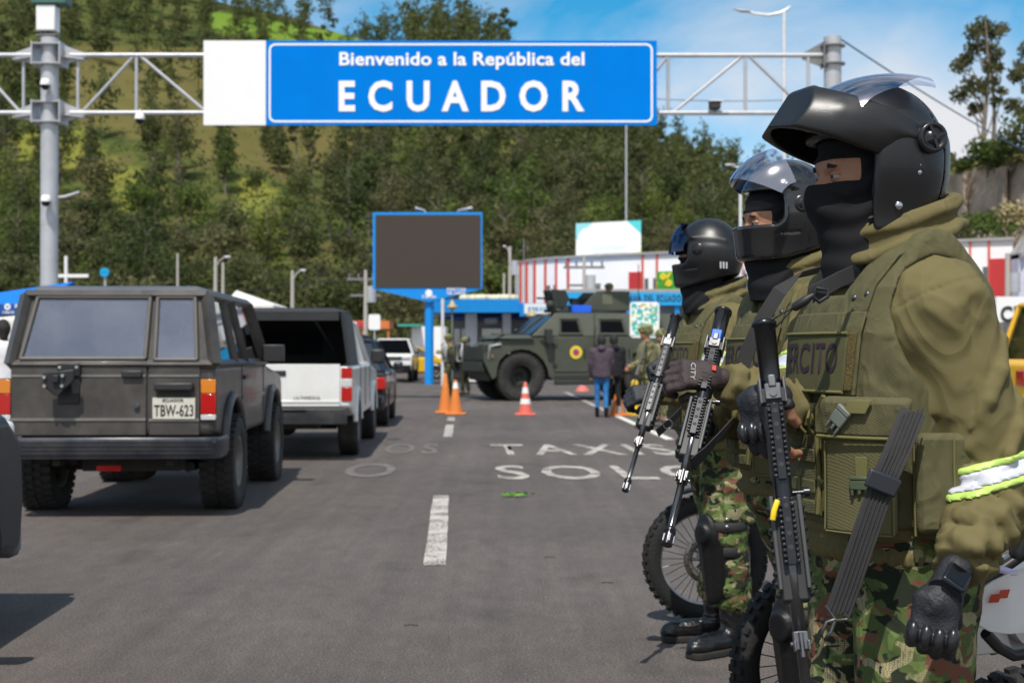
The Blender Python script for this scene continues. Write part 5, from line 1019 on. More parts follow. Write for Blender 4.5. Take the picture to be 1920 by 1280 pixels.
m=MB(); m.box2((-2.6,-.04,.40),(-.85,.10,.52)); AP(m,'side_step',apd); m=MB(); m.box2((-2.6,-.03,.52),(-.85,.0,.66)); AP(m,'skirt',apd)
m=MB(); m.lathe([(0,0),(.165,0)],(-1.42,.006,1.22),(0,1,0),28); d=AP(m,'roundel',mat('roundel_yellow',(.75,.55,.02),.5),0)
m=MB(); m.lathe([(0,0),(.085,0)],(-1.42,.010,1.22),(0,1,0),24); m.build('roundel_ring',mat('roundel_blue',(.02,.06,.35),.5),d); m=MB(); m.lathe([(0,0),(.06,0)],(-1.42,.014,1.22),(0,1,0),24); m.build('roundel_centre',mat('roundel_red',(.5,.03,.03),.5),d)
for x in (0,-3.35):
    for y in (-.22,W0+.22):
        w1=wheel(A,y,x,.60,.36,.55,.03,rm=apd); 
        for o in (w1,): o.rotation_euler=(0,0,-PI/2) if False else (0,0,0)
# wheels were built for a y-forward car: turn them
for o in list(A.children):
    if o.name.startswith('wheel'): o.rotation_euler=(0,0,-PI/2); o.scale=(-1,1,1)
m=MB(); m.box2((1.2,W0+.2,.72),(1.52,-.2,.98)); m.add([(1.5,-.15,1.0),(1.5,W0+.15,1.0),(1.0,W0+.15,.5),(1.0,-.15,.5)],[(0,1,2,3)]); AP(m,'front_bumper',apd,.03)
m=MB(); m.box2((1.40,W0+.6,1.05),(1.47,-.6,1.36)); [m.box((1.48,W0/2+k*.15,1.2),(.02,.03,.3)) for k in range(-3,4)]; AP(m,'grille',apd,0)
for y in (-.32,W0+.32):
    m=MB(); m.box2((1.18,y-.24,1.02),(1.47,y+.24,1.42)); h=AP(m,'headlight_housing',apd); m=MB(); m.cyl((1.47,y,1.22),(1.50,y,1.22),.11,n=16); m.build('headlight',clearl,h); m=MB(); m.tube([(1.52,y-.25,1.0),(1.52,y+.25,1.0),(1.52,y+.25,1.44),(1.52,y-.25,1.44),(1.52,y-.25,1.0)],.018,6); m.build('light_guard',galv,h)
m=MB(); m.tube([(.55,-.0,1.42),(1.12,-.0,1.38),(1.2,-.0,1.05)],.02,6); AP(m,'side_guard',galv,0)
m=MB(); m.box((.98,.015,1.12),(.07,.03,.07)); AP(m,'indicator',ambl)
for y in (.12,W0-.12): m=MB(); m.box((-.65,y,1.62),(.16,.22,.36)); m.tube([(-.5,y-.15*(1 if y>0 else -1),1.5),(-.62,y,1.55)],.02,6); m.tube([(-.62,y,1.45),(-.66,y,1.3)],.02,6); AP(m,'mirror',apd)
for x,y in ((1.2,-.5),(1.25,W0+.5)): m=MB(); m.sphere((x,y,1.55),.07,10,8); m.cyl((x,y,1.4),(x,y,1.55),.02,n=6); AP(m,'bonnet_mirror',apd,0)
# turret
TC=(-2.35,W0/2)
m=MB(); m.cyl((TC[0],TC[1],2.22),(TC[0],TC[1],2.30),.75,n=28); AP(m,'turret_ring',apd,0)
m=MB()
m.prism([(-1.72,2.30),(-3.1,2.30),(-3.1,2.80),(-2.2,2.80),(-2.05,2.66)],TC[1]+.52,TC[1]+.56,'y'); m.prism([(-1.72,2.30),(-3.1,2.30),(-3.1,2.80),(-2.2,2.80),(-2.05,2.66)],TC[1]-.56,TC[1]-.52,'y'); m.box2((-3.12,TC[1]-.52,2.3),(-3.08,TC[1]+.52,2.8)); AP(m,'turret_shield',apm,.01)
m=MB(); m.quad((-2.35,TC[1]+.565,2.46),(-2.62,TC[1]+.565,2.46),(-2.62,TC[1]+.565,2.72),(-2.35,TC[1]+.565,2.72),th=.01); AP(m,'shield_window',mat('shield_glass',(.12,.13,.08),.3),0)
m=MB()
for s in (-1,1): m.prism([(-1.12,2.38),(-1.40,2.34),(-1.52,2.60),(-1.42,2.82),(-1.12,2.84),(-1.02,2.84)],TC[1]+s*.30,TC[1]+s*.36,'y')
m.box2((-1.5,TC[1]-.3,2.35),(-1.1,TC[1]-.05,2.8)); AP(m,'gun_shield',apd,.01)
m=MB(); m.cyl((-2.2,TC[1],2.56),(-.75,TC[1],2.62),.025,n=8); m.box((-1.9,TC[1],2.55),(.5,.12,.15)); m.box((-1.75,TC[1]+.16,2.5),(.2,.14,.2)); m.cyl((-1.95,TC[1],2.3),(-1.95,TC[1],2.5),.05); AP(m,'machine_gun',blackp,0)
m=MB(); m.box((-.95,-.5,2.36),(.22,.2,.2)); m.sphere((-.85,-.35,2.42),.12,10,8); m.cyl((-.95,-.45,2.2),(-.95,-.45,2.36),.05,n=8); m.box((-1.1,-.6,2.27),(.6,.25,.08)); AP(m,'roof_camera',apd,.01)
m=MB(); m.box2((-1.95,-.5,2.23),(-1.45,-.35,2.42)); AP(m,'blue_beacon',mat('beacon_blue',(.01,.12,.75),.3),.01)
m=MB(); m.tube([(-1.9,.02,1.3),(-1.9,.03,2.2)],.012,5); m.tube([(-3.9,W0+.3,2.2),(-3.9,W0+.3,3.6)],.012,5); AP(m,'whip_antenna',apd,0)
A.location=(.25,34.6,0); A.rotation_euler=(0,0,PI+R(16))
# the vehicle's left must face us: mirror of the local frame handled by rotation (x forward points left, y left points to the camera)
# ================================================================ CONES, DEBRIS
co_=mat('cone_orange',(.68,.20,.03),.55,var=.08,dirt=(.35,.14,.05),dscale=7,damt=.4); cp_=mat('cone_faded_pink',(.66,.14,.10),.55,var=.08); band=mat('cone_band',(.78,.77,.74),.4)
def cone(px,pyb,pyt,m,bands,label,wb=.40):
    g=G(px,pyb); t=empty('traffic_cone',g,label=label,cat='traffic cone',group=None); s=F/g.y; h=(pyb-pyt)/s; k=MB(); k.box((0,0,.02),(wb,wb,.035)); k.build('base',m,t,.01)
    k=MB(); r=lambda z: .145-(.145-.028)*(z/h); k.lathe([(r(0.04),.035),(r(h*.5),h*.5),(r(h*.97),h*.97),(.02,h),(0,h)],n=20); k.build('cone_body',m,t)
    for a,b in bands: k=MB(); k.lathe([(r(a*h)+.003,a*h),(r(b*h)+.003,b*h)],n=20); k.build('reflective_band',band,t)
cone(835,774,700,co_,[],'tall plain orange traffic cone, leftmost of the three standing cones')
cone(854,777,712,co_,[(.75,.93)],'orange traffic cone with one white band, right of the plain cone')
cone(985,778,716,cp_,[(.34,.5),(.66,.84)],'faded red traffic cone with two white bands before the armoured wheel')
k=MB(); g=G(1092,733); k.lathe([(.22,.0),(.2,.05),(.08,.18),(0,.18)],n=16); o=k.build('traffic_cone',cp_,loc=g); tag(o,'squat flattened pink cone lying under the armoured vehicle','traffic cone')
g=G(968,931); r=np.random.default_rng(4); k=MB()
for i in range(26):
    x,y=r.normal(0,.055),r.normal(0,.05); a=r.uniform(0,6); s=.035; z=.012+.012*r.uniform(); k.add([(x,y,z),(x+s*math.cos(a),y+s*math.sin(a),z+.02),(x+2*s*math.cos(a+.2),y+2*s*math.sin(a+.2),z),(x+s*math.cos(a+.7),y+s*math.sin(a+.7),z+.005)],[(0,1,2,3)])
o=k.build('leaf_sprig',mat('fresh_leaf',(.13,.30,.03),.5,var=.3,scale=30),loc=g,fixn=False); tag(o,'crushed bright green leaf sprig lying on the asphalt below the word SOLO','leaves')
for px,py,l_ in ((770,1174,'tiny dark twig on the asphalt near the bottom centre'),(1030,1046,'short dark twig on the asphalt left of the motorcycle'),(1138,1094,'thin dark twig on the asphalt close to the motorcycle wheel')):
    k=MB(); k.tube([(-.03,0,.006),(0,.006,.008),(.035,0,.006)],.0025,5); tag(k.build('twig',mat('twig_brown',(.03,.025,.02),.8),loc=G(px,py)),l_,'twig')
# ================================================================ PEOPLE
def camo(name,sc_=1.0,pal=None,mesh=True):
    if name in MATS: return MATS[name]
    m=bpy.data.materials.new(name); m.use_nodes=True; t=m.node_tree; n=t.nodes; l=t.links; b=n['Principled BSDF']; b.inputs['Roughness'].default_value=.85; b.inputs['Specular IOR Level'].default_value=.2; c=n.new('ShaderNodeTexCoord')
    pal=pal or [(.075,.105,.034),(.018,.024,.014),(.15,.065,.040),(.34,.30,.17),(.12,.17,.05)]
    def lay(off,s,th,soft=.02):
        mp=n.new('ShaderNodeMapping'); mp.inputs['Location'].default_value=(off,off*1.7,-off); mp.inputs['Scale'].default_value=(1,1,1.5); l.new(c.outputs['Object'],mp.inputs[0]); z=n.new('ShaderNodeTexNoise'); z.inputs['Scale'].default_value=s*sc_; z.inputs['Detail'].default_value=2.5; z.inputs['Distortion'].default_value=.8; l.new(mp.outputs[0],z.inputs[0])
        r=n.new('ShaderNodeMapRange'); r.inputs[1].default_value=th; r.inputs[2].default_value=th+soft; l.new(z.outputs[0],r.inputs[0]); return r.outputs[0]
    v=n.new('ShaderNodeTexVoronoi'); v.feature='DISTANCE_TO_EDGE'; v.inputs['Scale'].default_value=230*sc_; v.inputs['Randomness'].default_value=.35; l.new(c.outputs['Object'],v.inputs[0]); vm=n.new('ShaderNodeMapRange'); vm.inputs[1].default_value=.06; vm.inputs[2].default_value=.14; vm.inputs[3].default_value=.35; vm.inputs[4].default_value=1.0; l.new(v.outputs['Distance'],vm.inputs[0])
    cur=None
    for i,(off,s,th,col) in enumerate(((1,13,.54,pal[4]),(4.2,12,.53,pal[1]),(7.7,15,.57,pal[2]),(11.3,13,.565,pal[3]),(15.1,19,.60,pal[1]))):
        f=lay(off,s,th); x=n.new('ShaderNodeMixRGB')
        if i==3 and mesh:
            q=n.new('ShaderNodeMath'); q.operation='MULTIPLY'; l.new(f,q.inputs[0]); l.new(vm.outputs[0],q.inputs[1]); f=q.outputs[0]
        l.new(f,x.inputs[0]); x.inputs[2].default_value=col+(1,)
        if cur is None: x.inputs[1].default_value=pal[0]+(1,)
        else: l.new(cur,x.inputs[1])
        cur=x.outputs[0]
    l.new(cur,b.inputs['Base Color'])
    w_=n.new('ShaderNodeTexNoise'); w_.inputs['Scale'].default_value=400; l.new(c.outputs['Object'],w_.inputs[0]); bp=n.new('ShaderNodeBump'); bp.inputs['Strength'].default_value=.25; bp.inputs['Distance'].default_value=.002; l.new(w_.outputs[0],bp.inputs['Height']); l.new(bp.outputs[0],b.inputs['Normal']); MATS[name]=m; return m
def crease(m,dist=.022,sc=7.5,st=.75):
    t=m.node_tree; n=t.nodes; l=t.links; b=n['Principled BSDF']; c=n.new('ShaderNodeTexCoord'); mp=n.new('ShaderNodeMapping'); mp.inputs['Scale'].default_value=(1,1,.55); mp.inputs['Rotation'].default_value=(.5,.35,.2); l.new(c.outputs['Object'],mp.inputs[0])
    hs_=[]
    for k_,(s_,d_) in enumerate(((sc,1.6),(sc*2.3,1.0))):
        z=n.new('ShaderNodeTexNoise'); z.inputs['Scale'].default_value=s_; z.inputs['Detail'].default_value=1.5; z.inputs['Distortion'].default_value=d_; l.new(mp.outputs[0],z.inputs[0]); a=n.new('ShaderNodeMath'); a.operation='SUBTRACT'; l.new(z.outputs[0],a.inputs[0]); a.inputs[1].default_value=.5; q=n.new('ShaderNodeMath'); q.operation='ABSOLUTE'; l.new(a.outputs[0],q.inputs[0]); r=n.new('ShaderNodeMath'); r.operation='MULTIPLY'; r.inputs[1].default_value=-2.6 if k_==0 else -1.0; l.new(q.outputs[0],r.inputs[0]); hs_.append(r.outputs[0])
    ad=n.new('ShaderNodeMath'); l.new(hs_[0],ad.inputs[0]); l.new(hs_[1],ad.inputs[1]); bp=n.new('ShaderNodeBump'); bp.inputs['Strength'].default_value=st; bp.inputs['Distance'].default_value=dist; l.new(ad.outputs[0],bp.inputs['Height'])
    old=b.inputs['Normal'].links[0].from_node; l.new(bp.outputs[0],old.inputs['Normal']); return m
def cloth(name,col,ws=700,rough=.8,var=.06,bump=.3):
    if name in MATS: return MATS[name]
    m=mat(name,col,rough,0,var,9,spec=.25); t=m.node_tree; n=t.nodes; l=t.links; c=n.new('ShaderNodeTexCoord'); outs=[]
    for rot in (R(45),R(-45)):
        mp=n.new('ShaderNodeMapping'); mp.inputs['Rotation'].default_value=(rot,.4,rot); l.new(c.outputs['Object'],mp.inputs[0]); w_=n.new('ShaderNodeTexWave'); w_.inputs['Scale'].default_value=ws/6; w_.inputs['Distortion'].default_value=1.5; l.new(mp.outputs[0],w_.inputs[0]); outs.append(w_.outputs['Fac'])
    a=n.new('ShaderNodeMath'); a.operation='MULTIPLY'; l.new(outs[0],a.inputs[0]); l.new(outs[1],a.inputs[1]); z=n.new('ShaderNodeTexNoise'); z.inputs['Scale'].default_value=22; z.inputs['Detail'].default_value=6; l.new(c.outputs['Object'],z.inputs[0]); s=n.new('ShaderNodeMath'); s.operation='MULTIPLY_ADD'; l.new(z.outputs[0],s.inputs[0]); s.inputs[1].default_value=2.2; l.new(a.outputs[0],s.inputs[2])
    bp=n.new('ShaderNodeBump'); bp.inputs['Strength'].default_value=bump; bp.inputs['Distance'].default_value=.003; l.new(s.outputs[0],bp.inputs['Height']); l.new(bp.outputs[0],n['Principled BSDF'].inputs['Normal']); return m
olive=cloth('olive_jacket',(.134,.113,.047)); vestm=cloth('vest_green',(.095,.088,.042),500); vestl=cloth('vest_edging',(.155,.145,.055),900); velc=mat('brown_velcro',(.11,.08,.022),.95,var=.3,scale=90,bump=.8,bscale=300)
crease(olive,.012,6.5,.45); crease(vestm,.010,11,.6); camom=crease(camo('camouflage'),.014,8,.6); camof=camo('camouflage_far',1.0,[(.15,.165,.065),(.06,.07,.032),(.20,.13,.07),(.36,.32,.19),(.20,.22,.09)],False)
skin=mat('skin',(.36,.175,.105),.5,var=.12,scale=25,spec=.4); mask=cloth('black_balaclava',(.010,.010,.012),900,.85); glove=mat('black_glove',(.014,.015,.020),.6,var=.25,scale=30,bump=.3,bscale=200); gloveb=mat('brown_glove',(.035,.022,.022),.7,var=.2,scale=30,bump=.3,bscale=200)
guard=mat('moulded_guard',(.012,.012,.014),.28,var=.1); leather=mat('boot_leather',(.006,.006,.0068),.33,var=.2,scale=15,bump=.25,bscale=60,coat=.2); sole=mat('boot_sole',(.02,.018,.016),.85)
lime=mat('lime_tape',(.46,.66,.14),.5,var=.05); silver=mat('silver_tape',(.52,.53,.60),.4,0,var=.06); helm=mat('matt_black_helmet',(.0075,.0077,.009),.36,0,var=.12,scale=9,bump=.06,bscale=500,spec=.55,dirt=(.035,.034,.034),dscale=9,damt=.16); helmg=mat('glossy_black_helmet',(.012,.012,.013),.12,0,var=.1,scale=9,spec=.6,coat=.4); lining=mat('helmet_lining',(.008,.008,.009),.95)
vclear=glassmat('clear_visor',(.88,.89,.97),.30,.10,(.92,.92,1)); vblue=glassmat('blue_visor',(.02,.03,.07),.06,.08,(.45,.55,.9)); strap=mat('black_webbing',(.022,.021,.022),.75,var=.15,scale=60,bump=.12,bscale=400); gun=mat('gun_metal',(.045,.046,.05),.26,.85,var=.2,scale=30); gunl=mat('worn_steel',(.17,.17,.175),.36,.9,var=.2,scale=40); gunp=mat('gun_polymer',(.014,.014,.015),.5,var=.1)
SUP=2.35
NT=np.random.default_rng(5).random((32,32,32)).astype(np.float32)
def vn(x,y,z):
    """smooth 3-D value noise 0..1"""
    xi,yi,zi=np.floor(x).astype(np.int32),np.floor(y).astype(np.int32),np.floor(z).astype(np.int32); fx,fy,fz=x-xi,y-yi,z-zi; fx=fx*fx*(3-2*fx); fy=fy*fy*(3-2*fy); fz=fz*fz*(3-2*fz)
    x0,y0,z0=xi&31,yi&31,zi&31; x1,y1,z1=(x0+1)&31,(y0+1)&31,(z0+1)&31
    a=NT[x0,y0,z0]*(1-fx)+NT[x1,y0,z0]*fx; b=NT[x0,y1,z0]*(1-fx)+NT[x1,y1,z0]*fx; c=NT[x0,y0,z1]*(1-fx)+NT[x1,y0,z1]*fx; d=NT[x0,y1,z1]*(1-fx)+NT[x1,y1,z1]*fx
    return (a*(1-fy)+b*fy)*(1-fz)+(c*(1-fy)+d*fy)*fz
def ridge(v,k=1.0): return (1-np.abs(2*v-1))**(1.6*k)
def folds(p,sd,f=1.0):
    x,y,z=p; o=0
    for i,(ax,fq,st,am) in enumerate((((.35,.45,.82),13.,.24,.62),((-.62,.3,.72),17.,.26,.55),((.1,-.75,.65),29.,.35,.24))):
        A=Vector(ax).normalized(); B=A.orthogonal().normalized(); C=A.cross(B); u=(x*A.x+y*A.y+z*A.z)*fq*st*f+sd+i*7; v=(x*B.x+y*B.y+z*B.z)*fq*f+sd*2; w=(x*C.x+y*C.y+z*C.z)*fq*f-sd
        if i<2: q=vn(x*7+sd,y*7,z*7+3*i); v=v+q*1.5; w=w-q*1.2
        o=o+ridge(vn(u,v,w))*am
    return o-.85
def limbfolds(p,a,b,n,sd,lo=0,hi=1):
    ab=[b[i]-a[i] for i in range(3)]; L=math.sqrt(sum(q*q for q in ab)); q=[p[i]-np.float32(a[i]) for i in range(3)]; t=(q[0]*ab[0]+q[1]*ab[1]+q[2]*ab[2])/L/L
    x,y,z=p; w_=np.clip((t-lo)*6,0,1)*np.clip((hi-t)*6,0,1); u=t*n*1.6+1.3*vn(x*13+sd,y*13,z*13); return (ridge(vn(x*5+sd,y*5+u*1.5,z*3+u*1.4),1.1)-.45)*1.6*w_
class Body:
    def __init__(s,O,beta,zs=1.0,head=None,hyaw=12,stations=None):
        s.O=Vector((O[0],O[1],0)); b=R(beta); s.F=Vector((-math.cos(b),-math.sin(b),0)); s.L=Vector((math.sin(b),-math.cos(b),0)); s.k=zs
        st=stations or [(.80,0,.150,.195),(.88,0,.158,.200),(1.0,0,.155,.192),(1.15,.005,.155,.198),(1.28,0,.148,.205),(1.37,-.01,.125,.195),(1.42,-.012,.100,.150),(1.47,-.01,.082,.095),(1.56,0,.078,.080)]
        s.st=np.array(st); s.st[:,0]*=zs
        if head is not None: s.hc=head-s.O; hb=R(hyaw); s.hF=Vector((-math.cos(hb),-math.sin(hb),0)); s.hL=Vector((math.sin(hb),-math.cos(hb),0)); s.hU=Vector((0,0,1)); s.hc=s.hc+s.hF*.018-s.hU*.014
    def w(s,f,l,z): return s.F*f+s.L*l+Vector((0,0,z))
    def lf(s,p): return p[0]*s.F.x+p[1]*s.F.y, p[0]*s.L.x+p[1]*s.L.y
    def torso(s,p,off=0,zl=None,zh=None,k=.02):
        f,l=s.lf(p); z=p[2]; c=np.interp(z,s.st[:,0],s.st[:,1]); rf=np.interp(z,s.st[:,0],s.st[:,2])+off; rl=np.interp(z,s.st[:,0],s.st[:,3])+off
        rho=(np.abs((f-c)/rf)**SUP+np.abs(l/rl)**SUP)**(1/SUP); d=(rho-1)*np.minimum(rf,rl)
        zl=s.st[0,0] if zl is None else zl; zh=s.st[-1,0] if zh is None else zh
        return smax(smax(d,z-zh,k),zl-z,k)
    def wrap(s,phi,z,off=0):
        c=np.interp(z,s.st[:,0],s.st[:,1]); rf=np.interp(z,s.st[:,0],s.st[:,2])+off; rl=np.interp(z,s.st[:,0],s.st[:,3])+off; co,si=math.cos(phi),math.sin(phi)
        return s.w(c+rf*math.copysign(abs(co)**(2/SUP),co), rl*math.copysign(abs(si)**(2/SUP),si), z)
    def head_ax(s): return (s.hF,s.hL,s.hU)
def bbox(pts,pad): 
    a=np.array([tuple(q) for q in pts]); return (a.min(0)-pad).tolist(),(a.max(0)+pad).tolist()
def head_sdf(p,b):
    q=loc3(p,b.hc,b.head_ax()); d=ell(q,(0,0,.0),(.098,.078,.118)); d=smin(d,ell(q,(.028,0,-.085),(.066,.058,.052)),.035); d=smin(d,seg(q,(.088,0,-.022),(.116,0,-.060),.008,.013),.012); d=smin(d,seg(q,(.082,-.036,.002),(.082,.036,.002),.011,.011),.016); d=smin(d,seg(q,(.072,-.05,-.052),(.072,-.045,-.05),.015,.015),.02); d=smin(d,seg(q,(.072,.05,-.052),(.072,.045,-.05),.015,.015),.02)
    for s in (-1,1): d=smax(d,-ell(q,(.100,s*.033,-.022),(.018,.021,.012)),.008); d=smin(d,ell(q,(-.005,s*.080,-.03),(.018,.009,.03)),.006)
    d=smin(d,seg(q,(.095,-.018,-.085),(.095,.018,-.085),.006,.006),.008); d=smin(d,seg(q,(.088,-.016,-.097),(.088,.016,-.097),.007,.007),.008)
    return smin(d,seg(q,(-.01,0,-.09),(-.02,0,-.22),.06,.062),.03)
def eyes(b,parent):
    ew=mat('eye_white',(.30,.27,.25),.25,var=.02); ei=mat('iris',(.012,.008,.006),.15,var=0); hair=mat('dark_hair',(.012,.009,.008),.8)
    for s in (-1,1):
        c=b.hc+b.hF*.078+b.hL*(s*.033)+b.hU*-.022; m=MB(); m.sphere(c,.0122,16,12); e=m.build('eye',ew,parent); m=MB(); m.sphere(c+b.hF*.0068-b.hL*.001,.0072,12,8); m.build('iris',ei,e)
        for nm,lo,hi in (('upper_eyelid',10,95),('lower_eyelid',-80,-22)):
            m=MB(); vs=[]
            for i in range(9):
                el=R(lo+(hi-lo)*i/8)
                for k in range(15):
                    az=R(-95+190*k/14); sq=(1-.45*(abs(k-7)/7)**2) if i==0 else 1; e_=el*sq if nm[0]=='u' else el*(1 if i<8 else sq); r_=.0142; vs.append(c+b.hF*(r_*math.cos(e_)*math.cos(az))+b.hL*(r_*math.cos(e_)*math.sin(az)*1.05)+b.hU*(r_*math.sin(e_)))
            m.add(vs,[(i*15+k,i*15+k+1,(i+1)*15+k+1,(i+1)*15+k) for i in range(8) for k in range(14)],True); m.build(nm,skin,e)
        m=MB(); m.tube([b.hc+b.hF*(.0975-abs(x)*.00055)+b.hL*(s*.033+x*.001)+b.hU*(-.003+(.002 if abs(x)<9 else -.001)) for x in (-18,-9,0,9,18)],[.0012,.003,.0032,.003,.0012],6,flat=1.3); m.build('eyebrow',hair,parent)
def hand_frame(d,n):
    d=Vector(d).normalized(); n=Vector(n); n=(n-d*n.dot(d)).normalized(); return d,n,d.cross(n)
def hand_pts(c,d,n,side,curl,th=(.6,.5,-.35)):
    """d towards knuckles, n out of the back of the hand, side=+-1 puts the thumb; returns finger chains"""
    d,n,s=hand_frame(d,n); s=s*side; ch=[]; ln=[(.040,.026,.020),(.044,.029,.021),(.041,.027,.020),(.033,.021,.018)]; rr=[.0098,.0100,.0096,.0086]
    for i in range(4):
        base=c+d*(.040-.003*abs(i-1.2))+s*(.033-.0222*i); a=0; pts=[base]
        cu=[k*(1+.05*(i-1)) for k in curl]
        for L_,k in zip(ln[i],cu):
            a+=R(k); pts.append(pts[-1]+(d*math.cos(a)-n*math.sin(a))*L_)
        ch.append((pts,rr[i]))
    tb_=c-d*.030+s*.030-n*.006; v=(d*th[0]+s*th[1]+n*th[2]).normalized(); v2=(d*.9-n*.5-s*.25).normalized(); ch.append(([tb_,tb_+v*.040,tb_+v*.040+v2*.026,tb_+v*.040+v2*.026+(d*.6-n*.8).normalized()*.018],.0115))
    return ch,(c,d,n,s)
def hand_sdf(p,ch,fr,infl=0,tips=True,wrist=None):
    c,d,n,s=fr; r=sbox(p,tuple(c),(.045+infl,.016+infl,.038+infl),.014,(d,n,s))
    for pts,rr in ch:
        segs=list(zip(pts[:-1],pts[1:])); segs=segs if tips else segs[:1]
        for k,(a,b_) in enumerate(segs): r=smin(r,seg(p,a,b_,rr*(1-.05*k)+infl,rr*(.95-.05*k)+infl),.003 if k else .007)
    if wrist is not None: r=smin(r,seg(p,c-d*.03,wrist,.027+infl,.028+infl),.02)
    return r
def make_hand(parent,c,d,n,side,curl,wrist,gm,fingerless=False,res=.0025,guards=True,th=(.6,.5,-.35),nm='glove'):
    ch,fr=hand_pts(c,d,n,side,curl,th); allp=[q for pts,_ in ch for q in pts]+[c,wrist]; lo,hi=bbox(allp,.035)
    sk=sdf_mesh('hand',lambda p:hand_sdf(p,ch,fr,0,True,wrist),lo,hi,res)
    def gl(p):
        dd=hand_sdf(p,ch,fr,.0020,not fingerless,wrist); return dd+.0022*(vn(p[0]*90,p[1]*90,p[2]*90)-.5)
    g=sdf_mesh(nm,gl,lo,hi,res); go=link(nm,g,gm,parent)
    c_,d_,n_,s_=fr
    m=MB(); w0=wrist; dd=(w0-c).normalized(); m.tube([c+dd*.052,c+dd*.056,c+dd*.085,c+dd*.09],[.030,.034,.034,.031],18,flat=.85,up=n_); m.build('wrist_strap',gm,go)
    if guards:
        ax=(d_,n_,s_); kn=[ch[i][0][0] for i in range(4)]
        def gd(p):
            r=None
            for i,k in enumerate(kn):
                e=ell(p,tuple(k+n_*.013-d_*.006),(.023,.0145,.0118),ax); r=e if r is None else smin(r,e,.004)
            return r
        lo,hi=bbox(kn,.03); link('knuckle_guard',sdf_mesh('knuckle_guard',gd,lo,hi,.002),guard,go)
    return sk
def join_np(name,meshes):
    Vs_,Fs_=[],[]; o=0
    for me in meshes:
        n=len(me.vertices); a=np.zeros(n*3,np.float32); me.vertices.foreach_get('co',a); f=np.zeros(len(me.loops),np.int32); me.loops.foreach_get('vertex_index',f); Vs_.append(a.reshape(-1,3)); Fs_.append(f.reshape(-1,4)+o); o+=n; bpy.data.meshes.remove(me)
    return np_mesh(name,np.concatenate(Vs_),np.concatenate(Fs_),True)
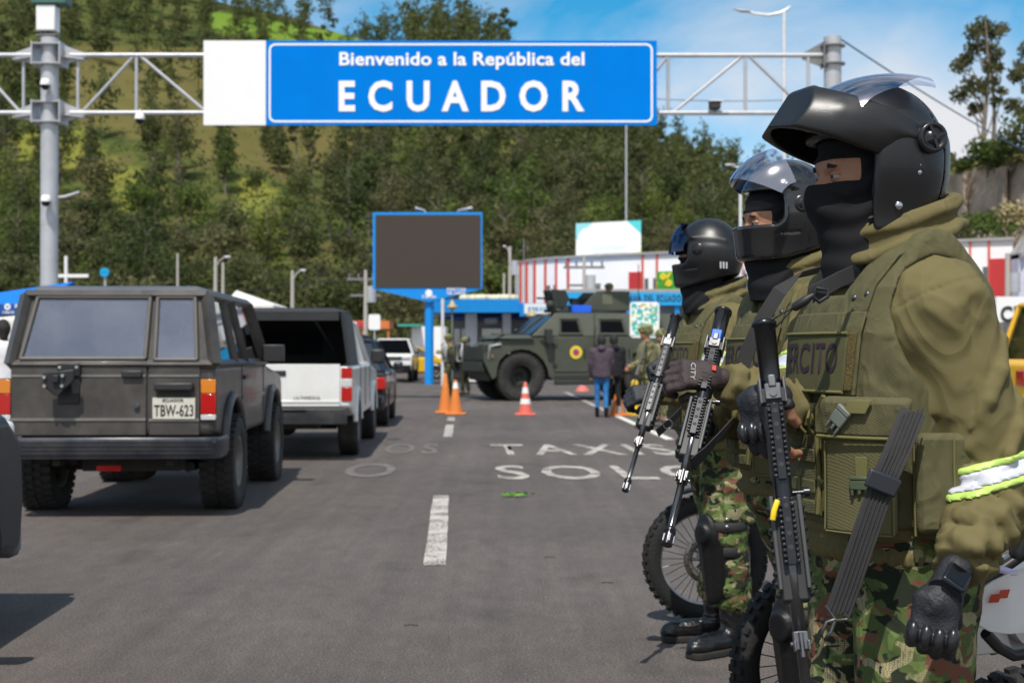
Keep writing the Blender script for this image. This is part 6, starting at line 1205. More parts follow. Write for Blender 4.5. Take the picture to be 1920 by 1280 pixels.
# ---------------------------------------------------------------- helmets (own frame: forward, left, up)
def at_head(b,o):
    M=Matrix.Identity(4)
    for i,a in enumerate((b.hF,b.hL,b.hU)):
        for k in range(3): M[k][i]=a[k]
    M.translation=b.hc-b.hF*.018+b.hU*.014; o.matrix_local=M
def flip_helmet(b,parent,hm,res=.003,vis=None):
    h=empty('helmet'); h.parent=parent; at_head(b,h)
    def shell(q):
        d=ell(q,(-.002,0,.004),(.140,.126,.150)); x,y,z=q
        r=np.sqrt(((x+.004)/.133)**2+(y/.119)**2); lower=smax((r-1)*.12+np.clip(-z-.03,0,.2)*.10,np.abs(z+.06)-.10,.02); d=smin(d,lower,.035)
        d=smax(d,-(z+.150+ -.34*(x-.03)*0)-.0,.01); d=smax(d,(-.080-.44*(x+.13))-z,.012)        # lower rim slopes down forward
        d=smax(d,-smax(smax(.052-x,z-.035,.02),-z-.5,.01),.012)                                  # open face
        inn=ell(q,(-.002,0,.0),(.122,.102,.128)); inn=smin(inn,smax(np.sqrt((x/.115)**2+(y/.098)**2)*.105-.105,z-.0,.01),.02); d=smax(d,-inn,.008)
        g=np.abs(ell(q,(.035,0,-.02),(.135,.6,.20)))-.0016; d=smax(d,-smax(g,x-.03,.001),.002)
        return d
    link('shell',sdf_mesh('shell',shell,(-.17,-.145,-.18),(.18,.145,.17),res),hm,h)
    def chin(q):
        x,y,z=q; d=ell(q,(.052,0,.050),(.186,.136,.108)); d=smin(d,ell(q,(.135,0,.062),(.115,.098,.088)),.02); d=smax(d,((x-.226)*.83+(z-.066)*.56)+np.abs(y)*.25,.004); line=.060+(x-.225)*.33-np.abs(y)*.05
        inn=smin(ell(q,(.058,0,.035),(.155,.116,.088)),ell(q,(.13,0,.045),(.080,.082,.06)),.02)
        # moulded flute along the side
        for s in (-1,1): d=smin(d,seg(q,(.12,s*.100,.075),(-.03,s*.128,.03),.012,.004),.02); d=d+0
        d=smax(d,-inn,.006); d=smax(d,line-z,.006)
        piv=np.sqrt((x+.053)**2+(z-.030)**2)-.060; reg=np.minimum(piv,-(x+.050)*.9+np.clip(z-.085,0,1)*1.2); d=smax(d,reg,.006); return smax(smax(d,z-.140+.25*np.clip(x-.15,0,1),.008),np.where(x<.15,z-(.134+(x-.15)*.40),-1),.004)
    link('chin_bar',sdf_mesh('chin_bar',chin,(-.14,-.155,-.06),(.25,.155,.17),res),hm,h)
    for s in (-1,1):
        m=MB(); m.lathe([(0,.014),(.012,.014),(.0135,.010),(.021,.010),(.023,.014),(.029,.012),(.031,.0)],(-.053,s*.128,.030),(0,s,0),28); m.box((-.053,s*.141,.030),(.006,.003,.044),Matrix.Rotation(R(20),3,'Y')); m.box((-.053,s*.141,.030),(.044,.003,.006),Matrix.Rotation(R(20),3,'Y')); m.build('visor_pivot',guard,h)
        m=MB(); [m.sphere((x,s*y,z),.0062,10,8,(1,.6,1)) for x,y,z in ((-.030,.1245,-.022),(-.030,.1240,-.036))]; m.sphere((.008,s*.116,-.100),.0085,12,8,(1,.6,1)); m.build('rivet',chrome,h)
        m=MB(); m.sphere((.012,s*.088,-.07),.05,14,10,(.75,.42,1.15)); m.build('cheek_pad',lining,h)
    m=MB(); c=(-.028,0,.044); vs=[]; A0,A1=R(28),R(106); na,ng=16,24
    for i in range(na+1):
        al=A0+(A1-A0)*i/na
        for j in range(ng+1):
            g=R(-60+120*j/ng); vs.append((c[0]+.200*math.cos(al)*math.cos(g)**.6,c[1]+.146*math.sin(g),c[2]+(.127*math.sin(al))*math.cos(g)**.6+.002))
    m.add(vs,[(i*(ng+1)+j,i*(ng+1)+j+1,(i+1)*(ng+1)+j+1,(i+1)*(ng+1)+j) for i in range(na) for j in range(ng)],True); m.build('visor',vis or vclear,h)
    m=MB(); m.tube([(.165,y,.128-abs(y)*.5) for y in (-.05,-.025,0,.025,.05)],.006,6,flat=.6); m.build('vent_lip',guard,h)
    m=MB(); m.sphere((.150,.02,.060),.010,10,8); m.build('red_latch',mat('red_latch',(.6,.02,.01),.4),h)
    m=MB(); m.tube([(.05,s*.085,-.12) for s in (1,)]+[(.03,.06,-.155),(.0,.03,-.17),(-.02,-.03,-.165),(.03,-.07,-.13)],.007,6,flat=.5); m.build('chin_strap',strap,h)
    return h
def full_helmet(b,parent,hm,vm,a0,a1,res=.0035,letters=None,vr=1.0):
    h=empty('helmet'); h.parent=parent; at_head(b,h)
    def shell(q):
        x,y,z=q; d=ell(q,(-.006,0,.004),(.142,.124,.146)); r=(np.abs((x-.006)/.146)**2.3+np.abs(y/.112)**2.3)**(1/2.3); d=smin(d,smax((r-1)*.115+np.clip(-z-.04,0,.2)*.10,np.abs(z+.065)-.078,.015),.03)
        
        d=smax(d,-sbox(q,(.150,0,.004),(.108,.2,.048),.03),.008); d=smax(d,(-.090-.30*(x+.13))-z,.012)
        inn=ell(q,(-.002,0,.0),(.120,.100,.124)); inn=smin(inn,smax(np.sqrt((x/.108)**2+(y/.090)**2)*.10-.10,z,.01),.02); d=smax(d,-inn,.008)
        for s in (-1,1): d=smin(d,seg(q,(.02,s*.118,.062),(-.11,s*.07,.045),.004,.010),.018); d=smax(d,-seg(q,(.07,s*.109,-.070),(.0,s*.118,-.065),.0035,.0035),.003)
        return d
    link('shell',sdf_mesh('shell',shell,(-.17,-.14,-.18),(.18,.14,.17),res),hm,h)
    for s in (-1,1):
        m=MB(); m.lathe([(0,.012),(.012,.012),(.016,.008),(.024,.010),(.027,.0)],(-.006,s*.118,.012),(0,s,0),24); m.box((-.006,s*.130,.012),(.006,.003,.026)); m.build('visor_pivot',guard,h)
        m=MB(); m.sphere((.02,s*.082,-.07),.048,14,10,(.8,.4,1.1)); m.build('cheek_pad',lining,h)
    m=MB(); na,ng=14,24; vs=[]
    for i in range(na+1):
        al=R(a0)+(R(a1)-R(a0))*i/na
        for j in range(ng+1):
            g=R(-74+148*j/ng); vs.append((-.006+.172*vr*math.cos(al)*math.cos(g)**.8,.130*math.sin(g),.012+.158*vr*math.sin(al)*math.cos(g)**.8))
    m.add(vs,[(i*(ng+1)+j,i*(ng+1)+j+1,(i+1)*(ng+1)+j+1,(i+1)*(ng+1)+j) for i in range(na) for j in range(ng)],True); m.build('visor',vm,h)
    m=MB(); m.tube([(.06,.07,-.12),(.035,.045,-.17),(-.01,.0,-.185),(.03,-.06,-.14)],.008,6,flat=.5); m.build('chin_strap',strap,h)
    m=MB(); m.box((.048,.052,-.158),(.03,.016,.02)); m.build('strap_buckle',mat('orange_buckle',(.62,.06,.02),.4),h,.004)
    if letters:
        me=text_mesh(letters,1,.0006,.02,1,width=.034,height=.026); o=link('helmet_sticker',me,mat('grey_print',(.45,.45,.45),.5),h); o.location=(-.128,.062,-.06); o.rotation_euler=(0,0,R(180+33))
    return h
# ---------------------------------------------------------------- soldier
def soldier(name,label,b,J,hel,tail=True,res=.007,glovem=glove,fingerless=False,patch=True,tagd=True,bands='both',legs=None):
    O=b.O; j={k:(v-O) for k,v in J.items()}; sdv=b.O.x*7
    nb=b.hc-b.hU*.16-b.hF*.02
    root_parts=[]
    def bodyf(p):
        d=b.torso(p,-.035,.85,1.45,.04); d=smin(d,seg(p,nb,b.w(-.01,0,1.36),.058,.07),.03)
        for s in 'LR':
            d=smin(d,seg(p,j['sh'+s],j['el'+s],.052,.042),.03); d=smin(d,seg(p,j['el'+s],j['wr'+s],.042,.028),.01)
            d=smin(d,seg(p,j['hip'+s],j['kn'+s],.085,.055),.03); d=smin(d,seg(p,j['kn'+s],j['an'+s],.055,.036),.01); d=smin(d,seg(p,j['an'+s],j['an'+s].lerp(j['toe'+s],.55),.026,.012),.01)
        return d
    allj=list(j.values()); lo,hi=bbox(allj+[b.hc-Vector((0,0,.16)),b.w(.13,0,1),b.w(-.15,0,1)],.10); lo[2]=-.01+.005; root_parts.append(sdf_mesh('b',bodyf,lo,hi,.014))
    lo,hi=bbox([b.hc],.15); lo[2]-=.08; root_parts.append(sdf_mesh('h',lambda p:head_sdf(p,b),lo,hi,.003))
    root=bpy.data.objects.new(name,None) # placeholder replaced below
    bpy.data.objects.remove(root); me0=bpy.data.meshes.new('person'); root=link('person',me0,None); root.location=O; tag(root,label,'soldier')
    # hands
    for s,hd in (('L',J_h[name]['L']),('R',J_h[name]['R'])):
        root_parts.append(make_hand(root,hd['c']-O,hd['d'],hd['n'],hd['side'],hd['curl'],j['wr'+s],hd.get('m',glovem),hd.get('fl',fingerless),hd.get('res',.0028),hd.get('m',glovem) is not gloveb and s+name in ('LA','RA'),hd.get('th',(.6,.5,-.35))))
    me=join_np('person',root_parts); root.data=me; me.materials.append(skin); bpy.data.meshes.remove(me0); root.name='person'
    eyes(b,root)
    # balaclava / neck gaiter
    def mk(p):
        q=loc3(p,b.hc,b.head_ax()); d=smin(head_sdf(p,b),ell(q,(.066,0,-.080),(.050,.046,.050)),.03)-.004; d=smin(d,seg(q,(.0,0,-.12),(-.012,0,-.205),.072,.088),.03); d=smin(d,seg(q,(.045,0,-.115),(.022,0,-.20),.050,.066),.03)+.002*np.sin(q[2]*130+q[0]*40+3*np.sin(q[0]*30))
        top=smax(q[2]+.038-.05*np.clip(.04-q[0],0,.2)*0, -(.03-q[0])*0-1,.002); d=smax(d,np.where(q[0]>.045,np.minimum(q[2]+(.037-.10*np.clip(np.abs(q[1])-.02,0,1) if hel=='flip' else (.10 if hel=='clear' else .0)),.010-q[2]),q[2]-.09),.003); return d
    lo,hi=bbox([b.hc],.14); lo[2]-=.10; link('balaclava',sdf_mesh('balaclava',mk,lo,hi,.003),mask,root)
    if hel=='flip': flip_helmet(b,root,helm)
    elif hel=='clear': full_helmet(b,root,helmg,vclear,27,74,vr=1.10)
    else:
        hh_=full_helmet(b,root,helm,vblue,-4,50); me=text_mesh('III',1,.0006,.02,1,width=.034,height=.028); o=link('helmet_sticker',me,mat('grey_print',(.45,.45,.45),.5),hh_); o.location=(-.108,.088,-.055); o.rotation_euler=(0,0,R(180+45))
    # jacket
    ru=J_r[name]
    def arms(p,infl=0):
        d=None
        for s in 'LR':
            a=seg(p,j['sh'+s],j['el'+s],ru[0]+infl,ru[1]+infl); a=smin(a,seg(p,j['el'+s],j['wr'+s],ru[1]*.98+infl,ru[2]+infl),.03)
            d=a if d is None else np.minimum(d,a)
        return d
    FL=[]
    for s in 'LR':
        for (A_,B_,ra,rb,lst) in ((j['sh'+s],j['el'+s],ru[0],ru[1],((.06,-1.9,.62,.25),(.40,-1.9,.92,.1),(.66,1.6,.99,-.4),(.86,-1.6,1.0,1.1))),(j['el'+s],j['wr'+s],ru[1],ru[2],((.02,-1.5,.20,1.2),(.22,-1.8,.34,1.0),(.36,1.9,.52,-.8),(.50,-1.4,.62,1.2),(.66,1.6,.74,-1.2),(.78,-1.3,.86,1.3),(.90,1.3,.93,-1.4)))):
            ax1=(B_-A_).normalized(); e1=Vector((-.2,-1,.1)); e1=(e1-ax1*e1.dot(ax1)).normalized(); e2=ax1.cross(e1)
            for i_,(t0,h0,t1,h1) in enumerate(lst):
                pts=[]
                for q_ in (0,.25,.5,.75,1):
                    tt=t0+(t1-t0)*q_+.02*math.sin(q_*5+i_+sdv); hh=h0+(h1-h0)*q_; rr_=ra+(rb-ra)*tt+.001; pts.append(A_.lerp(B_,tt)+(e1*math.cos(hh)+e2*math.sin(hh))*rr_)
                for q_ in range(4): w0_,w1_=[.004+.010*math.sin(PI*(q_+k_)/4)**.7 for k_ in (0,1)]; FL.append((pts[q_],pts[q_+1],w0_,w1_))
    def jk(p):
        d=b.torso(p,0,.84,1.47,.02); 
        for s in 'LR': d=smin(d,seg(p,b.w(-.01,0,1.43),j['sh'+s],.055,.082),.05)
        d=smin(d,arms(p),.035); f_,l_=b.lf(p); z=p[2]
        wz=np.clip((z-.80)/.1,.0,1); d=d-.013*folds(p,sdv)*(.5+.5*wz)
        for a_,b_2,r0_,r1_ in FL: d=smin(d,seg(p,a_,b_2,r0_,r1_),.009)
        for s in 'LR':
            d=d-.007*limbfolds(p,j['el'+s],j['wr'+s],3.2,sdv+1,.02,.95)*np.exp(-np.maximum(seg(p,j['el'+s],j['wr'+s],.08,.06),0)*40)
        for s in 'LR':
            A0=j['sh'+s]; ax0=(j['el'+s]-A0).normalized(); t_=(p[0]-A0.x)*ax0.x+(p[1]-A0.y)*ax0.y+(p[2]-A0.z)*ax0.z; nr=np.exp(-np.maximum(seg(p,A0-ax0*.1,j['el'+s],.09,.09),0)*60); d=d+nr*(.0045*np.exp(-((t_+.035+.25*(l_*(1 if s=='L' else -1)-.17))/.0035)**2))
        d=d+.003*np.exp(-(f_/.0035)**2)*np.clip((np.abs(l_)-.12)*20,0,1)*np.clip((1.46-z)*20,0,1)
        # gathered hem
        ang=np.arctan2(l_,f_); d=d-.004*np.sin(ang*46)*np.exp(-((z-.862)/.018)**2)+.012*np.exp(-((z-.885)/.012)**2)
        # open collar ring
        c=b.w(-.01,0,0); q=loc3(p,(c.x,c.y,1.490),(b.F,b.L,Vector((0,0,1)))); rad=np.sqrt((q[0]/1.05)**2+q[1]**2); zz=q[2]+.32*q[0]
        ring=np.maximum(np.abs(rad-.098-.12*np.clip(-zz,-.05,.1)*-.2)-.010,np.abs(zz+.01)-.050); d=smin(d,ring-.003,.010); wb=.008*(vn(p[0]*22,p[1]*22,p[2]*8+sdv)-.5); d=smin(d,np.sqrt((rad-.109+wb)**2+(zz-.022+wb*1.5)**2)-.0115,.008); d=smin(d,np.sqrt((rad-.118+wb)**2+(zz+.020-wb*2)**2)-.0130,.010); d=smax(d,-smax(rad-.082,-(zz+.02),.01),.01)
        return d
    pj=[j[k] for k in ('shL','shR','elL','elR','wrL','wrR')]+[b.w(.12,0,.86),b.w(-.12,0,1.5),b.w(0,.14,1),b.w(0,-.14,1)]; lo,hi=bbox(pj,.135); lo[2]=max(lo[2],min(.80,j['wrL'].z-.04,j['wrR'].z-.04)); hi[2]=1.58
    lo[2]=min(.815,lo[2]) if False else lo[2]
    cut=[(j['wr'+s],(j['wr'+s]-j['el'+s]).normalized()) for s in 'LR']
    def jkc(p):
        d=jk(p)
        for w0,dr_ in cut:
            pl_=(p[0]-w0.x)*dr_.x+(p[1]-w0.y)*dr_.y+(p[2]-w0.z)*dr_.z; near=seg(p,w0-dr_*.02,w0+dr_*.1,.12,.12); d=np.where(near<0,np.maximum(d,pl_+.004),d)
        return d
    jo=link('jacket',sdf_mesh('jacket',jkc,lo,hi,res),olive,root)
    # reflective bands round the sleeves
    for s,ta,tb2 in bands_of[name]:
        a,e=(j['sh'+s],j['el'+s]); ax_=(e-a); L_=ax_.length; ax_=ax_/L_
        for t0,t1,mm,nm in ((ta,ta+.0125,lime,'lime_band'),(ta+.0125,tb2-.0125,silver,'silver_band'),(tb2-.0125,tb2,lime,'lime_band')):
            def bf(p,t0=t0,t1=t1):
                t=(p[0]-a.x)*ax_.x+(p[1]-a.y)*ax_.y+(p[2]-a.z)*ax_.z; return smax(np.maximum(jk(p)-.0040,np.maximum(t0-t,t-t1)),seg(p,a,e,.15,.15),.001)
            c0=a+ax_*(t0+t1)/2; lo2,hi2=bbox([c0],.155); link(nm,sdf_mesh(nm,bf,lo2,hi2,.0045),mm,jo)
    # vest
    def vf(p):
        f_,l_=b.lf(p); z=p[2]; d=b.torso(p,.020,.915,1.455,.012)
        for s in 'LR': d=smin(d,seg(p,b.w(-.02,0,1.445),b.w(-.01,(.13 if s=='L' else -.13),1.425),.05,.062),.03)
        d=d-.006*folds(p,sdv+9)
        for s in (1,-1):
            hole=np.sqrt(((f_)/.105)**2+((z-1.30)/.13)**2)*.11-.11; d=smax(d,-smax(hole,.135-s*l_,.01),.012)
            d=smax(d,s*l_-.205+np.clip(z-1.20,0,1)*.22,.01)
        c=b.w(.0,0,0); rad=np.sqrt((p[0]-c.x)**2+(p[1]-c.y)**2); d=smax(d,-smax(rad-.098,1.38-z,.01),.012); fr=np.maximum(np.abs(l_)-.035-.5*(z-1.36),1.36-z); d=smax(d,-smax(fr,-f_,.01),.01); return d
    lo,hi=bbox([b.w(.13,.2,.93),b.w(.13,-.2,.93),b.w(-.13,.2,1.45),b.w(-.13,-.2,1.45)],.07); vo=link('vest',sdf_mesh('vest',vf,lo,hi,max(.005,res*.85)),vestm,root)
    # curved panels laid on the torso
    def panel(nm,p0,p1,z0,z1,off,th,m,par=vo,nu=10,nv=4,bev=.003,skew=0):
        g=MB(); vs=[]
        for o_ in (off,off+th):
            for a_ in range(nu+1):
                for c_ in range(nv+1): z=z0+(z1-z0)*c_/nv; vs.append(b.wrap(R(p0+(p1-p0)*a_/nu+skew*(c_/nv-.5)),z,o_))
        n1=(nu+1)*(nv+1); ix=lambda k,a_,c_: k*n1+a_*(nv+1)+c_
        fs=[(ix(1,a_,c_),ix(1,a_+1,c_),ix(1,a_+1,c_+1),ix(1,a_,c_+1)) for a_ in range(nu) for c_ in range(nv)]+[(ix(0,a_,c_),ix(0,a_,c_+1),ix(0,a_+1,c_+1),ix(0,a_+1,c_)) for a_ in range(nu) for c_ in range(nv)]
        fs+=[(ix(0,a_,0),ix(0,a_+1,0),ix(1,a_+1,0),ix(1,a_,0)) for a_ in range(nu)]+[(ix(0,a_,nv),ix(1,a_,nv),ix(1,a_+1,nv),ix(0,a_+1,nv)) for a_ in range(nu)]+[(ix(0,0,c_),ix(1,0,c_),ix(1,0,c_+1),ix(0,0,c_+1)) for c_ in range(nv)]+[(ix(0,nu,c_),ix(0,nu,c_+1),ix(1,nu,c_+1),ix(1,nu,c_)) for c_ in range(nv)]
        g.add(vs,fs,True); return g.build(nm,m,par,bev)
    def edge(pts,r,m,par,nm='edging'):
        g=MB(); g.tube([b.wrap(R(a_),z,o_) for a_,z,o_ in pts],r,6); return g.build(nm,m,par)
    fl=panel('name_panel',-34,31,1.165,1.325,.024,.006,vestm); pt=panel('name_patch',-32,24,1.172,1.283,.031,.006,cloth('patch_green',(.085,.082,.036),900)); panel('velcro_edge',24,29,1.175,1.285,.031,.004,velc,pt)
    for z in (1.172,1.284): edge([(a_,z,.038) for a_ in range(-32,25,4)],.0035,vestl,pt)
    me=text_mesh('EJÉRCITO' if False else 'EJERCITO',1,.0,.012,1.05); n=len(me.vertices); a=np.zeros(n*3,dtype=np.float32); me.vertices.foreach_get('co',a); a=a.reshape(-1,3); u0,u1=a[:,0].min(),a[:,0].max(); v0,v1=a[:,2].min(),a[:,2].max()
    out=[b.wrap(R(-27+46*(q[0]-u0)/(u1-u0)),1.190+.076*(q[2]-v0)/(v1-v0),.0385) for q in a]; me.vertices.foreach_set('co',np.array([tuple(q) for q in out],dtype=np.float32).ravel()); me.update(); link('patch_lettering',me,mat('embroidery_plum',(.022,.008,.022),.8),pt)
    # shell loops and webbing ladder
    panel('webbing_panel',-30,8,.93,1.15,.022,.010,vestm); lad=empty('webbing'); lad.parent=vo
    for z in (1.115,1.045,.985,.945):
        panel('webbing_strip',-28,4,z-.012,z+.014,.033,.004,vestl if z>1.1 else vestm,lad)
    for a_ in (-24,-17,-10,-3,2): edge([(a_,1.135,.036),(a_+1,1.12,.045),(a_+2,1.10,.045),(a_+2,1.09,.036)],.003,vestl,lad,'elastic_loop')
    for z in (1.045,.985,.945):
        for a_ in (-22,-6): edge([(a_,z+.014,.038),(a_,z-.012,.038)],.0025,vestl,lad,'bar_tack')
    edge([(6,.935,.034),(8,1.0,.036),(7,1.08,.038),(9,1.145,.04),(13,1.165,.042)],.005,vestl,vo); panel('velcro_strip',9,17,.94,1.135,.024,.012,velc)
    # magazine pouch with flap and buckles
    po=panel('magazine_pouch',17,56,.905,1.105,.022,.040,cloth('pouch_green',(.11,.103,.047),420),vo,10,6,.012); panel('pouch_flap',14,62,1.085,1.165,.030,.040,vestm,po,10,3,.012,6)
    for a_ in (18.5,54.5): edge([(a_,z,.0635) for z in (.915,.97,1.03,1.08)],.0018,vestl,po,'stitching')
    edge([(a_,.912,.0635) for a_ in range(19,55,5)],.0018,vestl,po,'stitching'); edge([(a_,1.09,.072) for a_ in range(16,60,5)],.0035,vestl,po)
    def buckle(a0,z0,a1,z1,off,m,wd,par,nm='buckle'):
        A_,B_=b.wrap(R(a0),z0,off),b.wrap(R(a1),z1,off); n_=(b.wrap(R((a0+a1)/2),(z0+z1)/2,off+.05)-b.wrap(R((a0+a1)/2),(z0+z1)/2,off)).normalized(); d_=(B_-A_).normalized(); s_=d_.cross(n_); g=MB(); rot=Matrix((d_,s_,n_)).transposed(); L_=(B_-A_).length; c_=(A_+B_)/2
        g.box(c_,(L_*.5,wd,.010),rot); g.box(c_+d_*L_*.38-s_*wd*.38,(L_*.42,wd*.16,.008),rot); g.box(c_+d_*L_*.38+s_*wd*.38,(L_*.42,wd*.16,.008),rot); g.box(c_+d_*L_*.34,(L_*.34,wd*.2,.008),rot); g.box(c_-d_*L_*.36,(L_*.2,wd*1.05,.012),rot); return g.build(nm,m,par,.002)
    buckle(33,1.145,25,1.105,.076,mat('grey_buckle',(.16,.18,.16),.45),.030,po); panel('flap_strap',33,44,1.135,1.160,.0745,.005,vestl,po,4,2,.001,3)
    buckle(38,1.02,38,.985,.066,mat('green_buckle',(.06,.085,.045),.4),.036,po); panel('pouch_strap',36,42,1.015,1.055,.064,.004,vestl,po,3,2,.001)
    panel('side_pouch',66,100,.915,1.10,.020,.035,vestm,vo,8,5,.012); edge([(66,z,.03) for z in (.91,.97,1.03,1.09,1.14)],.0035,vestl,vo)
    edge([(84,z,.057) for z in (.92,.98,1.04,1.09)],.002,vestl,vo,'stitching')
    # shoulder tab with press studs
    for s in (1,-1):
        A_=b.w(.085,s*.085,1.400); g=MB(); g.ribbon([b.w(.135,s*.085,1.325),b.w(.115,s*.088,1.378),b.w(.07,s*.095,1.432),b.w(.0,s*.10,1.470),b.w(-.07,s*.10,1.445)],.072,.006,b.L); so=g.build('shoulder_tab',vestm,vo,.002)
        for q in ((.128,.075,1.352),(.118,.105,1.358)): g=MB(); g.sphere(b.w(q[0]+.004,s*q[1],q[2]),.0075,12,8,(1,1,1)); g.build('press_stud',mat('stud_metal',(.10,.10,.13),.3,.8),so)
    # trousers
    def tr(p):
        d=b.torso(p,-.012,.80,.92,.03)
        for s in 'LR':
            r0,r1,r2=(J_r[name][3],J_r[name][4],J_r[name][5]); d=smin(d,seg(p,j['hip'+s],j['kn'+s],r0,r1),.03); d=smin(d,seg(p,j['kn'+s],j['an'+s]+Vector((0,0,.14)),r1,r2),.02)
        for s in 'LR': d=d-.012*limbfolds(p,j['kn'+s],j['an'+s],4.5,sdv+2,.05,1.0)*np.exp(-np.maximum(seg(p,j['kn'+s],j['an'+s],.09,.07),0)*40)
        return smax(d-.014*folds(p,sdv+5,.9),.12-p[2],.02)
    lo,hi=bbox([j[k] for k in ('hipL','hipR','knL','knR','anL','anR')]+[b.w(.1,0,.9),b.w(-.12,0,.9)],.14); lo[2]=.10; hi[2]=.93; tro=link('trousers',sdf_mesh('trousers',tr,lo,hi,max(.008,res)),camom,root)
    if name!='A':
        g=MB(); h0,k0=j['hipL'],j['knL']; 
        # cargo pocket on the outer thigh
        c_=h0.lerp(k0,.60)+b.L*(J_r[name][3]*.80)+b.F*-.02; ax_=(b.F,b.L,Vector((0,0,1))); lo2,hi2=bbox([c_],.13); pk=sdf_mesh('cargo_pocket',lambda p: sbox(p,tuple(c_),(.075,.018,.09),.014,ax_)-.012*folds(p,3.1),lo2,hi2,.006); pk_=link('cargo_pocket',pk,camom,tro)
    for s in 'LR':
        an,to=j['an'+s],j['toe'+s]; d_=(to-an); d_.z=0; d_=d_.normalized(); sd_=Vector((-d_.y,d_.x,0)); ax_=(d_,sd_,Vector((0,0,1))); bo=empty('boot'); bo.parent=root
        def bt(p):
            d=seg(p,an+Vector((0,0,.17)),an+Vector((0,0,.0)),.058,.050); d=smin(d,ell(p,tuple(an+d_*.10+Vector((0,0,-.045))),(.130,.042,.040),ax_),.04); d=smin(d,ell(p,tuple(an+d_*.185+Vector((0,0,-.058))),(.058,.042,.033),ax_),.02); d=smin(d,ell(p,tuple(an-d_*.03+Vector((0,0,-.05))),(.05,.038,.05),ax_),.02)
            d=d-.004*limbfolds(p,an+Vector((0,0,.15)),an+Vector((0,0,-.06)),5,1.3,0,1); q=loc3(p,tuple(an),ax_); d=d-.0025*np.maximum(np.sin(q[2]*150+q[0]*150),0)*(np.abs(q[1])<.022)*(q[0]>.02); return smax(d,.026-p[2],.004)
        lo2,hi2=bbox([an-d_*.07,an+d_*.26,an+Vector((0,0,.17))],.07); lo2[2]=.01; link('upper',sdf_mesh('boot_upper',bt,lo2,hi2,.005),leather,bo)
        def sl_(p): 
            q=loc3(p,tuple(an),ax_); wd=.043-.012*np.exp(-((q[0]-.03)/.04)**2); return np.maximum(np.maximum(np.sqrt(np.maximum(np.abs(q[0]-.085)-.115,0)**2+np.maximum(np.abs(q[1])-wd+.03,0)**2)-.036,np.abs(p[2]-.015)-.014),-np.maximum(np.maximum(np.abs(q[0]-.045)-.012,p[2]-.006),-1))
        lo2,hi2=bbox([an-d_*.07,an+d_*.26],.07); lo2[2]=-.006; hi2[2]=.04; link('sole',sdf_mesh('boot_sole',sl_,lo2,hi2,.005),sole,bo)
        # knee and shin guard
        kn=j['kn'+s]; sh=kn.lerp(an,.62); fd=b.F*.85+b.L*.2; fd.normalize(); ax2=(fd,fd.cross(Vector((0,0,1)))*-1,Vector((0,0,1))); kg=empty('knee_guard'); kg.parent=root
        def kf(p):
            q=loc3(p,tuple(kn),ax2); R_=J_r[name][4]; rr=np.sqrt(q[0]**2+q[1]**2); taper=R_-.045*np.clip(-q[2]/.3,0,1); d=np.abs(rr-taper-.004)-.010; d=smin(d,ell(q,(R_-.015,0,.03),(.032,.066,.062)),.02); d=smin(d,seg(q,(R_+.002,0,.0),(R_-.025,0,-.27),.016,.010),.02); d=smax(d,(np.sqrt((q[1]/.074)**2+(np.abs(q[2]+.085)/.19)**2.6)-1)*.05,.012); d=smin(d,smax((np.sqrt(q[1]**2+(q[2]-.02)**2)-.042),np.abs(rr-R_-.02)-.014,.01),.01); return smax(d,.02-q[0],.01)
        lo2,hi2=bbox([kn,sh],.17); link('pad',sdf_mesh('knee_pad',kf,lo2,hi2,.006),mat('guard_matte',(.007,.007,.008),.48,var=.2,spec=.35,bump=.2,bscale=60),kg)
        for z,w_ in ((.05,.040),(-.05,.045),(-.17,.04)):
            c_=kn+Vector((0,0,z)); g=MB(); rr_=J_r[name][4]+.004-.045*max(0,-z/.3); g.lathe([(rr_,-w_/2),(rr_+.004,-w_/2+.003),(rr_+.004,w_/2-.003),(rr_,w_/2)],tuple(c_),(0,0,1),28); g.build('strap',strap,kg)
        g=MB()
        for z in (.085,.055): g.sphere(kn+fd*.035+ax2[1]*-.0+b.L*.088+Vector((0,0,z)),.008,10,8)
        g.build('rivet',chrome,kg)
    return root
J_h={}; J_r={}; bands_of={}
def legs_of(b,sp=.10,fwd=(0,0),toe=25,kf=(None,None)):
    d={}
    for s,k,f,kk in (('L',1,fwd[0],kf[0]),('R',-1,fwd[1],kf[1])):
        d['hip'+s]=b.O+b.w(0,k*.085,.86); d['kn'+s]=b.O+b.w(.03+(f*.5 if kk is None else kk),k*(sp+.01),.48); d['an'+s]=b.O+b.w(-.01+f,k*(sp+.02),.10); a_=R(k*toe); v=b.F*math.cos(a_)+b.L*math.sin(a_); d['toe'+s]=d['an'+s]+v*.17-Vector((0,0,.055))
    return d
# ---- nearest soldier
b1=Body((.765,2.78),17,1,P(1640,303,2.78),12)
J={'shL':P(1770,590,2.62),'elL':P(1868,930,2.60),'wrL':P(1792,1068,2.44),'shR':b1.O+b1.w(-.01,-.175,1.36),'elR':Vector((.70,3.0,1.10)),'wrR':P(1458,752,2.745)}; J.update(legs_of(b1,.11,(.02,-.02)))
J_h['A']={'L':dict(c=P(1752,1160,2.42),d=(-.16,-.10,-1),n=(-.25,-1,.15),side=-1,curl=(62,85,55),m=glove,res=.0024,th=(.75,.15,-.6)),'R':dict(c=P(1424,778,2.700),d=(.12,-.25,-.95),n=(-.70,-.70,.05),side=-1,curl=(28,42,30),fl=True,res=.0024,th=(.55,.75,-.1))}
J_r['A']=(.086,.080,.048,.122,.105,.085); bands_of['A']=[('L',.278,.330)]
s1=soldier('A','nearest soldier with flip up helmet, smartwatch and gloved fist hanging by his thigh',b1,J,'flip',res=.0055)
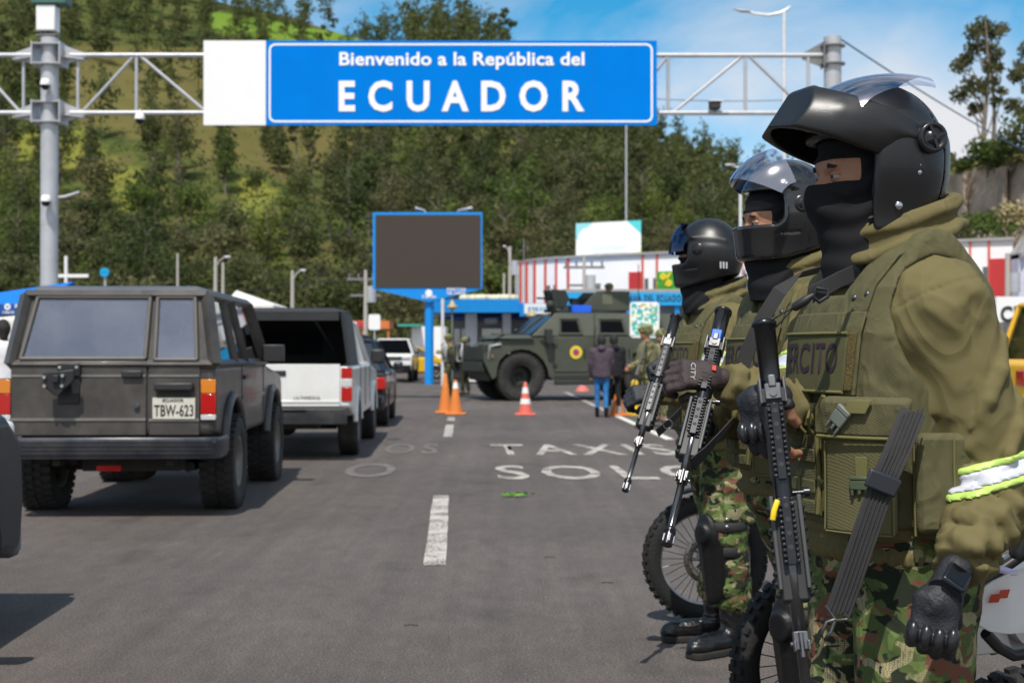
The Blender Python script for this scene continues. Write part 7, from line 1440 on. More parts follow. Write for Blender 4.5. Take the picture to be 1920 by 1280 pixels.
# watch
w0=J['wrL']-b1.O; ax_=(J['wrL']-J['elL']).normalized(); nn=Vector((-.12,-1,.25)); nn=(nn-ax_*nn.dot(ax_)).normalized(); sd=ax_.cross(nn); rot=Matrix((sd,ax_,nn)).transposed(); t=empty('watch'); t.parent=s1
c=P(1778,1100,2.42)-b1.O; m=MB(); m.box(c+nn*.030,(.044,.050,.012),rot); m.build('watch_case',mat('watch_case',(.02,.025,.035),.3,.4),t,.007,4); m=MB(); m.box(c+nn*.0372,(.034,.040,.001),rot); m.build('watch_face',mat('watch_glass',(.004,.004,.005),.05,var=0),t,.0003); m=MB(); m.tube([c-ax_*.018,c+ax_*.018],.031,20,flat=.9,up=sd); m.build('watch_strap',glove,t)
# ---- second soldier
b2=Body((.825,3.97),20,1,P(1473,398,3.95),8)
J={'shL':P(1545,590,3.80),'elL':P(1492,765,3.68),'wrL':P(1352,712,3.60),'shR':b2.O+b2.w(-.01,-.175,1.36),'elR':b2.O+b2.w(.06,-.24,1.10),'wrR':P(1318,800,3.78)}; J.update(legs_of(b2,.11,(.04,-.13),25,(.01,-.18)))
J_h['B']={'L':dict(c=P(1308,703,3.58),d=(-1,-.12,.05),n=(-.1,-.9,.45),side=-1,curl=(35,70,50),m=gloveb,res=.003),'R':dict(c=P(1300,800,3.76),d=(-.6,-.3,-.6),n=(-.6,.5,.5),side=1,curl=(60,80,45),res=.0035)}
J_r['B']=(.088,.080,.050,.112,.098,.080); bands_of['B']=[('L',.17,.235)]
s2=soldier('B','middle soldier of the three in a black helmet with raised clear visor and brown gloves',b2,J,'clear',res=.0075)
c=P(1296,702,3.58)-b2.O; d_,n_,s_=hand_frame((-1,-.12,.05),(-.1,-.9,.45)); xx=Vector((-.15,0,-1)); xx=(xx-n_*xx.dot(n_)).normalized(); yy=n_.cross(xx); me=text_mesh('CITY',1,.0004,.01,1.1,width=.048,height=.013); o=link('glove_lettering',me,mat('glove_print',(.35,.35,.37),.6),s2); Mx=Matrix((xx,-n_,yy)).transposed().to_4x4(); Mx.translation=c+n_*.0205; o.matrix_local=Mx
m=MB(); m.box(P(1334,698,3.58)-b2.O+n_*.026,(.014,.010,.003),Matrix((xx,yy,n_)).transposed()); m.build('glove_tag',mat('red_tag',(.55,.05,.03),.5),s2)
# ---- third soldier
b3=Body((.865,5.87),20,1,P(1326,476,5.85),-30)
J={'shL':P(1378,612,5.70),'elL':P(1335,742,5.58),'wrL':P(1235,733,5.46),'shR':b3.O+b3.w(-.01,-.175,1.36),'elR':b3.O+b3.w(.08,-.24,1.10),'wrR':P(1245,700,5.62)}; J.update(legs_of(b3,.10,(.0,-.05),14,(.0,-.13)))
J_h['C']={'L':dict(c=P(1208,738,5.42),d=(-1,-.1,-.1),n=(-.1,-.8,.6),side=-1,curl=(40,70,50),res=.0045),'R':dict(c=P(1232,690,5.58),d=(-.7,-.3,-.5),n=(-.5,.6,.5),side=1,curl=(60,80,45),res=.0045)}
J_r['C']=(.088,.080,.050,.110,.095,.078); bands_of['C']=[('L',.16,.225)]
s3=soldier('C','farthest of the three line soldiers, dark blue visor and both boots visible',b3,J,'dark',res=.010)
# ---------------------------------------------------------------- rifles
def rifle(a,bm,up,label,L=.83,blue_=False):
    """axis from the stock end a to the muzzle bm, rail side towards up"""
    t=empty('rifle',a,label=label,cat='rifle',group=None); x=(bm-a).normalized(); L=(bm-a).length; up=Vector(up); z=(up-x*up.dot(x)).normalized(); y=z.cross(x); M=Matrix((x,y,z)).transposed().to_4x4(); t.matrix_world=Matrix.Translation(a)@M; k=L/.83
    def bd(m,nm,mt_,bev=0): m.v=[Vector((v.x*k,v.y,v.z)) for v in m.v]; return m.build(nm,mt_,t,bev)
    m=MB(); m.tube([(0,0,0),(.004,0,0),(.012,0,0),(.013,0,0),(.145,0,0)],[.019,.0235,.0235,.0205,.0185],24); m.build('s',gun) if False else bd(m,'stock_tube',gun)
    m=MB(); m.box((.225,0,-.012),(.17,.036,.050)); m.box((.155,0,.014),(.030,.050,.018)); m.box((.23,.0,.013),(.135,.034,.008)); bd(m,'receiver',gunp,.003)
    m=MB(); m.box((.145,-.022,.006),(.05,.006,.034)); m.box((.145,.022,.006),(.05,.006,.034)); m.box((.148,0,.024),(.032,.030,.010)); m.cyl((.152,0,.026),(.152,0,.032),.007,n=12); m.box((.128,0,.027),(.024,.014,.010)); bd(m,'rear_sight',gunl,.002)
    def rail(x0,x1,nm,mt_):
        m=MB(); m.box(((x0+x1)/2,0,.020),(x1-x0,.016,.010)); n=int((x1-x0)/.0105)
        for i in range(n):
            xx=x0+.005+i*.0105; 
            for s in (-1,1): m.box((xx,s*.0115,.027),(.0055,.0075,.008))
        bd(m,nm,mt_,.001); m=MB()
        for i in range(int((x1-x0)/.026)): m.lathe([(0,.0),(.0048,0)],(x0+.016+i*.026,0,.0258),(0,0,1),12)
        bd(m,'rail_hole',mat('rail_hole',(.10,.085,.06) if x0>.3 else (.02,.02,.02),.7))
    rail(.17,.318,'receiver_rail',gun); 
    m=MB(); m.cyl((.305,0,0),(.355,0,0),.0165,n=20); m.cyl((.342,.012,.0),(.342,.040,.0),.005,n=10); m.cyl((.342,.036,.0),(.342,.046,.0),.009,n=12); bd(m,'gas_tube',gun)
    m=MB(); m.box((.45,0,-.010),(.19,.052,.040)); 
    for i in range(9): m.box((.37+i*.02,0,-.010),(.012,.070,.036))
    bd(m,'handguard',gunp,.006); rail(.352,.478,'top_rail',gun)
    for s in (-1,1): m=MB(); m.box((.435,s*.025,.014),(.175,.008,.012)); bd(m,'side_rail',mat('rail_grey',(.055,.058,.06),.5,.3),.002)
    m=MB(); m.tube([(.47,0,0),(.60,0,0),(.60,0,0),(.79,0,0)],[.0125,.0115,.0095,.0090],20); bd(m,'barrel',mat('barrel_steel',(.12,.12,.125),.22,.9,var=.2,scale=30))
    m=MB(); m.box((.615,0,.004),(.034,.026,.026)); m.box((.625,-.012,.022),(.02,.005,.022)); m.box((.625,.012,.022),(.02,.005,.022)); m.cyl((.60,0,.020),(.645,0,.020),.005,n=8); m.cyl((.62,-.018,0),(.62,.018,0),.005,n=8); bd(m,'front_sight',gunl,.002)
    m=MB(); m.tube([(.775,0,0),(.78,0,0),(.785,0,0),(.83,0,0)],[.010,.0140,.0125,.0135],18); [m.cyl((.788+i*.004,0,0),(.790+i*.004,0,0),.0145,n=16) for i in range(2)]; 
    for i in range(5): a_=2*PI*i/5; m.box((.812,.0125*math.cos(a_),.0125*math.sin(a_)),(.022,.004,.004))
    bd(m,'muzzle_brake',gun)
    m=MB(); m.box((.185,0,-.075),(.032,.028,.085),Matrix.Rotation(R(-15),3,'Y')); bd(m,'grip',gunp,.008); m=MB(); m.tube([(.20,0,-.038),(.205,0,-.062),(.25,0,-.062),(.255,0,-.038)],.003,6); bd(m,'trigger_guard',gun)
    if blue_: m=MB(); m.box((.115,0,.020),(.034,.026,.014)); bd(m,'blue_tape',mat('blue_tape',(.01,.13,.72),.4),.002)
    return t
r1=rifle(P(1432,602,2.62),P(1528,1430,2.40),(-.12,-1,.1),'nearest black rifle held muzzle down with yellow tag, clear rails and steel barrel')
t=MB(); q=P(1452,955,2.50)-Vector((0,.0,0)); t.tube([q+Vector((.004,-.01,.018)),q+Vector((-.004,-.018,0)),q+Vector((-.006,-.016,-.016))],.0052,8,flat=.5); t.v=[v-q for v in t.v]; o=t.build('chamber_tag',mat('yellow_tag',(.75,.55,.01),.4),loc=q); tag(o,'small yellow chamber tag tucked into the nearest rifle','tag')
r2=rifle(P(1357,582,3.72),P(1250,1021,3.30),(-.25,-1,.15),'middle soldier rifle pointing down left with blue tape behind the gloved hand',blue_=True)
r3=rifle(P(1268,592,5.60),P(1172,920,5.15),(-.25,-1,.15),'farthest soldier rifle with pale bare barrel pointing down left')
# slings
def sling(pts,wv,label,side,th=.003,m=strap,extra=None):
    pts=[P(*q) for q in pts]; c=pts[0].copy(); g=MB(); g.ribbon([p-c for p in pts],wv,th,side); o=g.build('rifle_sling',m,loc=c,bev=.0008); tag(o,label,'strap'); return o
o=sling([(1712,770,2.50),(1680,850,2.475),(1655,905,2.47),(1622,1000,2.46),(1595,1080,2.46),(1570,1150,2.455)],.046,'wide ribbed black sling crossing the nearest soldier thigh down to a steel clip',(1,0,.25))
g=MB(); c0=P(1712,770,2.50)
for k in (-.017,-.0085,0,.0085,.017): g.tube([P(*q)-c0+Vector((k,-.0028,k*.25)) for q in [(1712,770,2.50),(1680,850,2.475),(1655,905,2.47),(1622,1000,2.46),(1595,1080,2.46),(1570,1150,2.455)]],.0019,6)
g.build('woven_rib',strap,o)
g=MB(); c0=P(1712,770,2.50); g.box(P(1655,905,2.455)-c0,(.060,.008,.034),Matrix.Rotation(R(22),3,'Y')); g.build('slider_buckle',mat('slider_black',(.02,.022,.03),.3),o,.004)
g=MB(); q=[P(*v)-c0 for v in ((1548,1135,2.44),(1566,1162,2.44),(1588,1160,2.44))]; g.tube(q,.003,6); q=[P(*v)-c0 for v in ((1566,1160,2.44),(1558,1185,2.44),(1544,1200,2.44),(1540,1188,2.44),(1550,1165,2.44),(1566,1160,2.44))]; g.tube(q,.0032,6); g.build('snap_hook',gunl,o)
g=MB(); g.tube([P(*v)-c0 for v in ((1545,1198,2.44),(1535,1225,2.44),(1520,1242,2.45),(1506,1236,2.45))],.003,6); g.build('cord',mat('olive_cord',(.10,.09,.05),.8),o)
o=sling([(1600,512,2.62),(1572,525,2.58),(1545,540,2.57),(1520,552,2.57)],.030,'short black strap with plastic clip on the nearest soldier collar',(0,0,1)); c0=P(1600,512,2.62)
g=MB(); g.tube([P(*v)-c0 for v in ((1530,540,2.56),(1524,556,2.56),(1536,566,2.56),(1552,556,2.56),(1552,542,2.56),(1530,540,2.56))],.0042,6); g.build('clip_ring',gunp,o); g=MB(); g.tube([P(*v)-c0 for v in ((1526,552,2.56),(1512,562,2.56),(1490,576,2.57),(1486,580,2.57))],[.004,.0085,.0085,.004],8); g.build('clip_body',gunp,o)
for v in (((1486,578,2.57),(1460,592,2.58),(1442,604,2.60)),((1486,580,2.57),(1462,606,2.58),(1446,622,2.60))): g=MB(); g.tube([P(*x)-c0 for x in v],.0016,5); g.build('cord',gunp,o)
sling([(1560,500,3.74),(1500,515,3.68),(1462,545,3.66),(1428,600,3.66),(1405,650,3.66),(1390,690,3.66)],.038,'black sling over the chest of the middle soldier',(1,0,.6))
sling([(1372,790,3.50),(1350,815,3.46),(1325,845,3.44),(1300,868,3.43)],.034,'black sling running from the middle soldier belly to his rifle',(.6,0,1))
o=sling([(1278,768,5.35),(1262,785,5.33),(1246,800,5.31),(1232,812,5.30)],.040,'short black sling with ring buckle under the farthest soldier forearm',(.6,0,1)); c0=P(1278,768,5.35); g=MB(); q=P(1252,795,5.29)-c0; g.tube([q+Vector((.018*math.cos(a_),0,.018*math.sin(a_))) for a_ in [i*PI/6 for i in range(13)]],.003,6); g.build('ring_buckle',gunl,o)
# ================================================================ MOTORCYCLES (local x forward, y left, z up, origin on the ground under the front axle)
mblk=mat('motor_black',(.015,.015,.016),.4,var=.15); alu=mat('cast_alloy',(.35,.35,.36),.4,.7,var=.1); white_p=mat('white_plastic',(.78,.78,.77),.35,var=.02)
def moto(label,high=False):
    t=empty('motorcycle',label=label,cat='motorcycle'); r=.29
    def whl(x,w_,disc=True):
        m=MB(); ax=(0,1,0); rim=.215; m.lathe([(rim,-w_*.35),(rim+.02,-w_*.5),(r-.012,-w_*.42),(r-.002,-w_*.2),(r,0),(r-.002,w_*.2),(r-.012,w_*.42),(rim+.02,w_*.5),(rim,w_*.35)],(x,0,r),ax,72)
        for i in range(44):
            a=2*PI*i/44
            for k,(yy,ww) in enumerate(((-.32,.3),(0,.26),(.32,.3))):
                a2=a+(k%2)*PI/44; M=Matrix.Rotation(-a2,3,'Y'); rr=r+(.003 if k==1 else -.006); m.box((x+rr*math.sin(a2)*-1,yy*w_,r+rr*math.cos(a2)),(.020,w_*ww,.010),M)
        wo=m.build('wheel',mat('tyre_black',(.011,.011,.011),.8,var=.3,scale=12,bump=.3,bscale=90),t)
        m=MB(); m.lathe([(rim+.004,-.016),(rim-.008,-.012),(rim-.012,0),(rim-.008,.012),(rim+.004,.016),(rim+.004,-.016)],(x,0,r),ax,56); m.build('rim',mat('silver_rim',(.42,.42,.43),.3,.8),wo)
        m=MB(); 
        for i in range(32):
            a=2*PI*i/32; s=1 if i%2 else -1; a2=a+.22*(1 if (i//2)%2 else -1); m.cyl((x+.035*math.cos(a2),s*.028,r+.035*math.sin(a2)),(x+(rim-.01)*math.cos(a),0,r+(rim-.01)*math.sin(a)),.0019,n=5)
        m.build('spoke',mat('spoke_steel',(.10,.10,.10),.4,.6),wo); m=MB(); m.cyl((x,-.05,r),(x,.05,r),.03,n=18); m.build('hub',alu,wo)
        if disc:
            m=MB(); m.lathe([(.072,.042),(.112,.042),(.112,.046),(.072,.046),(.072,.042)],(x,0,r),ax,40); [m.cyl((x+.03*math.cos(q),.044,r+.03*math.sin(q)),(x+.075*math.cos(q),.044,r+.075*math.sin(q)),.006,n=6) for q in [i*2*PI/6 for i in range(6)]]
            m.build('brake_disc',mat('disc_steel',(.30,.27,.22),.35,.8),wo); m=MB()
            for i in range(24): a=2*PI*i/24; rr=.092+(.008 if i%2 else -.006); m.lathe([(0,0),(.0045,0)],(x+rr*math.cos(a),.0465,r+rr*math.sin(a)),(0,1,0),8)
            m.build('disc_hole',under,wo); m=MB(); m.box((x-.10,.055,r+.05),(.06,.035,.05),Matrix.Rotation(R(30),3,'Y')); m.build('caliper',mblk,t,.008)
        return wo
    whl(0,.072); whl(-1.32,.11,False)
    for s in (-1,1):
        m=MB(); A_=(0,s*.075,r); B_=(-.30,s*.075,r+.62); m.tube([A_,lerp(A_,B_,.5)],[.030,.028],14); m.build('fork_lower',alu if not high else mblk,t); m=MB(); m.cyl(lerp(A_,B_,.5),B_,.019,n=12); m.build('fork_tube',chrome,t)
        m=MB(); m.tube([lerp(A_,B_,q) for q in [.5+.02*i for i in range(15)]],[.034 if i%2 else .027 for i in range(15)],14); m.build('fork_gaiter',mblk,t)
    m=MB()
    if False:
        vs=[]; n=12
        for i in range(n+1):
            q=i/n; x=.34-.60*q; zc=.735+.10*q-.02*math.sin(PI*q); wd=.045+.05*math.sin(min(1,q*2.2)*PI/2)
            for k in range(7): a=-1+k/3; vs.append((x-.02*abs(a)*(1-q),a*wd,zc-.030*a*a))
        m.add(vs,[(i*7+k,i*7+k+1,(i+1)*7+k+1,(i+1)*7+k) for i in range(n) for k in range(6)],True); o=m.build('front_mudguard',white_p,t); md=o.modifiers.new('solid','SOLIDIFY'); md.thickness=.004
        m=MB(); 
        for dx,dy in ((0,0),(.026,-.020)): m.add([(.14+dx-.017,dy-.012+.02,.7595+.004),(.14+dx+.010,dy-.017+.02,.7585+.004),(.14+dx+.017,dy+.012+.02,.7585+.004),(.14+dx-.010,dy+.017+.02,.7595+.004)],[(0,1,2,3)])
        m.build('red_decal',mat('red_decal',(.62,.07,.03),.4),o)
    elif not high:
        m.tube([((r+.035)*math.cos(R(q)),0,r+(r+.035)*math.sin(R(q))) for q in range(70,171,10)],[.05]*11,8,flat=.2,up=(0,1,0)); m.build('front_mudguard',mblk,t)
    m=MB(); m.tube([(-.36,.40,1.06),(-.31,.30,1.06),(-.30,.12,1.00),(-.30,-.12,1.00),(-.31,-.30,1.06),(-.36,-.40,1.06)],.012,10); m.build('handlebar',mblk,t)
    for s in (-1,1): m=MB(); m.tube([(-.36,s*.40,1.06),(-.33,s*.30,1.06)],.017,10); m.tube([(-.30,s*.28,1.05),(-.27,s*.40,1.04)],.005,6); m.build('grip',rubber,t); m=MB(); m.tube([(-.32,s*.25,1.07),(-.34,s*.30,1.2)],.005,6); m.sphere((-.35,s*.31,1.24),.06,12,8,(.3,1,.7)); m.build('mirror',mblk,t)
    m=MB(); m.box((-.24,0,.93),(.10,.20,.20)); o=m.build('headlamp_cowl',mblk,t,.03); m=MB(); m.sphere((-.20,0,.92),.07,14,8,(.4,1,.8)); m.build('headlamp',clearl,o)
    m=MB(); m.tube([(-.30,0,.92),(-.42,0,.86),(-.62,0,.90),(-.80,0,.84)],[.06,.12,.14,.08],14,flat=.8); m.build('fuel_tank',mblk,t)
    m=MB(); m.box((-1.02,0,.84),(.62,.24,.09)); m.build('seat',mat('seat_vinyl',(.02,.02,.02),.6),t,.035)
    m=MB(); m.tube([(-.32,0,.88),(-.45,.06,.5),(-.6,.1,.3),(-.95,.1,.32),(-1.0,.08,.8)],.02,8); m.tube([(-.32,0,.88),(-.45,-.06,.5),(-.6,-.1,.3),(-.95,-.1,.32),(-1.0,-.08,.8)],.02,8); m.tube([(-.35,0,.9),(-.95,0,.78),(-1.35,0,.86)],.02,8); m.tube([(-.95,.08,.36),(-1.32,.08,.3)],.022,8); m.tube([(-.95,-.08,.36),(-1.32,-.08,.3)],.022,8); m.build('frame',mblk,t)
    m=MB(); m.box((-.68,0,.42),(.34,.24,.26)); m.cyl((-.62,0,.5),(-.52,0,.76),.075,n=16); [m.box((-.57-.005*i,0,.56+.026*i),(.20,.19,.008),Matrix.Rotation(R(20),3,'Y')) for i in range(7)]; m.cyl((-.72,-.16,.40),(-.72,.16,.40),.09,n=20); m.build('engine',alu,t,.01)
    m=MB(); m.tube([(-.48,-.05,.6),(-.42,-.1,.4),(-.7,-.16,.25),(-1.2,-.18,.42),(-1.5,-.18,.6)],[.022,.022,.025,.045,.045],10); m.build('exhaust',chrome,t)
    m=MB(); m.box((-1.42,0,.80),(.28,.18,.03),Matrix.Rotation(R(18),3,'Y')); m.build('rear_mudguard',mblk,t); m=MB(); m.tube([(-.8,.12,.3),(-.88,.22,.02)],.01,6); m.build('side_stand',mblk,t)
    return t
for px,d,b_,hi,lab in ((1322,6.45,6,False,'farthest motorcycle, its spoked front wheel standing behind the farthest line soldier'),(1528,4.30,22,False,'middle motorcycle, front wheel showing dark behind the middle soldier knee'),(1943,2.95,14,True,'nearest motorcycle with white front mudguard and red decal at the right edge')):
    t=moto(lab,hi); t.location=(P(px,1000,d).x,d,0); t.rotation_euler=(0,0,PI+R(b_))
    if hi:
        Mi=(Matrix.Translation(t.location)@Matrix.Rotation(PI+R(b_),4,'Z')).inverted(); dd=2.72
        def plq(poly,th,off,m_,nm,par,bow=.05):
            c_=P(1925,1120,dd); vs=[]; n_=len(poly)
            for o_ in (0,th): vs+=[Mi@(Vector((P(x,y,dd).x,dd+off+o_+bow*((x-1925)/90)**2*.6,P(x,y,dd).z))) for x,y in poly]
            g_=MB(); g_.add(vs,[tuple(range(n_)),tuple(range(n_,2*n_))[::-1]]+[(i,(i+1)%n_,n_+(i+1)%n_,n_+i) for i in range(n_)]); return g_.build(nm,m_,par,.002)
        mg=plq([(1830,1152),(1833,1128),(1843,1108),(1866,1090),(1895,1074),(1925,1062),(1965,1054),(2015,1052),(2025,1100),(2015,1150),(1975,1172),(1935,1184),(1895,1189),(1862,1187),(1840,1176)],.006,0,white_p,'front_plate',t)
        for dx,dy in ((0,0),(15,-9)): plq([(1858+dx,1132+dy),(1863+dx,1116+dy),(1880+dx,1113+dy),(1875+dx,1130+dy)],.001,-.0022,mat('red_decal',(.62,.07,.03),.4),'red_decal',mg)
        g_=MB(); g_.tube([Mi@P(*q) for q in ((1848,1186,2.75),(1872,1212,2.77),(1900,1228,2.8),(1940,1222,2.8),(1990,1180,2.8))],.012,8); g_.build('plate_bracket',mblk,t)
        g_=MB(); g_.tube([Mi@P(*q) for q in ((1868,1064,2.72),(1900,1074,2.74),(1935,1090,2.76))],.0075,10); g_.build('lever_sleeve',mat('lilac_plastic',(.55,.52,.75),.4),t); g_=MB(); g_.tube([Mi@P(*q) for q in ((1835,1095,2.95),(1880,1065,2.95),(1960,1010,2.95))],.012,8); g_.tube([Mi@P(1905+i*4,1045-i*11,2.95) for i in range(9)],[.020 if i%2 else .015 for i in range(9)],12); g_.build('brace_bar',mblk,t)

# ================================================================ PEOPLE FURTHER OFF
def walker(label,px,d,H_=1.72,beta=0,top=None,trm=None,hd='hair',arms=((.25,.10,1.12),(.28,-.08,1.15)),cat='person',shoes=leather,vest=None,hood=False,scl=None,legs=True,zo=0,walk=.05,res=.018,facem=skin):
    """arms: wrist positions (forward, left, up)"""
    O_=P(px,658,d); b=Body((O_.x,d),beta); k=(H_)/1.75; b.hc=b.w(.02,0,1.60); b.hF,b.hL,b.hU=b.F,b.L,Vector((0,0,1))
    j={}
    for s,q in (('L',1),('R',-1)):
        j['sh'+s]=b.w(0,q*.185,1.38); wr=arms[0] if q==1 else arms[1]; j['wr'+s]=b.w(*wr); e=(j['sh'+s]+j['wr'+s])/2; j['el'+s]=e+b.w(-.09,q*.04,-.07) if wr[2]>.95 else e+b.w(-.03,q*.02,0)
        j['hip'+s]=b.w(0,q*.085,.88); j['kn'+s]=b.w(.02+q*walk*.5,q*.09,.48); j['an'+s]=b.w(-.02+q*walk,q*.095,.09); j['toe'+s]=j['an'+s]+b.F*.15+b.L*(q*.04)-Vector((0,0,.05))
    def bd(p):
        d_=b.torso(p,-.03,.85,1.45,.04); d_=smin(d_,ell(p,tuple(b.hc),(.085,.085,.118)),.02); d_=smin(d_,seg(p,b.hc-Vector((0,0,.07)),b.w(-.01,0,1.4),.055,.06),.02); d_=smin(d_,ell(p,tuple(b.hc+b.F*.04-Vector((0,0,.06))),(.055,.055,.05)),.02); d_=smin(d_,ell(p,tuple(b.hc+b.F*.09-Vector((0,0,.02))),(.018,.018,.022)),.01)
        for s in 'LR':
            d_=smin(d_,seg(p,j['sh'+s],j['el'+s],.045,.04),.03); d_=smin(d_,seg(p,j['el'+s],j['wr'+s],.04,.028),.01); dr_=(j['wr'+s]-j['el'+s]).normalized(); d_=smin(d_,ell(p,tuple(j['wr'+s]+dr_*.06),(.042,.042,.045)),.02)
            if legs: d_=smin(d_,seg(p,j['hip'+s],j['kn'+s],.07,.05),.03); d_=smin(d_,seg(p,j['kn'+s],j['an'+s],.05,.035),.01); d_=smin(d_,seg(p,j['an'+s],j['toe'+s],.03,.02),.01)
        return d_ if legs else smax(d_,1.0-p[2],.02)
    lo,hi=bbox(list(j.values())+[b.hc],.16); lo[2]=0 if legs else .95
    me=sdf_mesh('person',bd,lo,hi,.015); root=link('person',me,facem); root.location=(b.O.x,b.O.y,zo); root.scale=(k,k,k); tag(root,label,cat)
    def jk(p):
        d_=b.torso(p,-.005,.82,1.45,.03)
        for s in 'LR': d_=smin(d_,seg(p,b.w(0,0,1.41),j['sh'+s],.05,.07),.04); d_=smin(d_,np.minimum(seg(p,j['sh'+s],j['el'+s],.072,.062),seg(p,j['el'+s],j['wr'+s],.062,.045)),.03)
        if hood: d_=smin(d_,ell(p,tuple(b.w(-.09,0,1.44)),(.09,.09,.07)),.03)
        return (d_ if legs else smax(d_,1.02-p[2],.02))-.012*folds(p,px*.1)
    link('jacket',sdf_mesh('jacket',jk,lo,hi,res),top,root)
    if vest is not None:
        def vv(p):
            d_=b.torso(p,.022,.95,1.42,.02)
            for ff,ll,zz in ((.16,.08,1.05),(.16,-.08,1.05),(.10,.16,1.0),(-.15,0,1.2)): d_=smin(d_,sbox(p,tuple(b.w(ff,ll,zz)),(.05,.05,.07),.02),.01)
            return d_
        link('vest',sdf_mesh('vest',vv,lo,hi,res),vest,root)
    if legs:
        def tr(p):
            d_=b.torso(p,-.02,.82,.93,.03)
            for s in 'LR': d_=smin(d_,seg(p,j['hip'+s],j['kn'+s],*( (.095,.075) if hd=='helmet' else (.082,.055))),.02); d_=smin(d_,seg(p,j['kn'+s],j['an'+s]+Vector((0,0,.08)),*((.075,.062) if hd=='helmet' else (.055,.045))),.01)
            return d_-.010*folds(p,px*.2)
        link('trousers',sdf_mesh('trousers',tr,lo,hi,res),trm,root)
        for s in 'LR':
            lo2,hi2=bbox([j['an'+s],j['toe'+s]],.12); lo2[2]=0; ax_=(b.F,b.L,Vector((0,0,1))); an=j['an'+s]; link('boot',sdf_mesh('boot',lambda p:smax(smin(seg(p,an+Vector((0,0,.12)),an,.052,.045),ell(p,tuple(an+b.F*.09+Vector((0,0,-.045))),(.12,.045,.045),ax_),.03),.004-p[2],.005),lo2,hi2,.012),shoes,root)
    ax_=(b.F,b.L,Vector((0,0,1))); lo,hi=bbox([b.hc],.2)
    if hd=='helmet':
        def hf(p):
            q=loc3(p,b.hc,ax_); d_=ell(q,(-.005,0,.035),(.125,.108,.105)); d_=smax(d_,-.02-q[2]-.25*np.clip(-q[0],-.02,1),.01); d_=smin(d_,sbox(q,(.115,0,.06),(.012,.02,.02),.006),.008); return smin(d_,smax(ell(q,(0,0,-.01),(.09,.10,.06)),q[0]-.03,.01),.01)
        link('helmet',sdf_mesh('helmet',hf,lo,hi,.010),top if top is camof else camof,root)
    else:
        def hf(p):
            q=loc3(p,b.hc,ax_); d_=ell(q,(-.012,0,.012),(.102,.094,.120)); d_=smin(d_,seg(q,(-.06,0,0),(-.07,0,-.12),.07,.05),.03); return smax(d_,-ell(q,(.08,0,-.04),(.08,.08,.09)),.01)
        link('hair',sdf_mesh('hair',hf,lo,hi,.010),mat('dark_hair',()) if hd=='hair' else mat('cap_navy',(.015,.02,.04),.8),root)
    return root,b,j
tanv=cloth('tan_vest',(.17,.155,.08)); plum=cloth('plum_hoodie',(.075,.055,.072)); jeans=mat('blue_jeans',(.02,.16,.42),.8,var=.2,scale=10); blackc=cloth('black_clothes',(.018,.017,.019)); drk=camo('camouflage_dark',1,[(.03,.036,.018),(.015,.017,.01),(.04,.03,.02),(.07,.065,.04),(.04,.05,.02)],False)
walker('soldier in pale camouflage and helmet standing behind the tall orange cones',842,38.5,1.74,8,camof,camof,'helmet',((.28,.05,1.22),(.27,-.04,1.25)),'soldier',mat('tan_boot',(.12,.08,.045),.8),tanv)
walker('dark clad soldier standing right of the pale soldier beside the armoured bonnet',872,39.5,1.66,-25,drk,drk,'helmet',((.22,.12,1.05),(.26,-.1,1.1)),'soldier',mat('tan_boot',()),drk)
w1_,_,_=walker('woman in plum jacket and bright blue jeans seen from behind by the roundel',1128,26.2,1.58,-95,plum,jeans,'hair',((.10,.22,.86),(.12,-.2,.9)),'person',leather,None,True)
walker('person dressed in black standing right of the woman in blue jeans',1151,26.8,1.60,-80,blackc,blackc,'hair',((.1,.22,.86),(.12,-.2,.9)),'person',mat('pale_trainer',(.4,.4,.4),.7),None,True)
w3_,bb,jj=walker('camouflaged soldier with slung rifle standing beside the tourist map board',1213,22.5,1.70,5,camof,camof,'helmet',((.26,.12,1.05),(.28,-.05,1.0)),'soldier',mat('tan_boot',()),tanv,res=.014)
walker('soldier half hidden right behind the one beside the map board',1240,24.5,1.66,60,camof,camof,'helmet',((.2,.12,1.0),(.2,-.1,1.0)),'soldier',mat('tan_boot',()),tanv)
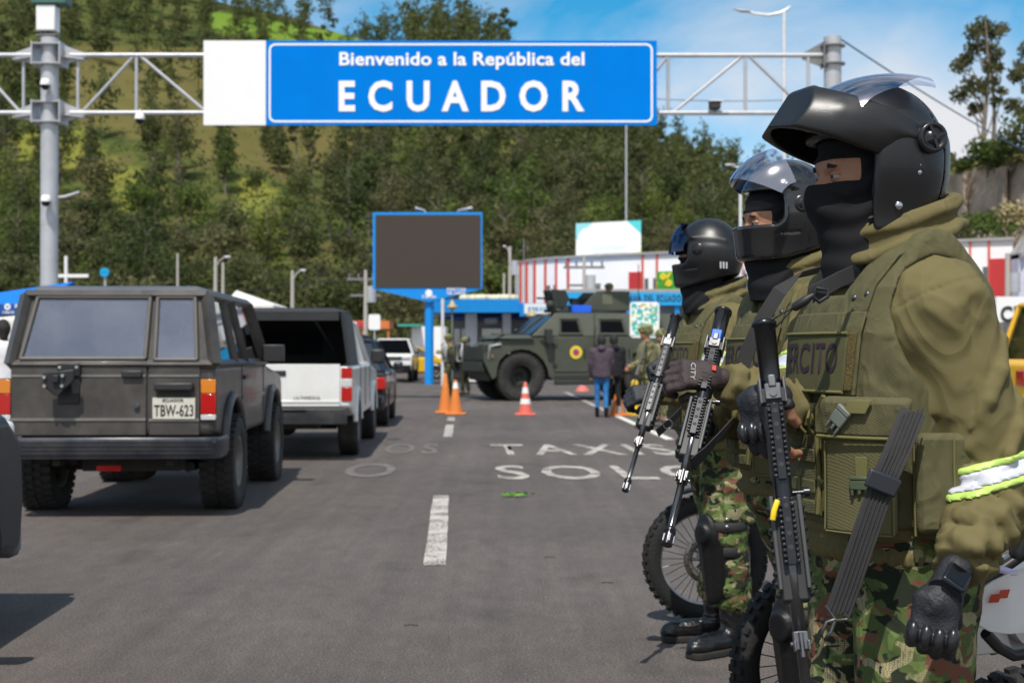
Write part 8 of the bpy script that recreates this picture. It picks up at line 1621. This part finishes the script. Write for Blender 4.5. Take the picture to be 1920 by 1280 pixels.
walker('gunner with helmet looking out of the armoured vehicle turret',1143,36.6,1.70,15,camof,None,'helmet',((.25,.1,1.1),(.25,-.1,1.1)),'soldier',None,None,legs=False,zo=1.36)
walker('dark haired person in white shirt at the left edge behind the off-roader',6,17,1.66,-60,mat('white_shirt',(.72,.72,.74),.8),blackc,'hair',((.1,.22,.86),(.12,-.2,.9)))
walker('person in dark jacket crossing far behind the white square sign',716,62,1.62,20,mat('blue_jacket',(.02,.12,.35),.8),blackc,'hair',((.2,.15,1.0),(.2,-.15,1.0)))
a=P(1189,655,22.2); rifle_f=MB(); 
def small_rifle(a,b_,label):
    x=(b_-a).normalized(); z=Vector((-.3,-1,.2)); z=(z-x*z.dot(x)).normalized(); y=z.cross(x); t=empty('rifle',a,label=label,cat='rifle'); t.matrix_world=Matrix.Translation(a)@Matrix((x,y,z)).transposed().to_4x4(); L=(b_-a).length
    m=MB(); m.box((.10,0,0),(.2,.03,.05)); m.build('stock',gunp,t,.005); m=MB(); m.box((.30,0,0),(.22,.04,.06)); m.box((.27,0,-.07),(.03,.03,.1)); m.build('receiver',gun,t,.005); m=MB(); m.box((.5,0,0),(.2,.045,.045)); m.build('handguard',gunp,t); m=MB(); m.cyl((.58,0,0),(L,0,0),.011,n=8); m.build('barrel',gun,t)
small_rifle(P(1212,640,22.2),P(1184,735,21.9),'rifle carried muzzle down by the soldier beside the map board')
small_rifle(P(868,645,39.1),P(888,712,38.8),'rifle slung across the dark clad soldier by the armoured bonnet')
small_rifle(P(838,655,38.2),P(852,700,38.1),'rifle held by the pale camouflaged soldier behind the cones')
# yellow bollard and orange post near the people
m=MB(); g=G(1190,778); m.cyl((0,0,0),(0,0,.62),.075,n=16); m.cyl((0,0,0),(0,0,.12),.17,n=16); m.sphere((0,0,.62),.075,12,8); t=m.build('bollard',mat('bollard_yellow',(.75,.50,.02),.5,dirt=(.3,.2,.05),dscale=6),loc=g); tag(t,'yellow bollard beside the pavement next to the map board soldier','bollard')
cone(1158,779,728,co_,[],'orange cone just right of the black dressed person')
